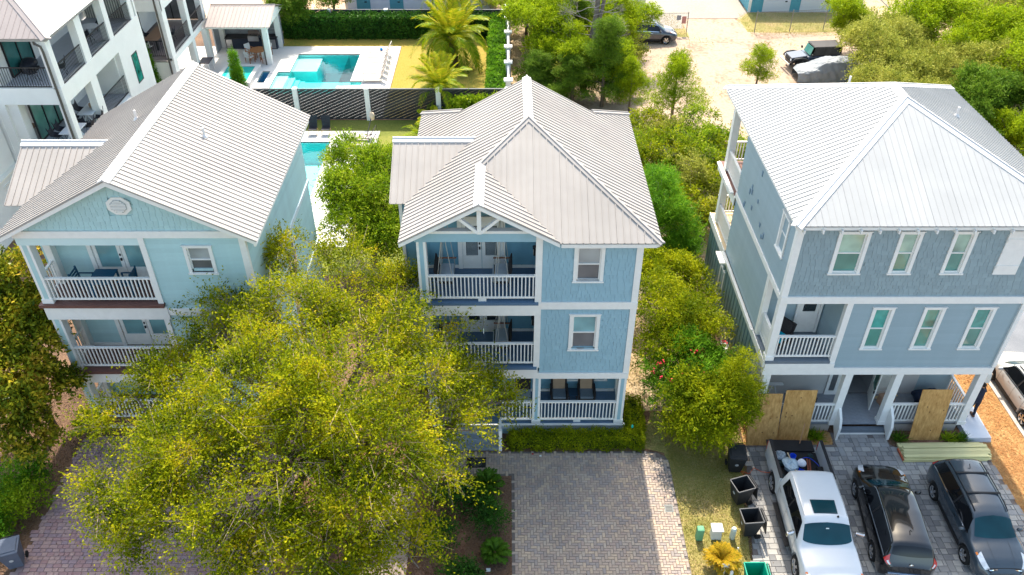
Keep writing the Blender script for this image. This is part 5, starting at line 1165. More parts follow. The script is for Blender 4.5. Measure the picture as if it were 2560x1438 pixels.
t = thing('covered_car', 'car hidden under a loose silver grey cover next to the blue off road car', 'car', (23.75, 58.0, 0))
q = np.random.default_rng(4); G = []
S = Shape(SUVST, (), smooth=4)
for i, y in enumerate(np.linspace(-2.3, 2.3, 60)):
    row = []
    for v in np.linspace(1.2, 12.8, 58):
        vv = v if v <= 7 else 14-v; p = S.P(y, vv); x = p.x if v <= 7 else -p.x; z = p.z*.93
        if vv < 4: x *= 1.03+.03*math.sin(y*9+v); z = max(.12, z*(vv-1.2)/2.8) if vv < 4 else z
        f = .025*math.sin(y*7+3*math.sin(v*1.3))+.018*math.sin(y*13+v*4)+.012*math.sin(v*9-y*5)
        row.append((x*(1.03+f), y*1.02, z+f*.8))
    G.append(row)
b = MB(); b.grid([r[::-1] for r in G]); cv = b.build('car_cover', mat('cover_cloth', (.25, .27, .29), rough=.55, var=.12), t, smooth=True)
for k in KIDS[t.name]: k.matrix_parent_inverse = I4
place(t, (23.75, 58.0, .0), PI/2+.04)
for sx in (-.7, .7):
    for y in (-1.36, 1.36):
        pass

# ================================================================= bins, pedestals, small street things
def bin_(label, loc, rz, m, lid='closed', grp='wheeled bins standing by the grass strip', rimc=None):
    t = thing('wheelie_bin', label, 'bin', (0, 0, 0), grp); rimc = rimc or m
    b = MB(); z0, z1 = .12, 1.0
    o = [(-.22, -.22, z0), (.22, -.22, z0), (.22, .20, z0), (-.22, .20, z0)]; u = [(-.31, -.36, z1), (.31, -.36, z1), (.31, .34, z1), (-.31, .34, z1)]
    i_ = [(x*.93, y*.93, z1) for x, y, _ in u]; d = [(x*.92, y*.92, z0+.04) for x, y, _ in o]
    b.add(o+u+i_+d, [(3, 2, 1, 0)] + [(k, (k+1) % 4, 4+(k+1) % 4, 4+k) for k in range(4)] + [(4+k, 4+(k+1) % 4, 8+(k+1) % 4, 8+k) for k in range(4)] + [(8+k, 8+(k+1) % 4, 12+(k+1) % 4, 12+k) for k in range(4)] + [(12, 13, 14, 15)])
    b.build('bin_body', m, t); b = MB()
    for a, c in ((u[0], u[1]), (u[1], u[2]), (u[2], u[3]), (u[3], u[0])): b.beam(Vector(a)+Vector((0, 0, 0)), Vector(c), .035, .04)
    b.build('rim', rimc, t)
    b = MB(); b.tube([(-.26, .37, .98), (-.26, .46, 1.0), (.26, .46, 1.0), (.26, .37, .98)], .018, 6); b.build('handle', TRIMB, t)
    for x in (-.27, .27): b = MB(); b.lathe([(.12, -.025), (.12, .025)], 16, M=Matrix.Translation((x, .27, .12)) @ Matrix.Rotation(PI/2, 4, 'Y')); b.build('wheel', TYRE, t)
    MB().tube([(-.27, .27, .12), (.27, .27, .12)], .015, 6).build('axle', TRIMB, t)
    b = MB(); b.lathe([(.07, 0), (.065, .006)], 18, M=Matrix.Translation((0, -.292-.02, .62)) @ Matrix.Rotation(PI/2+.16, 4, 'X')); b.build('round_emblem', mat('emblem', (.45, .47, .48)), t)
    b = MB()
    if lid == 'closed': b.prism([(-.33, -.38, 1.02), (.33, -.38, 1.02), (.33, .38, 1.02), (-.33, .38, 1.02)], (0, 0, .035)); b.prism([(-.26, -.28, 1.055), (.26, -.28, 1.055), (.26, .28, 1.055), (-.26, .28, 1.055)], (0, 0, .025))
    else: b.prism([(-.32, .40, 1.0), (.32, .40, 1.0), (.32, .50, .30), (-.32, .50, .30)], (0, .035, .0))
    b.build('lid', m, t, bevel=.012); place(t, loc, rz); return t
BINK = mat('bin_charcoal', (.025, .027, .03), rough=.5, var=.2, scale=4); BING = mat('bin_slate', (.09, .11, .15), rough=.45, var=.12, scale=4); RIMG = mat('bin_rim_grey', (.09, .092, .10), rough=.5)
bin_('charcoal bin with closed lid, farthest of the bins by the grass strip', (8.75, 20.85, .01), -.1, BINK); bin_('charcoal open bin tilted askew, middle of the three dark bins', (8.62, 19.35, .01), PI/2+.3+PI, BINK, 'open', rimc=RIMG)
bin_('charcoal open bin nearest the white utility box, last of the three dark bins', (8.62, 17.95, .01), PI+PI/2+.08, BINK, 'open', rimc=RIMG); bin_('bright green open bin at the lower edge beside the pavers', (8.25, 15.75, .01), PI*1.5, mat('bin_green', (.0, .28, .18), rough=.45, var=.1), 'open')
bin_('slate blue bin with closed lid at the lower left corner', (-16.95, 16.75, .01), .35, BING, grp=None)
def single(name, label, cat, m, *boxes, bevel=0, grp=None, smooth=False):
    b = MB()
    for q in boxes: b.box(*q)
    o = b.build(name, m, None, bevel=bevel, smooth=smooth); return tag(o, label, cat, grp)
PG = mat('pedestal_green', (.14, .36, .20), rough=.6, var=.1); PWH = mat('pedestal_white', (.66, .68, .66), rough=.6, var=.08)
single('utility_pedestal', 'light green utility pedestal on the grass strip', 'utility box', PG, (6.70, 6.95, 17.6, 17.85, 0, .62), bevel=.05)
t = thing('utility_box', 'white utility box on the grass strip between the green pedestal and the small pipe', 'utility box', (7.4, 17.9, 0)); b = MB(); b.prism([(7.25, 17.65, 0), (7.62, 17.65, 0), (7.59, 17.68, .5), (7.28, 17.68, .5)], (0, .3, 0)); b.build('cabinet', PWH, t, bevel=.02); boxpart('lid', PWH, t, (7.23, 7.64, 17.62, 18.0, .5, .54), bevel=.015)
b = MB(); b.lathe([(.10, 0), (.10, .5), (.07, .58)], 14, (8.02, 17.75, 0)); tag(b.build('vent_stub', mat('pale_pipe', (.55, .62, .58))), 'short pale round pipe between the utility box and the last dark bin', 'pipe')
b = MB(); b.lathe([(.06, 0), (.06, .55), (.04, .6)], 12, (7.55, 16.0, 0)); tag(b.build('vent_stub', PWH), 'thin white pipe rising in front of the orange sago palm', 'pipe')
t = thing('post_sign', 'small blank white marker on a stake before the orange sago palm', 'sign', (7.4, 16.2, 0)); boxpart('stake', PWH, t, (7.36, 7.4, 16.2, 16.24, 0, .5)); boxpart('plate', PWH, t, (7.25, 7.5, 16.17, 16.2, .4, .75))
b = MB(); b.beam((7.93, 16.9, 0), (8.0, 17.0, .5), .05, .05); tag(b.build('marker_stake', PWH), 'tilted white stake between the sago palm and the green bin', 'stake')
t = thing('drain_cover', 'square grey drain cover in the sunlit edge of the centre driveway', 'drain cover', (5.95, 19.0, 0)); boxpart('frame', mat('drain_grey', (.22, .23, .22)), t, (5.8, 6.12, 18.85, 19.17, .02, .052)); boxpart('slot', BLACKM, t, *[(5.84, 6.08, 18.9+k*.06, 18.93+k*.06, .052, .054) for k in range(4)])
t = thing('doormat', 'black doormat with oval pattern on the paver walk under the big tree', 'doormat', (-1.3, 21.2, 0)); boxpart('mat_pad', mat('mat_black', (.02, .022, .02), rough=.9), t, (-1.6, -.85, 20.95, 21.45, .04, .062))
b = MB()
for r in (.08, .14, .2): b.lathe([(r, .063), (r+.012, .066), (r+.024, .063)], 22, (-1.22, 21.2, 0))
b.f = [f for f in b.f if len(f) == 4]; b.build('mat_ring', mat('mat_grey', (.10, .10, .09), rough=.9), t)
single('litter', 'scrap of white litter in the mulch by the sago palms', 'litter', PWH, (-.75, -.6, 16.4, 16.52, .02, .05)); single('litter', 'tiny red scrap on the top edge of the centre driveway', 'litter', REDL, (.95, 1.02, 21.6, 21.66, .045, .06)); single('litter', 'tiny pale scrap beside the red scrap on the driveway', 'litter', PWH, (1.25, 1.33, 21.5, 21.56, .045, .07))
b = MB(); b.lathe([(.05, 0), (.035, .1)], 10, (4.95, 22.4, .75)); tag(b.build('garden_light', mat('turquoise_light', (.02, .55, .42))), 'little turquoise garden light stuck in the side hedge', 'light')
b = MB(); b.prism([(-18.05, 17.1, 0), (-17.8, 17.1, 0), (-17.86, 17.15, 1.15), (-18.02, 17.15, 1.15)], (0, .25, 0)); tag(b.build('utility_pedestal', PWH, bevel=.03), 'tall white pedestal behind the slate bin at the lower left corner', 'utility box')

# plywood, lumber, slab, person ---------------------------------------
PLY = mat('plywood', (.50, .235, .06), rough=.6, var=.35, scale=3.5, stretch=(3, 3, .7), col2=(.66, .39, .14)); 
def ply(label, x0, y0, y1, wd=1.22, h=2.42, dx=.02):
    t = thing('plywood_sheet', label, 'plywood', (x0+wd/2, y0, 0), 'plywood sheets leaning on the porch of the grey house')
    b = MB(); b.prism([(x0, y0, .03), (x0+wd, y0, .03), (x0+wd+dx, y1, h), (x0+dx, y1, h)], (0, .018, .004)); b.build('sheet', PLY, t); b = MB()
    q = random.Random(x0*10)
    for k in range(4):
        u, v = q.uniform(.1, wd-.1), q.uniform(.15, .9); y = y0+(y1-y0)*v; z = .03+(h-.03)*v; b.box(x0+u-.02, x0+u+.02, y-.006, y-.001, z-.03, z+.03)
    b.build('knot', mat('ply_knot', (.12, .06, .03)), t)
ply('leaning plywood sheet, leftmost and lowest of the three', 9.5, 22.06, 22.72, h=2.25); ply('leaning plywood sheet directly behind the pickup tailgate', 10.82, 22.36, 22.74, h=2.42); ply('leaning plywood sheet right of the porch steps, alone', 16.12, 22.32, 22.74, h=2.44)
t = thing('lumber_stack', 'stack of pale green treated boards lying before the grey house porch', 'lumber', (17.1, 21.5, 0)); LUM = mat('treated_board', (.60, .56, .29), rough=.65, var=.16, scale=2.5, stretch=(.4, 6, 6), rnd=.12)
q = random.Random(3)
for k, n in enumerate((6, 6, 5, 4)):
    for i in range(n):
        x = 15.5+q.uniform(-.08, .1)+k*.03; y = 21.15+i*.15+k*.04+q.uniform(-.01, .01); b = MB(); b.box(-0, 3.35+q.uniform(-.1, .1), 0, .14, 0, .038)
        b.build('board', LUM, t, M=Matrix.Translation((x, y, .06+k*.042)) @ Matrix.Rotation(.012+q.uniform(-.01, .01), 4, 'Z'))
boxpart('end_mark', mat('board_end_red', (.45, .12, .06)), t, (15.45, 15.5, 21.2, 21.8, .07, .16)); boxpart('strap', TRIMB, t, (17.9, 17.93, 21.12, 21.14, .05, .2))
t = thing('board_stack', 'stack of pale grey sheets on the ground at the right corner of the porch', 'sheets', (18.9, 23, 0))
for k in range(4): b = MB(); b.prism([(18.42+k*.01, 22.2+k*.01, .02+k*.06), (19.4-k*.012, 22.2+k*.012, .02+k*.06), (19.42, 24.0, .02+k*.06), (18.42, 24.0, .02+k*.06)], (0, 0, .052)); b.build('sheet', mat('pale_sheet', (.56, .60, .66), var=.06, rnd=.08), t)

def skin(name, m, parent, pts, edges, rad, sub=2):
    me = bpy.data.meshes.new(name); me.from_pydata(pts, edges, []); o = bpy.data.objects.new(name, me); link(o, parent)
    me.materials.append(m); o.modifiers.new('skin', 'SKIN').use_smooth_shade = True
    for i, r in enumerate(rad): me.skin_vertices[0].data[i].radius = (r, r) if not isinstance(r, tuple) else r
    me.skin_vertices[0].data[0].use_root = True
    s_ = o.modifiers.new('sub', 'SUBSURF'); s_.levels = s_.render_levels = sub; return o
PX, PY, PZ = 19.02, 23.42, .26
pr = thing('person', 'person in dark navy clothes by the right porch post, holding up a pale board', 'person', (PX, PY, PZ))
def at(x, y, z): return (PX+x, PY+y, PZ+z)
SKIN = mat('skin', (.48, .28, .19), rough=.6)
J = [at(0, 0, .95), at(0, .01, 1.15), at(0, .03, 1.36), at(0, .04, 1.5), at(.02, .06, 1.60), at(.17, .03, 1.42), at(.28, .16, 1.26), at(.33, .38, 1.36), at(-.17, .03, 1.42), at(-.16, .2, 1.24), at(.10, .42, 1.33),
     at(.10, 0, .88), at(.11, .03, .5), at(.12, -.03, .09), at(-.10, 0, .88), at(-.13, .04, .5), at(-.17, .0, .09), at(.12, .12, .04), at(-.17, .14, .04)]
E_ = [(0, 1), (1, 2), (2, 3), (3, 4), (2, 5), (5, 6), (6, 7), (2, 8), (8, 9), (9, 10), (0, 11), (11, 12), (12, 13), (0, 14), (14, 15), (15, 16), (13, 17), (16, 18)]
Rr = [(.16, .12), (.15, .11), (.17, .11), .062, .06, .07, .048, .035, .07, .048, .035, .10, .07, .048, .10, .07, .048, .04, .04]
skin('body', mat('navy_clothes', (.018, .025, .045), rough=.8, var=.2, scale=6), pr, J, E_, Rr)
hd = blob(at(.02, .08, 1.68), (.078, .098, .118), 2, n=16, m_=12, amp=.0).build('head', SKIN, pr, smooth=True)
b = blob(at(.02, .06, 1.715), (.09, .105, .10), 3, n=16, m_=10, amp=.06); b.build('hair', mat('dark_hair', (.02, .014, .01), rough=.7), hd, smooth=True)
b = MB(); b.prism([at(.0, .19, 1.68), at(.04, .19, 1.68), at(.02, .205, 1.64)], (0, -.02, 0)); b.build('nose', SKIN, hd)
for sx in (-1, 1): blob(at(.02+sx*.08, .075, 1.675), (.012, .02, .032), 5, n=8, m_=6, amp=0).build('ear', SKIN, hd, smooth=True)
for hx, hy, hz in ((.35, .42, 1.38), (.10, .46, 1.34)):
    hb = blob(at(hx, hy, hz), (.042, .045, .022), 4, n=10, m_=8, amp=0).build('hand', SKIN, pr, smooth=True)
    for k, ln in enumerate((.06, .07, .075, .065)):
        b = MB(); x = hx-.032+k*.021; b.tube([at(x, hy+.03, hz), at(x, hy+.03+ln*.6, hz+.012), at(x, hy+.03+ln, hz-.012)], [.010, .0095, .008], 8); b.build('finger', SKIN, hb, smooth=True)
    b = MB(); b.tube([at(hx-.035, hy, hz), at(hx-.065, hy+.03, hz+.012), at(hx-.06, hy+.06, hz+.02)], [.012, .011, .009], 8); b.build('thumb', SKIN, hb, smooth=True)
for sx in (.12, -.17): b = MB(); b.box(PX+sx-.05, PX+sx+.05, PY-.08, PY+.2, PZ-.01, PZ+.09); b.build('shoe', mat('brown_shoe', (.14, .08, .05)), pr, bevel=.03)
b = MB(); b.prism([(19.05, 23.88, 1.62), (19.62, 23.98, 1.60), (19.7, 24.15, 1.95), (19.15, 24.1, 1.98)], (0, .02, .01)); tag(b.build('held_board', mat('pale_board', (.62, .58, .5))), 'small pale board held up by the person in navy', 'board')
# ================================================================= furniture
ROPE = mat('rope', (.45, .42, .36), rough=.8); WICK = mat('dark_wicker', (.035, .03, .03), rough=.75, var=.3, scale=20); CUSH = mat('pale_cushion', (.45, .50, .54), rough=.85); TAN = mat('tan_cushion', (.42, .29, .19), rough=.85); GCUSH = mat('grey_cushion', (.16, .20, .24), rough=.85)
WOODA = mat('arm_wood', (.28, .11, .05), rough=.5, var=.2, scale=6)
def swing(label, xb, xf, z, cz, grp='rope porch swings of the blue house'):
    """seat between y 23.35 and 24.55; back at xb, open side at xf"""
    t = thing('porch_swing', label, 'swing', ((xb+xf)/2, 23.95, z), grp); s = 1 if xf > xb else -1
    a, c = min(xb, xf), max(xb, xf)
    boxpart('seat', WICK, t, (a, c, 23.4, 24.5, z+.36, z+.42)); boxpart('cushion', CUSH, t, (a+.04, c-.02, 23.45, 24.45, z+.42, z+.52), bevel=.03)
    boxpart('leg_panel', CUSH, t, (xf-.04, xf, 23.45, 24.45, z+.40, z+.46))
    b = MB(); b.prism([(xb, 23.4, z+.4), (xb, 24.5, z+.4), (xb-s*.12, 24.5, z+.95), (xb-s*.12, 23.4, z+.95)], (s*.05, 0, 0)); b.build('backrest', WICK, t, bevel=.02)
    for y in (23.38, 24.5):
        b = MB(); b.box(a-.02, c+.06, y-.03, y+.03, z+.70, z+.74); b.build('arm', WOODA, t, bevel=.01)
        b = MB(); xm = (a+c)/2; b.tube([(a, y, z+.42), (xm, y, cz)], .012, 5); b.tube([(c, y, z+.42), (xm, y, cz)], .012, 5); b.tube([(a+.2*(c-a), y, z+.42), (xm, y, cz)], .01, 5); b.build('rope', ROPE, t)
swing('left rope swing on the top porch of the blue house', -2.52, -1.93, 6.79, 9.6); swing('right rope swing on the top porch of the blue house', .06, -.50, 6.79, 9.6)
swing('left rope swing on the middle porch of the blue house, partly behind leaves', -2.52, -1.93, 3.66, 6.15); swing('right rope swing on the middle porch of the blue house', .06, -.52, 3.66, 6.15)
t = thing('porch_swing', 'pale seated rope swing on the ground porch of the blue house', 'swing', (.5, 23.9, .57)); boxpart('seat', CUSH, t, (.3, .95, 23.4, 24.3, .92, 1.02), bevel=.03); boxpart('backrest', WICK, t, (.3, .95, 24.25, 24.35, .95, 1.6)); boxpart('arm', WOODA, t, (.26, .32, 23.4, 24.3, 1.2, 1.26)); b = MB(); b.tube([(.28, 23.5, 1.2), (.3, 23.9, 3.0)], .015, 5); b.build('rope', ROPE, t)
def armchair(label, x, y, z, rz, cm, bm, grp=None, w_=.66):
    t = thing('armchair', label, 'chair', (0, 0, 0), grp)
    boxpart('frame', WICK, t, (-w_/2, w_/2, -.33, .33, .22, .32)); boxpart('seat_cushion', cm, t, (-w_/2+.06, w_/2-.06, -.32, .22, .32, .44), bevel=.03)
    b = MB(); b.prism([(-w_/2, .22, .3), (w_/2, .22, .3), (w_/2, .40, .95), (-w_/2, .40, .95)], (0, .05, 0)); b.build('backrest', WICK, t); b = MB(); b.prism([(-w_/2+.08, .17, .44), (w_/2-.08, .17, .44), (w_/2-.08, .34, .92), (-w_/2+.08, .34, .92)], (0, .06, 0)); b.build('back_cushion', bm, t, bevel=.02)
    for sx in (-1, 1):
        boxpart('arm', WICK, t, (sx*w_/2-.04, sx*w_/2+.04, -.34, .3, .58, .63), bevel=.015)
        for y_ in (-.3, .28): boxpart('leg', WICK, t, (sx*w_/2-.03, sx*w_/2+.03, y_-.03, y_+.03, 0, .6))
    place(t, (x, y, z), rz); return t
armchair('wicker chair with tan cushion left of the small table on the blue house porch', 2.12, 24.12, .57, 0, GCUSH, TAN); armchair('wicker chair with tan cushion right of the small table on the blue house porch', 3.24, 24.12, .57, 0, GCUSH, TAN)
t = thing('side_table', 'small dark table between the two wicker chairs', 'table', (2.68, 24.1, .57)); boxpart('table_top', mat('dark_blue_top', (.02, .05, .09), rough=.3), t, (2.5, 2.87, 23.85, 24.3, 1.02, 1.05))
for x in (2.53, 2.84):
    for y in (23.88, 24.27): boxpart('leg', WICK, t, (x-.02, x+.02, y-.02, y+.02, .57, 1.02))
armchair('dark wicker chair with turquoise cushion on the corner balcony of the grey house', 10.45, 23.75, 3.97, -.9, mat('turquoise_cushion', (.0, .42, .60), rough=.8), WICK)
NAVYF = mat('navy_furniture', (.008, .075, .14), rough=.45, var=.1)
t = thing('patio_table', 'dark blue slatted table on the top porch of the aqua house', 'table', (-14.6, 23.75, 6.52))
for k in range(7): boxpart('slat', NAVYF, t, (-15.0, -14.2, 23.35+k*.118, 23.35+k*.118+.105, 7.24, 7.27))
for x in (-14.95, -14.28):
    for y in (23.4, 24.1): boxpart('leg', NAVYF, t, (x, x+.06, y, y+.06, 6.5, 7.24))
boxpart('apron', NAVYF, t, (-14.95, -14.22, 23.38, 23.41, 7.14, 7.24), (-14.95, -14.22, 24.12, 24.15, 7.14, 7.24))
def slatchair(label, x, y, z, rz, m=NAVYF):
    t = thing('slat_chair', label, 'chair', (0, 0, 0), 'dark blue slatted chairs on the aqua house porch'); 
    for k in range(4): boxpart('seat_slat', m, t, (-.24, .24, -.24+k*.12, -.14+k*.12, .42, .445))
    for k in range(4):
        b = MB(); zz = .52+k*.11; b.box(-.25, .25, .24+k*.02, .26+k*.02, zz, zz+.075); b.build('back_slat', m, t)
    for sx in (-1, 1):
        boxpart('arm', m, t, (sx*.27-.03, sx*.27+.03, -.26, .26, .63, .655)); b = MB(); b.beam((sx*.26, .24, 0), (sx*.26, .32, .96), .05, .05); b.build('leg', m, t); boxpart('leg', m, t, (sx*.26-.025, sx*.26+.025, -.26, -.21, 0, .63))
    place(t, (x, y, z), rz)
slatchair('dark blue slatted chair on the left of the aqua house table', -15.35, 23.8, 6.52, PI/2); slatchair('dark blue slatted chair on the right of the aqua house table', -13.82, 23.8, 6.52, -PI/2)
# modern building terraces
WT = mat('white_table', (.62, .65, .68), rough=.35); BASK = mat('basket_tan', (.50, .33, .22), rough=.8); BCH = mat('black_chair', (.02, .022, .03), rough=.5)
def shellchair(label, x, y, z, rz, m=BCH, grp='black shell chairs on the white building terraces'):
    t = thing('shell_chair', label, 'chair', (0, 0, 0), grp); G = []
    for i in range(7):
        a = i/6; row = []
        for j in range(9):
            c = (j-4)/4; row.append((c*.25*(1-.1*a), -.22+min(a, .5)*.84+max(0, a-.5)*.16, .44+max(0, a-.45)*.72+abs(c)**3*.09*(1+a)))
        G.append(row)
    b = MB(); b.grid(G); o = b.build('shell', m, t, smooth=True); s_ = o.modifiers.new('solid', 'SOLIDIFY'); s_.thickness = .025
    for sx in (-1, 1):
        for y0 in (-.16, .16): MB().tube([(sx*.15, y0*.7, .43), (sx*.24, y0*1.5, 0)], .013, 6).build('leg', TRIMB, t)
    place(t, (x, y, z), rz)
def dtable(label, x0, x1, y0, y1, z, basket=True, m=WT):
    t = thing('dining_table', label, 'table', ((x0+x1)/2, (y0+y1)/2, z)); boxpart('table_top', m, t, (x0, x1, y0, y1, z+.71, z+.75), bevel=.01)
    for y in (y0+.25, y1-.25):
        for s in (-1, 1): b = MB(); b.beam(((x0+x1)/2, y, z+.7), ((x0+x1)/2+s*.3, y, z), .05, .05); b.build('leg', m, t)
    if basket:
        b = MB(); b.lathe([(.09, 0), (.12, .12), (.10, .22), (.085, .22), (.10, .1)], 14, ((x0+x1)/2, (y0+y1)/2+.15, z+.752)); tag(b.build('basket', BASK, smooth=True), 'woven tan lantern on the '+label, 'lantern')
dtable('white table farther from the viewer on the second floor terrace', -24.05, -23.2, 42.3, 43.95, 3.9); dtable('white table nearer the viewer on the second floor terrace', -24.05, -23.1, 39.95, 41.3, 3.9)
for k, (x, y, r) in enumerate(((-24.4, 42.6, PI/2), (-24.4, 43.5, PI/2), (-23.6, 41.9, PI), (-23.0, 42.6, -PI/2+.2), (-24.4, 40.3, PI/2), (-24.4, 41.0, PI/2), (-22.95-.15, 41.5, -PI/2))):
    shellchair(['black shell chair at the near left side of the farther white table', 'black shell chair at the far left side of the farther white table', 'black shell chair at the near end of the farther white table', 'black shell chair at the right side of the farther white table', 'black shell chair left of the nearer white table, closest to the glass', 'black shell chair left of the nearer white table, second from the front', 'black shell chair behind the right post near the nearer table'][k], x, y, 3.9, r)
b = MB(); b.lathe([(.5, .72), (.5, .75)], 24, (-24.2, 46.9, 7.25)); t = thing('round_table', 'white round table on the sunlit top terrace of the white building', 'table', (-24.2, 46.9, 7.25)); b.build('table_top', WT, t); MB().tube([(-24.2, 46.9, 7.25), (-24.2, 46.9, 7.97)], .05, 8).build('pedestal', WT, t)
shellchair('black shell chair before the round table on the top terrace', -24.0, 46.1, 7.25, PI); shellchair('black shell chair behind the round table on the top terrace', -24.1, 48.2, 7.25, .1); shellchair('black shell chair behind the front railing of the top terrace', -24.8, 40.8, 7.25, 2.6); shellchair('black shell chair behind the corner column of the top terrace', -23.6, 41.6, 7.25, -1.2)
t = thing('lounge_chair', 'dark lounge chair before the tall glass door on the top terrace', 'chair', (-25.6, 42.2, 7.25)); blob((-25.6, 42.2, 7.65), (.42, .6, .3), 9, amp=.08).build('seat', BCH, t, smooth=True); boxpart('leg', TRIMB, t, (-25.9, -25.3, 41.8, 42.6, 7.25, 7.4))
t = thing('dining_table', 'long brown wooden table on the rear terrace of the white building', 'table', (-24.9, 57, 3.05)); boxpart('table_top', mat('brown_table', (.22, .13, .08), rough=.5), t, (-25.3, -24.3, 55.6, 58.6, 3.75, 3.8)); boxpart('leg', TRIMB, t, (-25.2, -25.1, 55.8, 55.9, 3.05, 3.75), (-24.5, -24.4, 55.8, 55.9, 3.05, 3.75), (-25.2, -25.1, 58.3, 58.4, 3.05, 3.75))
for k, (x, y, r) in enumerate(((-24.8, 55.2, PI), (-24.0, 56.4, -PI/2), (-24.0, 57.6, -PI/2), (-25.7, 56.2, PI/2), (-25.7, 57.4, PI/2))):
    shellchair(['pale shell chair at the near end of the long brown table', 'dark shell chair at the near right of the long brown table', 'dark shell chair at the far right of the long brown table', 'dark shell chair at the near left of the long brown table', 'dark shell chair at the far left of the long brown table'][k], x, y, 3.05, r, m=(mat('pale_chair', (.55, .53, .5)) if k == 0 else BCH))
t = thing('bench_table', 'dark table with white legs in the shade under the rear terrace', 'table', (-22.6, 58.8, 0)); boxpart('table_top', mat('dark_top', (.05, .04, .05)), t, (-23.0, -22.2, 58.6, 59.8, .9, .95)); boxpart('leg', WHITE, t, (-22.95, -22.9, 58.65, 58.7, 0, .9), (-22.3, -22.25, 58.65, 58.7, 0, .9), (-22.3, -22.25, 59.7, 59.75, 0, .9))
# cabana table
ORW = mat('teak', (.36, .15, .06), rough=.5, var=.15, scale=6)
t = thing('round_table', 'round teak table under the pavilion', 'table', (-19.35, 61.75, .03)); MB().lathe([(.62, .72), (.62, .76)], 28, (-19.35, 61.75, .03)).build('table_top', ORW, t)
for a in range(4): b = MB(); b.beam((-19.35+.3*math.cos(a*PI/2+.8), 61.75+.3*math.sin(a*PI/2+.8), .03), (-19.35+.3*math.cos(a*PI/2+.8), 61.75+.3*math.sin(a*PI/2+.8), .75), .07, .07); b.build('leg', ORW, t)
def teak(label, x, y, rz):
    t = thing('teak_chair', label, 'chair', (0, 0, 0), 'teak chairs with white cushions under the pavilion'); boxpart('seat', ORW, t, (-.26, .26, -.24, .24, .38, .42)); boxpart('cushion', mat('white_cushion', (.68, .68, .66), rough=.9), t, (-.23, .23, -.22, .2, .42, .48), bevel=.02)
    b = MB(); b.prism([(-.25, .24, .42), (.25, .24, .42), (.25, .32, .92), (-.25, .32, .92)], (0, .04, 0)); b.build('backrest', MATS['white_cushion'], t)
    for sx in (-1, 1):
        boxpart('arm', ORW, t, (sx*.26-.025, sx*.26+.025, -.24, .26, .62, .65))
        for yy in (-.22, .24): boxpart('leg', ORW, t, (sx*.26-.02, sx*.26+.02, yy-.02, yy+.02, 0, .63))
    place(t, (x, y, .03), rz)
teak('teak chair at the far left of the round table', -20.15, 62.35, .9); teak('teak chair at the near left of the round table', -19.85, 61.05, 2.5); teak('teak chair at the near right of the round table, beside the column', -18.75, 61.1, PI+.6); teak('teak chair at the far right of the round table', -18.85, 62.5, -.5)
# loungers
def lounger(label, x, y, rz, fm, cm, z=.03, grp=None, up=True):
    t = thing('sun_lounger', label, 'sun lounger', (0, 0, 0), grp)
    boxpart('frame', fm, t, (-.95, .55, -.33, -.29, .28, .33), (-.95, .55, .29, .33, .28, .33), (-.95, -.91, -.29, .29, .28, .33)); 
    for x0 in (-.88, .45):
        for y0 in (-.31, .31): boxpart('leg', fm, t, (x0-.02, x0+.02, y0-.02, y0+.02, 0, .28))
    boxpart('seat', cm, t, (-.93, .42, -.28, .28, .31, .335)); b = MB(); b.prism([(.42, -.28, .32), (.42, .28, .32), (.85 if up else 1.0, .28, .98 if up else .5), (.85 if up else 1.0, -.28, .98 if up else .5)], (.02, 0, .02)); b.build('backrest', cm, t)
    b = MB(); b.tube([(.42, -.3, .32), (.86, -.3, 1.0), (.86, .3, 1.0), (.42, .3, .32)], .018, 5); b.tube([(.86, -.3, 1.0), (.95, -.3, .1)], .015, 5); b.tube([(.86, .3, 1.0), (.95, .3, .1)], .015, 5); b.build('back_frame', fm, t)
    place(t, (x, y, z), rz); return t
LF = mat('pale_frame', (.62, .60, .57), rough=.5); LC = mat('beige_sling', (.50, .41, .34), rough=.8); DF = mat('dark_frame', (.06, .055, .06), rough=.5); DC = mat('grey_sling', (.42, .38, .35), rough=.8)
for k in range(6): lounger(['shaded beige lounger farthest from the slat fence, with a blue ball on it', 'beige lounger second from the far end of the pool row', 'beige lounger third from the far end of the pool row', 'beige lounger fourth from the far end of the pool row', 'beige lounger second nearest to the slat fence', 'beige lounger nearest to the slat fence'][k], -9.95+.03*k, 62.6-k*1.02, 0, LF, LC, grp='sun loungers in a row beside the large pool')
b = blob((-9.9, 62.62, .47), (.12, .12, .12), 1, amp=0); tag(b.build('ball', mat('blue_ball', (.0, .25, .75), rough=.3), smooth=True), 'small blue ball lying on the farthest lounger', 'ball')
lounger('dark framed lounger with parasol, farther of the two by the narrow pool', -9.35, 48.1, -.1, DF, DC); lounger('dark framed lounger half under the leafy tree by the narrow pool', -9.2, 46.9, -.1, DF, DC)
def meshchair(label, x, y):
    t = thing('mesh_chair', label, 'chair', (0, 0, 0), 'black backed chairs beyond the narrow pool')
    b = MB(); b.add([(-.26, .2, .42), (.26, .2, .42), (.30, .42, 1.15), (-.30, .42, 1.15)], [(0, 1, 2, 3)]); o = b.build('backrest', BCH, t); o.modifiers.new('s', 'SOLIDIFY').thickness = .02; boxpart('seat', BCH, t, (-.27, .27, -.25, .22, .40, .43))
    for sx in (-1, 1):
        for y0 in (-.22, .2): MB().tube([(sx*.24, y0, .4), (sx*.3, y0*1.3, 0)], .016, 6).build('leg', mat('copper_leg', (.4, .22, .12), rough=.4), t)
    place(t, (x, y, .03), PI*0)
meshchair('black backed chair beyond the narrow pool, left one by the roof edge', -12.75, 49.0); meshchair('black backed chair beyond the narrow pool, right one', -11.9, 49.0)
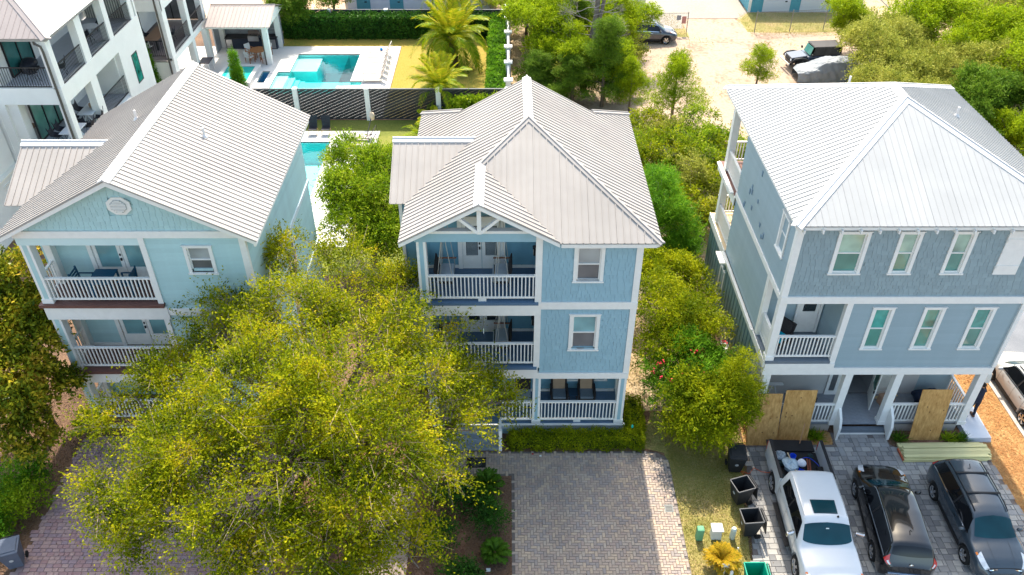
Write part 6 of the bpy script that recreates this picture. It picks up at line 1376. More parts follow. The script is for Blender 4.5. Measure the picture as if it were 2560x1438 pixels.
t = thing('folded_parasol', 'folded tan parasol with dark pole leaning behind the dark loungers', 'parasol', (-8.9, 48.9, 0)); MB().tube([(-9.1, 47.9, .3), (-8.85, 49.1, 1.2)], .03, 6).build('pole', DF, t); blob((-8.8, 49.15, 1.25), (.16, .16, .28), 6, amp=.2).build('canopy', mat('tan_canopy', (.6, .47, .35), rough=.9), t, smooth=True)
for k, (x, y) in enumerate(((-10.0, 61.3), (-9.75, 59.6), (-9.4, 57.6))):
    pass
# things on the grey house porch
b = blob((12.35, 24.0, .72), (.45, .3, .26), 12, amp=.3); tag(b.build('black_bag', mat('black_plastic', (.01, .01, .012), rough=.3), smooth=True), 'black plastic bag on the grey house porch behind the left railing', 'bag')
for i, (x, y, w_, l) in enumerate(((15.6, 23.9, .5, 'brown cardboard box behind the railing right of the porch steps'), (17.2, 23.7, .45, 'brown cardboard box behind the alone standing plywood sheet'))):
    b = MB(); b.mbox(Matrix.Translation((x, y, .72)) @ Matrix.Rotation(.2-.4*i, 4, 'Z'), w_, .4, .44); tag(b.build('cardboard_box', mat('cardboard', (.38, .23, .15), var=.15, scale=6)), l, 'box')
b = blob((17.3, 23.95, .85), (.65, .35, .36), 15, amp=.2); tag(b.build('tarp_pile', mat('navy_tarp', (.01, .02, .045), rough=.5), smooth=True), 'dark navy tarp pile on the right part of the grey house porch', 'tarp')
b = MB(); b.beam((15.1, 24.2, .53), (16.3, 24.35, .55), .12, .03); tag(b.build('loose_board', NEWWOOD), 'loose pale board on the porch floor beside the open front door', 'board')
t = thing('trestle', 'small grey folding trestle behind the tall plywood sheet on the porch', 'trestle', (10.9, 24.2, .5)); boxpart('top', WT, t, (10.5, 11.3, 24.1, 24.25, 1.35, 1.4)); b = MB(); b.beam((10.6, 24.0, .5), (10.9, 24.2, 1.35), .04, .04); b.beam((11.2, 24.0, .5), (10.95, 24.2, 1.35), .04, .04); b.build('leg', WT, t)
b = blob((11.15-1.9, 35.6, .8), (.9, .8, .75), 31, amp=.12); tag(b.build('grill_cover', mat('black_cover', (.035, .035, .04), rough=.6), smooth=True), 'bulky black covered heap beside the rear deck of the grey house', 'cover')
t = thing('timber_pile', 'weathered timber offcuts lying beside the rear corner of the grey house', 'timber', (9, 33.5, 0)); q = random.Random(5)
for k in range(9): b = MB(); b.beam((8.3+q.random()*.8, 32.2+q.random(), .05+k*.05), (8.9+q.random()*.6, 34.2+q.random(), .08+k*.05), .14, .05); b.build('timber', mat('weathered', (.42, .34, .25), rnd=.3), t)
t = thing('wall_shelf', 'white boxed unit with orange mark beside the batten wall of the grey house', 'unit', (9.5, 25.8, 0)); boxpart('cabinet', PWH, t, (9.35, 9.75, 25.6, 26.1, .5, 1.0)); boxpart('mark', ORANGE, t, (9.45, 9.6, 25.59, 25.6, .65, .8)); boxpart('ac_top', WHITE, t, (9.4, 9.7, 26.2, 27.2, 1.0, 1.06))
# ================================================================= vegetation
def leaf_quads(C0, A, Nn, L, W, rg):
    """C0 base points, A axis, Nn rough normal -> rhombic leaves"""
    A = A/np.linalg.norm(A, axis=1, keepdims=True); B = np.cross(A, Nn); B /= np.linalg.norm(B, axis=1, keepdims=True)+1e-9
    L = L[:, None]; W = W[:, None]; m_ = C0+A*L*.45
    return np.stack([C0, m_+B*W*.5, C0+A*L, m_-B*W*.5], axis=1)
def foliage(name, blobs, n, size, m, rg, droop=.15, aspect=.45, tw=.45, per=10, sub=True, shell=.5, flat=.75, low=-.35, upn=.6, sparse=0.0, jit=.35, nsub=11, wr=(.1, 1.8)):
    """leaves strung along twigs that fill lumpy clumps"""
    bl = []
    for (x, y, z, r) in blobs:
        bl.append((x, y, z, r, r, r*flat))
        if sub:
            for k in range(6):
                a = rg.uniform(0, 2*PI); e = rg.uniform(-.3, 1.1); rr = r*rg.uniform(.28, .5)
                bl.append((x+r*.85*math.cos(a)*math.cos(e), y+r*.85*math.sin(a)*math.cos(e), z+r*flat*.85*math.sin(e), rr, rr, rr*.8))
    bl = np.array(bl); w_ = bl[:, 3]**2
    w_ = w_*rg.uniform(wr[0], wr[1], len(w_))
    if sub: w_[::nsub+1] *= .4
    w_ /= w_.sum(); T = max(1, n//per)
    i = rg.choice(len(bl), T, p=w_); d = rg.normal(size=(T, 3)); d /= np.linalg.norm(d, axis=1, keepdims=True)
    lowm = d[:, 2] < low; d[lowm, 2] *= -1
    f = rg.uniform(shell, 1.0, T)**.6; Cb = bl[i]
    O = Cb[:, :3]+d*Cb[:, 3:6]*f[:, None]
    if sparse:
        ph = np.sin(O[:, 0]*2.1+1.3)*np.sin(O[:, 1]*1.9+.4)*np.sin(O[:, 2]*2.3+.9)+.4*np.sin(O[:, 0]*5+O[:, 1]*4)
        keep = ph > -sparse*.6; O, d, T = O[keep], d[keep], keep.sum()
    dirn = d+rg.normal(size=(T, 3))*.45; dirn[:, 2] += .12-droop; dirn /= np.linalg.norm(dirn, axis=1, keepdims=True)
    ln = rg.uniform(.6, 1.3, T)*tw
    t = np.tile(np.linspace(.1, 1, per), (T, 1))+rg.uniform(-.05, .05, (T, per))
    base = O[:, None, :]+dirn[:, None, :]*(ln[:, None]*t)[:, :, None]; base[:, :, 2] -= droop*.5*(t**2)*ln[:, None]
    base = base.reshape(-1, 3); N = len(base)
    base = base+rg.normal(size=(N, 3))*size*jit
    ax = np.repeat(dirn, per, axis=0)*.7+rg.normal(size=(N, 3))*.75; ax[:, 2] -= droop*.5
    nn = rg.normal(size=(N, 3))*.75; nn[:, 2] += upn
    L = size*rg.uniform(.7, 1.35, N); P = leaf_quads(base, ax, nn, L, L*aspect*rg.uniform(.8, 1.2, N), rg)
    return quads_mesh(name, P, m), (O, dirn, ln)
def twigs_mesh(name, tw, m, rg, k, r=.006):
    O, D, ln = tw; idx = rg.choice(len(O), min(k, len(O)), replace=False); o, d, l = O[idx]-D[idx]*.25, D[idx], ln[idx]+.25
    a = np.cross(d, [0, 0, 1.]); a /= np.linalg.norm(a, axis=1, keepdims=True)+1e-9; b = np.cross(a, d); P = []
    for u, v in ((a, b), (b, a)): P.append(np.stack([o-u*r*1.4, o+u*r*1.4, o+d*l[:, None]+u*r*.5, o+d*l[:, None]-u*r*.5], axis=1))
    return quads_mesh(name, np.concatenate(P), m)
BARK = mat('grey_bark', (.20, .16, .13), rough=.9, var=.3, scale=5, bump=.6, stretch=(4, 4, 1)); BARKP = mat('pale_twig', (.42, .33, .25), rough=.9, var=.2, scale=5)
LM = {
 'oak': leafmat('oak_leaves', [(.03, .06, .005), (.105, .155, .005), (.27, .31, .006), (.50, .475, .008), (.66, .46, .03)], .45),
 'mag': leafmat('magnolia_leaves', [(.035, .06, .008), (.10, .14, .010), (.24, .26, .014), (.56, .42, .03), (.66, .36, .08)], .25, rough=.28),
 'holly': leafmat('bright_leaves', [(.05, .11, .008), (.14, .24, .010), (.30, .40, .012), (.52, .54, .05)], .42, rough=.4),
 'yel': leafmat('yellow_green_leaves', [(.05, .09, .005), (.15, .21, .006), (.34, .38, .008), (.58, .55, .012)], .42),
 'grn': leafmat('fresh_leaves', [(.03, .09, .010), (.08, .21, .012), (.17, .36, .016), (.32, .48, .03)], .4),
 'pine': leafmat('pine_needles', [(.07, .12, .006), (.20, .29, .008), (.36, .46, .010), (.50, .56, .02)], .4),
 'dpine': leafmat('dark_needles', [(.05, .11, .012), (.13, .23, .018), (.26, .36, .035)], .35),
 'olive': leafmat('olive_leaves', [(.10, .13, .018), (.25, .28, .035), (.43, .43, .07), (.58, .54, .14)], .32),
 'hedge': leafmat('hedge_leaves', [(.015, .05, .012), (.04, .12, .015), (.09, .20, .02)], .3, rough=.35),
 'palm': leafmat('palm_leaves', [(.05, .14, .008), (.15, .27, .010), (.36, .40, .012), (.62, .44, .03)], .35, rough=.4),
 'sago': leafmat('sago_leaves', [(.02, .07, .01), (.06, .14, .01), (.13, .20, .015)], .25, rough=.35),
 'osago': leafmat('orange_sago_leaves', [(.14, .20, .01), (.50, .32, .02), (.66, .34, .03)], .35),
 'dry': leafmat('dry_leaves', [(.08, .04, .022), (.15, .085, .045), (.24, .15, .08)], .1),
 'grass': leafmat('grass_blades', [(.16, .17, .03), (.34, .29, .07), (.50, .38, .17)], .3),
}
def tree(name, label, cat, base, blobs, n, size, lm, rg=None, trunk_r=.12, group=None, tw=.45, per=10, limbs=True, twigk=0, bark=None, **k):
    rg = rg or rng; t = thing(name, label, cat, (*base, 0), group); bark = bark or BARK
    me, twg = foliage('crown', blobs, n, size, LM[lm], rg, tw=tw, per=per, **k); inst(me, 'crown', t, I4)
    B = np.array(blobs); top = B[:, :3].mean(0); zt = max(.3, top[2]*.55)
    b = MB(); p0 = Vector((*base, 0)); p1 = Vector((base[0]*.7+top[0]*.3, base[1]*.7+top[1]*.3, zt)); b.tube([p0, p0.lerp(p1, .5)+Vector((.06, -.05, 0)), p1], [trunk_r*1.25, trunk_r, trunk_r*.8], 8); b.build('trunk', bark, t, smooth=True)
    if limbs:
        b = MB()
        for x, y, z, r in blobs:
            q = Vector((x, y, z)); md = p1.lerp(q, .5)+Vector((rg.uniform(-.3, .3), rg.uniform(-.3, .3), rg.uniform(0, .4)))*r*.5
            b.tube([p1, md, q], [trunk_r*.55, trunk_r*.35, trunk_r*.12], 5)
            for j in range(3):
                e = q+Vector((rg.uniform(-1, 1), rg.uniform(-1, 1), rg.uniform(-.2, .8)))*r*.8; b.tube([md.lerp(q, .6), e], [trunk_r*.2, trunk_r*.06], 4)
        b.build('limbs', bark, t, smooth=True)
    if twigk: inst(twigs_mesh('twigs', twg, BARKP, rg, twigk), 'twigs', t, I4)
    return t
BIG = [(-9.3,24.4,6.6,1.0),(-8.2,25.1,7.2,.8),(-5.9,23.8,7.6,1.1),(-3.9,23.1,6.8,1.0),(-9.8,21.5,6.5,1.3),(-6.9,20.4,7.6,1.5),(-4.4,20.1,7.4,1.5),(-10.9,19.5,5.6,1.3),(-7.6,17.7,7.2,1.6),(-4.9,17.0,7.8,1.7),(-2.9,19.0,6.6,1.4),(-12.6,18.5,5.2,1.0),(-9.5,16.6,6.0,1.5),(-6.3,15.6,6.8,1.7),(-3.7,15.9,6.8,1.6),(-1.9,18.2,5.6,1.2),(-12.4,16.3,4.3,1.0),(-10.0,15.4,5.0,1.3),(-7.2,14.6,5.6,1.5),(-4.7,14.6,5.7,1.5),(-2.5,16.0,5.0,1.2),(-11.4,14.8,3.8,.9),(-8.3,14.2,4.2,1.1),(-5.2,13.9,4.4,1.2),(-3.1,14.5,4.0,1.0),(-1.3,21.1,4.8,.8),(-.2,20.7,3.9,.6),(-.8,21.4,3.5,.9),(-1.4,20.7,2.7,.8),(-10.4,22.3,6.6,.6),(-9.9,22.4,7.3,.45),(-10.6,22.3,5.3,.9),(-11.3,22.2,4.4,.7),(-9.4,22.6,6.3,.7),(-2.0,22.3,6.0,.7),(-11.2,23.6,6.0,.6)]
tree('shade_tree', 'huge yellow green tree covering the ground between the aqua and the blue house', 'tree', (-6.3, 18.6), BIG, 360000, .09, 'oak', trunk_r=.3, tw=.8, per=12, twigk=2500, droop=.3, shell=.3, aspect=.5, nsub=9, sparse=.3, wr=(.2, 1.8))
MAG = [(-18.9,25.4,6.0,1.2),(-18.8,23.8,5.2,1.5),(-17.9,23.1,4.6,1.2),(-18.0,21.8,4.0,1.4),(-17.3,22.1,3.3,1.0),(-18.4,21.3,2.8,1.3),(-17.8,20.9,2.0,1.0)]
tree('magnolia', 'dark glossy magnolia with golden leaf undersides left of the aqua house', 'tree', (-18.4, 23), MAG, 34000, .17, 'mag', trunk_r=.14, tw=.3, per=8, shell=.3, aspect=.5)
b = MB(); q = random.Random(2)
H1R = [(-8.0,37.6,4.5,1.1),(-6.4,36.5,4.5,1.3),(-7.6,35.0,4.0,1.3),(-6.0,34.3,4.0,1.5),(-7.5,33.4,3.2,1.2),(-6.3,32.7,3.2,1.3),(-5.3,33.3,2.8,1.1),(-8.0,35.1,3.0,.9),(-6.4,33.1,2.0,1.1)]
tree('bright_tree', 'bright leafy tree between the narrow pool and the side roof of the blue house', 'tree', (-6.8, 34.2), H1R, 75000, .12, 'holly', trunk_r=.12, tw=.5, per=9, shell=.2, twigk=600, wr=(.7, 1.3))
G = 'bushes between the blue and the grey house'
tree('leafy_bush', 'yellow green bush right under the roof corner of the blue house', 'bush', (7.2, 30.3), [(7.3,30.0,2.3,1.2),(6.3,30.8,2.4,1.0),(8.2,31.0,2.0,.9)], 14000, .12, 'yel', trunk_r=.07, group=G, shell=.3)
tree('leafy_bush', 'large yellow green bush beside the middle floor window wall of the blue house', 'bush', (6.6, 26.4), [(6.5,26.9,3.1,1.5),(7.7,26.4,2.8,1.2),(8.5,28.9,2.0,1.0),(6.5,25.1,2.5,1.1),(8.3,27.3,1.8,.7)], 22000, .11, 'yel', trunk_r=.08, group=G, shell=.3)
ole = tree('oleander', 'oleander bush with red flowers amid the yellow green bushes', 'bush', (7.0, 24.2), [(7.1,24.2,2.4,1.25),(7.9,24.6,2.0,1.0),(6.5,23.5,1.8,.8)], 17000, .17, 'grn', trunk_r=.07, group=G, aspect=.2, shell=.3)
fl = np.array([[x+rng.normal()*r*.62, y-abs(rng.normal())*r*.5, z+abs(rng.normal())*r*.55] for x, y, z, r in [(7.1,24.2,2.4,1.25),(7.9,24.6,2.0,1.0),(6.5,23.5,1.8,.8)] for _ in range(14)])
fl = np.repeat(fl, 7, axis=0)+rng.normal(size=(len(fl)*7, 3))*.05
inst(quads_mesh('flowers', leaf_quads(fl, rng.normal(size=fl.shape), rng.normal(size=fl.shape), np.full(len(fl), .09), np.full(len(fl), .07), rng), mat('red_petal', (.62, .03, .06), rough=.6)), 'flowers', ole, I4)
tree('leafy_bush', 'dense yellow tinged bush at the near end of the hedge row by the grass strip', 'bush', (7.5, 22.2), [(7.2,22.3,2.3,1.1),(8.1,22.4,2.3,1.0),(7.1,21.8,1.5,.85),(7.9,21.7,1.3,.8)], 24000, .11, 'yel', trunk_r=.08, group=G, shell=.3)
tree('juniper', 'upright feathery juniper touching the corner of the grey house', 'bush', (8.9, 22.7), [(8.9,22.7,3.2,.6),(8.85,22.4,2.4,.75),(8.8,22.5,1.5,.8),(9.0,22.9,3.9,.35),(9.3,22.5,2.6,.45)], 15000, .12, 'yel', trunk_r=.06, group=G, aspect=.22, tw=.35, shell=.2)
tree('scraggly_shrub', 'thin scraggly shrub beside the batten wall of the grey house', 'bush', (9.0, 27.0), [(8.9,27.0,1.9,.7),(9.1,25.6,1.2,.6)], 3000, .12, 'olive', trunk_r=.04, group=G, twigk=300)
tree('conifer', 'bright green conifer behind the right roof edge of the blue house', 'tree', (7.6, 34.6), [(7.5,34.3,3.6,1.2),(8.2,34.0,2.4,1.2),(7.6,36.2,3.4,1.0),(7.4,35.0,4.6,.7),(8.5,33.2,1.6,1.0)], 30000, .2, 'grn', trunk_r=.1, aspect=.16, tw=.5, shell=.3, nsub=18, per=14, jit=.15)
UP = [(8.2,45.6,1.6,1.4),(9.7,45.2,1.5,1.3),(11.6,45.0,1.7,1.4),(13.0,44.0,1.5,1.2),(13.0,41.6,1.4,1.4),(8.9,42.3,1.8,1.4),(11.0,42.5,1.7,1.6),(9.7,40.1,1.7,1.4),(11.8,39.4,1.5,1.5),(9.7,37.3,1.4,1.4),(7.6,43.1,1.6,1.2),(11.3,37.4,1.2,1.1)]
lbl = ['pale bush hugging the rear right roof edge of the blue house', 'dense bush at the near edge of the sand lot', 'rounded bush at the sand edge left of the grey house roof corner', 'small bush right at the grey house rear porch roof corner', 'tall bush beside the upper rear porch of the grey house', 'bush half way along the right roof edge of the blue house', 'broad bush in the middle of the scrub behind the two houses', 'yellow bush among grey dead twigs behind the blue house', 'bush facing the upper porch post of the grey house', 'bush behind the bright conifer', 'narrow bush pressed against the blue house roof', 'low reddish tinged bush before the rear deck of the grey house']
for k, (x, y, z, r) in enumerate(UP):
    z *= 1.2; r *= 1.15
    lm = ['yel', 'olive', 'holly', 'holly', 'yel', 'yel', 'holly', 'olive', 'yel', 'yel', 'holly', 'olive'][k]
    tree('scrub_bush', lbl[k], 'bush', (x, y), [(x, y, z, r), (x+r*.5, y+r*.3, z*.7, r*.7), (x-r*.5, y-r*.3, z*.75, r*.75)], 13000, .14, lm, trunk_r=.05, group='scrub bushes behind the houses', shell=.3, sparse=.3, twigk=250)
t = thing('dead_shrub', 'bare grey dead shrub among the scrub behind the blue house', 'bush', (9.6, 41, 0)); b = MB(); q = random.Random(8)
def branchy(b, p, d, l, r, dep):
    e = p+d*l; b.tube([p, p.lerp(e, .5)+Vector((q.uniform(-.1, .1), q.uniform(-.1, .1), q.uniform(-.05, .1)))*l, e], [r, r*.8, r*.55], 4, cap=False)
    if dep: 
        for _ in range(3): branchy(b, e, (d+Vector((q.uniform(-.9, .9), q.uniform(-.9, .9), q.uniform(-.3, .6)))).normalized(), l*.72, r*.55, dep-1)
for k in range(5): branchy(b, Vector((9.6, 41, .1)), Vector((q.uniform(-.8, .8), q.uniform(-.8, .8), 1)).normalized(), 1.1, .04, 4)
b.build('branches', mat('dead_wood', (.36, .30, .27), rough=.9), t)

# pines: tufts on whorled branches, a few prototypes copied
def pine(name, label, h, r, lm, n=14000, seed=0, group=None, size=.16, bare=.25, cat='tree', lean=0):
    rg = np.random.default_rng(seed); t = thing(name, label, cat, (0, 0, 0), group); b = MB(); b.tube([(0, 0, 0), (lean*.4, 0, h*.5), (lean, 0, h)], [.035*h*.5+.03, .025*h*.5+.02, .01], 7); b.build('trunk', BARK, t, smooth=True)
    bl = []; lb = MB(); nb = int(7+h*2)
    for k in range(nb):
        z = h*(bare+(1-bare)*(k+.5)/nb); a = k*2.4+rg.uniform(-.3, .3); R = r*(1-.75*((z/h-bare)/(1-bare)))*rg.uniform(.5, 1.25)
        for f in (.5, .78, 1.0): bl.append((lean*z/h+R*f*math.cos(a), R*f*math.sin(a), z+R*f*.25, (.2*r+.16)*rg.uniform(.6, 1.25)))
        lb.tube([(lean*z/h, 0, z-.1), (lean*z/h+R*math.cos(a), R*math.sin(a), z+R*.25)], [.025, .008], 4)
    lb.build('limbs', BARK, t); me, _ = foliage('crown', bl, n, size, LM[lm], rg, aspect=.16, tw=.18, per=8, sub=False, shell=.1, low=-1, jit=.2, upn=.4, droop=-.1); inst(me, 'crown', t, I4); return t
PG_ = 'young pines around the sand lot'
pA = pine('pine_tree', 'open young pine standing at the near edge of the sand lot behind the bushes', 5.2, 1.9, 'pine', 22000, 1, PG_, bare=.28); place(pA, (10.7, 49.0, 0), .3)
pB = pine('pine_tree', 'round low pine on the sand right before the grey house roof', 3.0, 1.6, 'pine', 11000, 2, PG_, bare=.25); place(pB, (18.15, 56.3, 0))
pC = pine('pine_tree', 'pine standing before the peach paving at the back left of the grove', 6.0, 2.4, 'pine', 40000, 3, 'pine grove behind the blue house', bare=.2); place(pC, (1.6, 66.9, 0))
pD = pine('pine_tree', 'dense mid green pine right of the blue house ridge at the front of the grove', 6.0, 2.1, 'dpine', 36000, 4, 'pine grove behind the blue house', bare=.1); place(pD, (6.6, 53.2, 0))
def cp(src, label, loc, rz, s):
    c = copy_tree(src, label); place(c, loc, rz, s); return c
cp(pC, 'bright pine whose twigs reach over the dark navy parked car', (8.6, 62.3, 0), 4.0, (1.05, 1.05, .85)); cp(pD, 'dark pine hugging the ridge of the blue house, left of the double trunk', (4.5, 53.2, 0), 1.9, (1, 1, .62)); pass
cp(pD, 'low bluish pine at the front left of the grove beside the fence end', (2.3, 54.2, 0), 3.3, (.9, .9, .55)); cp(pC, 'bright pine at the very back of the grove by the left storage building', (5.2, 69, 0), .8, .9); cp(pD, 'dark pine behind the bare trunk', (5.3, 62, 0), 2.7, (1, 1, .8)); cp(pC, 'small pine with dark stem right of the grove by the blue house roof slope', (8.4, 52.3, 0), 2.9, (.6, .6, .6))
for k, (x, y, z, r, lm_, l) in enumerate(((2.6, 56.4, 1.6, 1.3, 'dpine', 'grey green bush under the pines next to the fence end'), (4.2, 54.6, 1.6, 1.3, 'olive', 'olive bush under the pines right behind the blue house ridge'), (3.2, 60.8, 2.2, 1.6, 'pine', 'bright bush under the pines at the middle left of the grove'), (6.9, 60.6, 2.2, 1.5, 'pine', 'bright bush behind the forked bare trunk'),
    (8.9, 58.4, 1.8, 1.3, 'olive', 'olive bush at the right border of the grove on the sand'), (4.6, 65.2, 2.4, 1.7, 'pine', 'bright bush at the back of the grove'), (8.3, 66.6, 2.0, 1.5, 'olive', 'olive bush behind the dark navy parked car'), (1.6, 68.4, 1.6, 1.6, 'olive', 'olive brown bush beyond the end of the side fence'), (7.8, 54.6, 1.3, 1.1, 'dpine', 'dark low bush at the near right end of the grove'))):
    tree('grove_bush', l, 'bush', (x, y), [(x, y, z, r), (x+r*.6, y+.3, z*.8, r*.7), (x-r*.5, y-.2, z*.7, r*.8)], 9000, .15, lm_, trunk_r=.06, group='bushes under the pine grove', shell=.3, sparse=.15)
t = thing('bare_pine', 'tall old pine with forked grey trunk and bare dead side branches', 'tree', (6.0, 57.5, 0)); b = MB(); q = random.Random(12)
b.tube([(5.5, 55.8, 0), (5.7, 56.5, 2.0), (6.3, 57.5, 5.0), (6.5, 58, 8), (6.3, 58.3, 11)], [.26, .22, .18, .15, .09], 9); b.tube([(6.1, 56.6, 1.2), (6.3, 57.1, 3.6), (6.9, 57.8, 6.5), (7.4, 58.3, 9.5)], [.17, .15, .13, .08], 8); b.build('trunk', BARK, t, smooth=True)
b = MB()
for k in range(26):
    z = q.uniform(1.5, 9); a = q.uniform(PI*.55, PI*1.6) if k % 3 else q.uniform(-1, 1); branchy(b, Vector((5.6+z*.09, 56+z*.22, z)), Vector((math.cos(a), math.sin(a)*.5, q.uniform(-.05, .3))).normalized(), q.uniform(.8, 1.5), .03, 3)
b.build('dead_branches', mat('dead_wood', (.36, .30, .27)), t); me, _ = foliage('crown', [(6.3, 58.4, 9.5, 1.0), (7.4, 58.5, 8.6, .9), (5.4, 58.2, 8.9, .8), (6.9, 58, 7.2, .7), (6.2, 58.2, 6.0, .5)], 9000, .16, LM['dpine'], rng, aspect=.16, tw=.2, low=-1); inst(me, 'crown', t, I4)

# woods: prototypes copied
def broad(name, label, lm, n, seed, group, size=.16, R=2.6, H=5.0, **k):
    rg = np.random.default_rng(seed); bl = [(rg.normal()*R*.42, rg.normal()*R*.42, H*rg.uniform(.5, 1.0), R*rg.uniform(.32, .5)) for _ in range(14)]
    return tree(name, label, 'tree', (0, 0), bl, n, size, lm, rg=rg, trunk_r=.14, group=group, **k)
WG = 'trees of the wood at the upper right'
gB = broad('grove_tree', 'tall full bright tree right behind the side fence end of the pool lawn', 'pine', 46000, 15, 'full trees of the grove behind the blue house', .14, R=2.5, H=5.6, shell=.3, tw=.4); place(gB, (2.6, 58.8, 0))
for x, y, rz_, s_, l in ((4.3, 55.6, 1.0, .75, 'full bright tree close behind the blue house ridge'), (8.6, 60.4, 2.3, .8, 'full bright tree at the sand side of the grove'), (5.0, 66.5, 3.5, 1.0, 'full bright tree at the back of the grove'), (2.2, 63.8, 4.4, .9, 'full bright tree half way along the side fence'), (6.9, 54.6, 5.3, .7, 'full bright tree right of the blue house ridge')):
    cp(gB, l, (x, y, 0), rz_, s_)
oA = broad('scrub_oak', 'broad olive tan tree overhanging the covered car', 'olive', 42000, 5, WG, .14, R=3.2, H=4.6, shell=.3, tw=.5); place(oA, (26.0, 52.6, 0))
oB = broad('green_tree', 'fresh green tree in the top right corner', 'pine', 34000, 6, WG, .15, R=2.6, H=5.2, shell=.3, tw=.5); place(oB, (33.8, 57.0, 0))
oC = broad('dark_tree', 'dark green tree just right of the white roof ridge', 'dpine', 30000, 7, WG, .15, R=2.4, H=4.6, shell=.3); place(oC, (29.4, 48.5, 0), 1)
for src, l, x, y, rz_, s in ((oA, 'olive tan tree directly behind the ridge of the white roof', 25.2, 48.8, 1.2, .85), (oA, 'olive tree behind the blue off road car, far side', 27.3, 57.6, 2.4, .95), (oA, 'olive tree at the upper middle of the wood', 30.6, 52.6, 3.7, .9), (oB, 'fresh green tree at the top edge behind the olive trees', 30.4, 59.2, 1.1, 1.0), (oB, 'fresh green tree with grey twigs below the top right corner', 33.8, 51.5, 2.0, .95),
                         (oC, 'dark tree at the right picture edge above the white roof', 33.5, 47.2, 2.5, 1.0), (oC, 'dark tree in the wood left of the bare sandy gap', 28.0, 45.4, 4.0, .8), (oA, 'small olive tree behind the short green pine', 29.0, 54.8, .5, .8), (oB, 'green tree at the right edge below the sandy gap', 31.2, 42.6, 3.1, .7), (oB, 'bushy green tree at the far top behind the frame mast', 26.5, 63.5, 5.2, .75),
                         (oC, 'dark low tree at the lower end of the wood beside the roof', 30.0, 40.2, 1.7, .6), (oB, 'green tree at the right edge, second from the roof corner', 33.5, 43.5, 4.4, .8), (oB, 'fresh green tree in the farthest right corner of the wood', 38.0, 57.0, 2.2, 1.05), (oA, 'olive tree at the far top right edge', 36.5, 62.5, 3.0, 1.0), (oC, 'dark tree at the right edge in the middle of the wood', 37.0, 51.5, .3, 1.05), (oC, 'dark tree beyond the frame mast', 33.0, 64.5, 2.0, .9)):
    cp(src, l, (x, y, 0), rz_, s)
for src, l, x, y, rz_, s in ((oA, 'olive tree filling the gap behind the covered car', 28.2, 50.4, 5.0, .8), (oB, 'green tree in the dense middle of the wood', 32.0, 55.2, 1.4, .85), (oC, 'dark tree in the shaded middle of the wood', 31.0, 48.6, 3.0, .85), (oA, 'olive tree behind the short bright pine, right side', 30.4, 50.4, 2.0, .75), (oB, 'green tree left of the right edge group', 30.8, 45.0, .8, .6), (oA, 'olive tree between the sand lot and the wood', 24.4, 50.6, 3.4, .62)):
    cp(src, l, (x, y, 0), rz_, s)
pS = cp(pB, 'short bright green pine directly behind the right slope of the white roof', (25.6, 44.6, 0), 1.0, (1.05, 1.05, 1.35)); pS['group'] = WG
cp(oC, 'dark leafy tree behind the pavilion roof', (-17.6, 66.8, 0), 1.0, (.9, .9, .85))['group'] = 'dark trees behind the pavilion'; cp(oC, 'dark leafy tree right of the pavilion by the back fence', (-14.8, 69.8, 0), 3.0, (.8, .8, .8))['group'] = 'dark trees behind the pavilion'
cp(oA, 'olive bush between the back fence and the peach paving', (-.3, 71.6, 0), 3.0, (.6, .6, .45))['group'] = 'bushes by the left storage building'
# cypresses
def cypress(label, x, y, h, r):
    bl = [(x, y, h*f, r*(1-.75*f)*(.9 if f > .1 else .7)+.05) for f in np.linspace(.05, .97, 14)]; tree('cypress', label, 'tree', (x, y), bl, 13000, .11, 'grn', trunk_r=.05, group='narrow cypresses beside the pavilion yard', limbs=False, sub=False, aspect=.25, tw=.16, droop=-.5, shell=.5, flat=1.3, low=-1)
cypress('narrow cypress against the white building wall', -24.6, 54.0, 4.2, .62); cypress('narrow cypress rising before the raised spa', -19.45, 56.2, 2.9, .52)

# palms
def frond_mesh(name, L, m, rg, droop=.9, lw=.045, ll=.42, n=44, width=1.0):
    P = []; ts = np.linspace(.08, 1, n); pos = []
    for t_ in ts: pos.append((0, L*t_*(1-.18*t_), L*(.55*t_-droop*t_**2.2)))
    pos = np.array(pos); tan = np.gradient(pos, axis=0); tan /= np.linalg.norm(tan, axis=1, keepdims=True)
    for s in (-1, 1):
        side = np.tile([s*1., 0, 0], (n, 1)); ax = side*.9+tan*.75+np.array([0, 0, -.22]); ax += rg.normal(size=ax.shape)*.08
        l = ll*np.sin(np.clip(ts*2.6+.35, 0, PI))**.6*width+.05; P.append(leaf_quads(pos, ax, np.cross(ax, tan)+[0, 0, .8], l, np.full(n, lw), rg))
    R = []
    for i in range(n-1):
        a, c = pos[i], pos[i+1]; w0 = .022*(1-ts[i])+.004; R.append([a-[w0, 0, 0], a+[w0, 0, 0], c+[w0*.9, 0, 0], c-[w0*.9, 0, 0]])
    return quads_mesh(name, np.concatenate(P+[np.array(R)]), m)
rgp = np.random.default_rng(11)
FR = [frond_mesh('frond', 2.3, LM['palm'], rgp, d) for d in (.25, .5, .8, 1.05)]
TRK = mat('palm_trunk', (.16, .11, .08), rough=.95, var=.5, scale=7, bump=1, bscale=12)
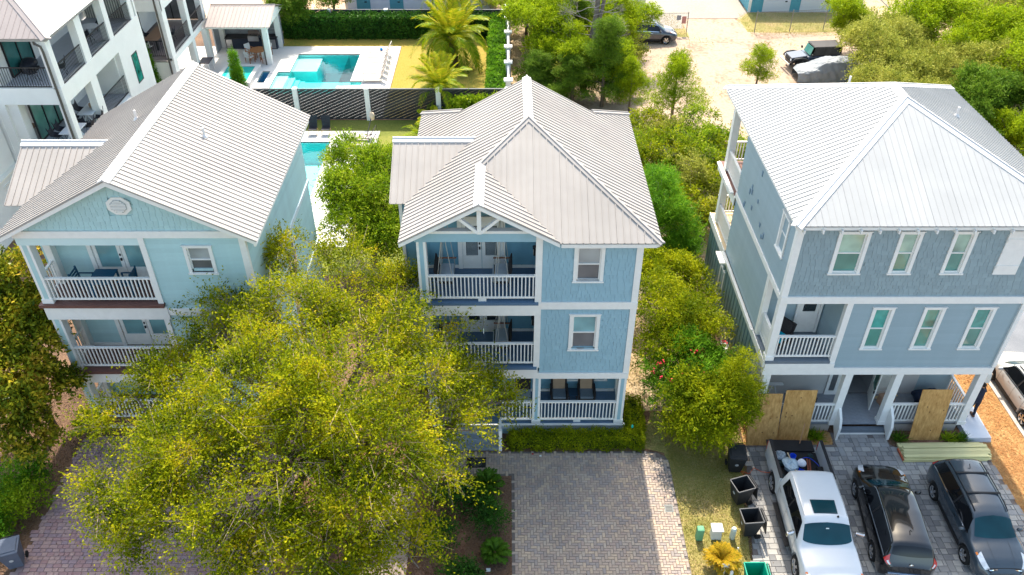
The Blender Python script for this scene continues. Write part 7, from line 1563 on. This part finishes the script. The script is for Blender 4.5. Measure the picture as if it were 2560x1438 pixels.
def palm(label, x, y, th, s, n=42, r=.34, shape=(.5, 1.9)):
    t = thing('palm_tree', label, 'palm', (x, y, 0), 'date palms on the pool lawn'); b = MB(); zz = np.linspace(0, th, int(th*9)+3)
    b.tube([(x+.02*math.sin(z*9), y, z) for z in zz], [r*(1+.10*(i % 2))*(1.0 if z < th*.6 else 1.12) for i, z in enumerate(zz)], 12); b.build('trunk', TRK, t)
    for k in range(60):
        a = k*2.4; z = th*k/60; q_ = MB(); 
    for k in range(n):
        f = k/n; a = k*2.399+rgp.uniform(-.15, .15); tilt = 1.25-1.35*f+rgp.uniform(-.12, .12); me = FR[min(3, int(f*4))]
        M = Matrix.Translation((x, y, th+.05)) @ Matrix.Rotation(a, 4, 'Z') @ Matrix.Rotation(tilt-.45, 4, 'X') @ Matrix.Scale(s*rgp.uniform(.88, 1.1), 4); inst(me, 'frond', t, M)
    return t
palm('date palm rising from behind the slat fence, nearest of the three', -4.55, 52.6, 1.75, 1.15, 40); palm('largest date palm, in the middle of the pool lawn', -4.2, 60.6, 2.1, 1.6, 52, r=.42); palm('date palm at the top edge of the picture behind the back fence', -4.6, 68.6, 3.0, 1.4, 40)
def rosette(name, label, cat, x, y, n, L, lm, z=.15, lw=.03, group=None, spread=(1.2, .2), nn=30, ll=.16, dr=.45):
    t = thing(name, label, cat, (x, y, 0), group); me = frond_mesh('frond', L, LM[lm], rgp, dr, lw=lw, ll=ll, n=nn)
    for k in range(n):
        f = k/n; a = k*2.399; M = Matrix.Translation((x, y, z)) @ Matrix.Rotation(a, 4, 'Z') @ Matrix.Rotation(spread[0]*(1-f)+spread[1]*f-.45+rgp.uniform(-.1, .1), 4, 'X') @ Matrix.Scale(rgp.uniform(.85, 1.1), 4); inst(me, 'frond', t, M)
    MB().lathe([(.12, 0), (.14, z*.6), (.06, z+.06)], 8, (x, y, 0)).build('stem', TRK, t); return t
SG = 'sago palms in the front beds'
rosette('sago_palm', 'dark green sago palm beside the doormat walk', 'sago palm', -.75, 19.85, 26, .75, 'sago', z=.35, group=SG); rosette('sago_palm', 'dark green sago palm at the bottom of the mulch bed left of the driveway', 'sago palm', -.45, 16.95, 24, .62, 'sago', z=.3, group=SG)
rosette('sago_palm', 'sago palm with orange centre on the grass strip by the pedestals', 'sago palm', 7.35, 16.55, 34, .78, 'osago', z=.3, group=SG, spread=(1.3, .5)); rosette('sago_palm', 'half hidden sago palm at the bottom edge under the big tree', 'sago palm', -5.5, 15.9, 20, .7, 'sago', z=.3, group=SG)
rosette('palmetto', 'small fan palm at the corner of the aqua house by the path', 'palmetto', -16.75, 22.8, 16, .95, 'palm', z=.3, lw=.05, ll=.3, nn=18, dr=.3)
rosette('broad_leaf_plant', 'big leaved plant below the nearest date palm, by the blue house roof', 'plant', -4.9, 49.9, 12, 1.5, 'palm', z=.4, lw=.30, ll=.34, nn=26, dr=.35, spread=(.9, -.2)); rosette('palmetto', 'drooping palm fronds beside the side roof of the blue house', 'palmetto', -5.6, 47.4, 10, 1.7, 'palm', z=.7, nn=26, ll=.35, dr=.8)
rosette('palmetto', 'spiky palmetto beyond the short fence near the olive tree', 'palmetto', 28.0, 66.0, 18, 1.0, 'palm', z=.3, ll=.35, nn=16, dr=.3)
for k, (x, y, l) in enumerate(((12.45, 22.42, 'strappy green grass clump left of the porch steps'), (15.75, 22.35, 'strappy green grass clump right of the porch steps'), (17.75, 22.35, 'strappy grass clump right of the single plywood sheet'), (18.2, 22.3, 'small strappy grass clump at the right end of the porch bed'), (12.2, 22.55, 'small strappy clump behind the left grass clump'))):
    t = thing('grass_clump', l, 'plant', (x, y, 0), 'strappy clumps in the porch bed'); rg = np.random.default_rng(50+k); N = 110; ax = rg.normal(size=(N, 3)); ax[:, 2] = abs(ax[:, 2])*.6+.35
    c0 = np.array([[x, y, .03]])+rg.normal(size=(N, 3))*[.08, .05, .01]; P = leaf_quads(c0, ax, rg.normal(size=(N, 3)), rg.uniform(.3, .55, N), np.full(N, .035), rg); inst(quads_mesh('blades', P, LM['sago'] if k % 2 else LM['holly']), 'blades', t, I4)

# hedges and shrubs
def hedge(name, label, x0, x1, y0, y1, h, n, lm, size=.09, group=None, rg=rng, lumps=.06):
    t = thing(name, label, 'hedge', ((x0+x1)/2, (y0+y1)/2, 0), group); dx, dy = x1-x0, y1-y0; A = np.array([dx*dy*1.3, dx*h, dx*h*.3, dy*h, dy*h]); f = rg.choice(5, n, p=A/A.sum()); u, v = rg.uniform(0, 1, n), rg.uniform(0, 1, n)
    P = np.zeros((n, 3)); Nn = np.zeros((n, 3))
    for k, (px_, py_, pz_, nn) in enumerate(((u, v, np.ones(n), (0, 0, 1)), (u, np.zeros(n), v, (0, -1, 0)), (u, np.ones(n), v, (0, 1, 0)), (np.zeros(n), u, v, (-1, 0, 0)), (np.ones(n), u, v, (1, 0, 0)))):
        s = f == k; P[s] = np.stack([x0+dx*px_, y0+dy*py_, h*pz_], 1)[s]; Nn[s] = nn
    lump = lumps*(np.sin(P[:, 0]*5+P[:, 2]*4)+np.sin(P[:, 1]*6+1)+np.sin(P[:, 0]*11+P[:, 1]*9)); P += Nn*lump[:, None]+rg.normal(size=(n, 3))*.05-Nn*rg.uniform(0, .12, n)[:, None]; P[:, 2] = np.maximum(P[:, 2], .03)
    ax = Nn*.5+rg.normal(size=(n, 3))*.8; L = size*rg.uniform(.7, 1.3, n); inst(quads_mesh('foliage', leaf_quads(P, ax, Nn+rg.normal(size=(n, 3))*.6, L, L*.55, rg), LM[lm]), 'foliage', t, I4)
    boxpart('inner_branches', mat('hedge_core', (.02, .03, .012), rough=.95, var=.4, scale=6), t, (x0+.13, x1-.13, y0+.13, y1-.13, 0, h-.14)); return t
hedge('clipped_hedge', 'low clipped hedge along the foot of the blue house facing the driveway', .15, 5.35, 21.85, 22.5, .62, 15000, 'yel', .07); hedge('clipped_hedge', 'short hedge running back at the right corner of the blue house', 4.85, 5.5, 22.5, 24.2, .72, 6000, 'yel', .07)
hedge('tall_hedge', 'long dark green hedge before the back slat fence of the pool lawn', -18.3, -1.3, 66.0, 67.2, 1.75, 30000, 'hedge', .17); hedge('tall_hedge', 'bright green hedge along the side fence of the pool lawn', -1.35, -.2, 52.0, 67.0, 1.75, 26000, 'grn', .15)
for k, (x, y, r, l) in enumerate(((-2.9, 50.5, .75, 'broad leaved shrub along the slat fence, left one near the roof'), (-1.9, 50.4, .8, 'broad leaved shrub along the slat fence, middle one'), (-.9, 50.3, .8, 'broad leaved shrub along the slat fence, right one'), (-3.9, 51.9, .5, 'small shrub right of the nearest palm trunk'))):
    tree('broad_shrub', l, 'shrub', (x, y), [(x, y, .8, r), (x, y, 1.4, r*.6)], 3500, .2, 'holly', trunk_r=.03, group='shrubs along the slat fence', limbs=False)
for k, (x, y, r, l) in enumerate(((-18.2, 20.2, .75, 'loose green shrub in the mulch left of the purple driveway, farther one'), (-17.75, 19.2, .8, 'loose green shrub with yellow tips beside the purple driveway'), (-18.7, 18.8, .7, 'loose green shrub at the left picture edge'), (-18.3, 17.5, .5, 'small green shrub near the slate bin'))):
    tree('loose_shrub', l, 'shrub', (x, y), [(x, y, .45, r), (x+.2, y-.2, .7, r*.6)], 3600, .1, 'grn' if k != 1 else 'holly', trunk_r=.03, group='loose shrubs beside the purple driveway', limbs=False)
tree('leafy_bush', 'leafy sprig bush with reddish tips by the path beside the blue house', 'bush', (-4.6, 26.5), [(-5.0, 27.0, 1.2, .8), (-4.2, 26.4, 1.5, .8), (-5.8, 28.2, 1.0, .7)], 7000, .1, 'oak', trunk_r=.04)

for k, (x, y, r, l) in enumerate(((-1.9, 19.4, .6, 'dark shrub left of the farther sago palm in the mulch bed'), (-.75, 18.4, .5, 'low dark shrub between the two sago palms by the driveway edge'), (-2.6, 17.6, .6, 'dark shrub under the right edge of the big tree'), (-1.6, 16.0, .5, 'small dark shrub near the bottom edge left of the driveway'))):
    tree('shade_shrub', l, 'shrub', (x, y), [(x, y, .35, r), (x+.2, y-.2, .55, r*.6)], 3200, .09, 'hedge', trunk_r=.03, group='dark shrubs in the mulch bed', limbs=False)
# ground litter and grass blades (uncountable)
def scatter(name, n, box, size, m, asp=.5, z=.03, up=.2, zs=.02, mask=None, kind='stuff'):
    x = rng.uniform(box[0], box[1], n); y = rng.uniform(box[2], box[3], n)
    if mask is not None: k = mask(x, y); x, y = x[k], y[k]
    n = len(x); P = np.stack([x, y, z+rng.uniform(0, zs, n)], 1); ax = rng.normal(size=(n, 3)); ax[:, 2] = abs(ax[:, 2])*up; nn = rng.normal(size=(n, 3))*.4; nn[:, 2] += 1
    if up > 1: nn = rng.normal(size=(n, 3))
    L = size*rng.uniform(.6, 1.4, n); o = inst(quads_mesh(name, leaf_quads(P, ax, nn, L, L*asp, rng), m), name, None, I4); o['kind'] = kind; return o
scatter('leaf_litter', 9000, (-20, -17.15, 15, 26), .055, LM['dry']); scatter('leaf_litter', 9000, (-8, .1, 15, 22.5), .055, LM['dry'], mask=lambda x, y: (x < -1.5) | (y < 20.4)); scatter('leaf_litter', 7000, (4.7, 9.7, 22, 34), .055, LM['dry'])
scatter('pine_straw', 14000, (18.98, 20.85, 15, 28), .16, leafmat('straw_needles', [(.34, .14, .05), (.55, .27, .10), (.62, .38, .17)], .1), asp=.08); scatter('pine_straw', 3500, (9.5, 13, 22.1, 24), .14, MATS['straw_needles'], asp=.08)
scatter('grass', 26000, (6.3, 9.4, 15, 23), .075, LM['grass'], asp=.18, up=1.6, z=.0, zs=.01, mask=lambda x, y: x < np.where(y < 16.2, 8.4, 8.4+(y-16.2)*.19)); scatter('fallen_leaves', 260, (-17, .1, 15, 22), .06, LM['dry'], z=.046, zs=.005)
scatter('fallen_leaves', 200, (8.6, 18.9, 15, 22), .05, LM['dry'], z=.048, zs=.005); scatter('fallen_leaves', 110, (.2, 6.2, 15, 21.7), .05, LM['dry'], z=.046, zs=.005); scatter('weeds', 9000, (9, 30, 36, 66), .16, LM['olive'], asp=.2, up=1.2, mask=lambda x, y: (np.sin(x*.9)*np.sin(y*.7) > .55))
scatter('weeds', 9000, (12, 30, 66.4, 72), .13, LM['grass'], asp=.15, up=1.4, mask=lambda x, y: ((x > 20.3) | (x < 15)) & (y > 66.6))
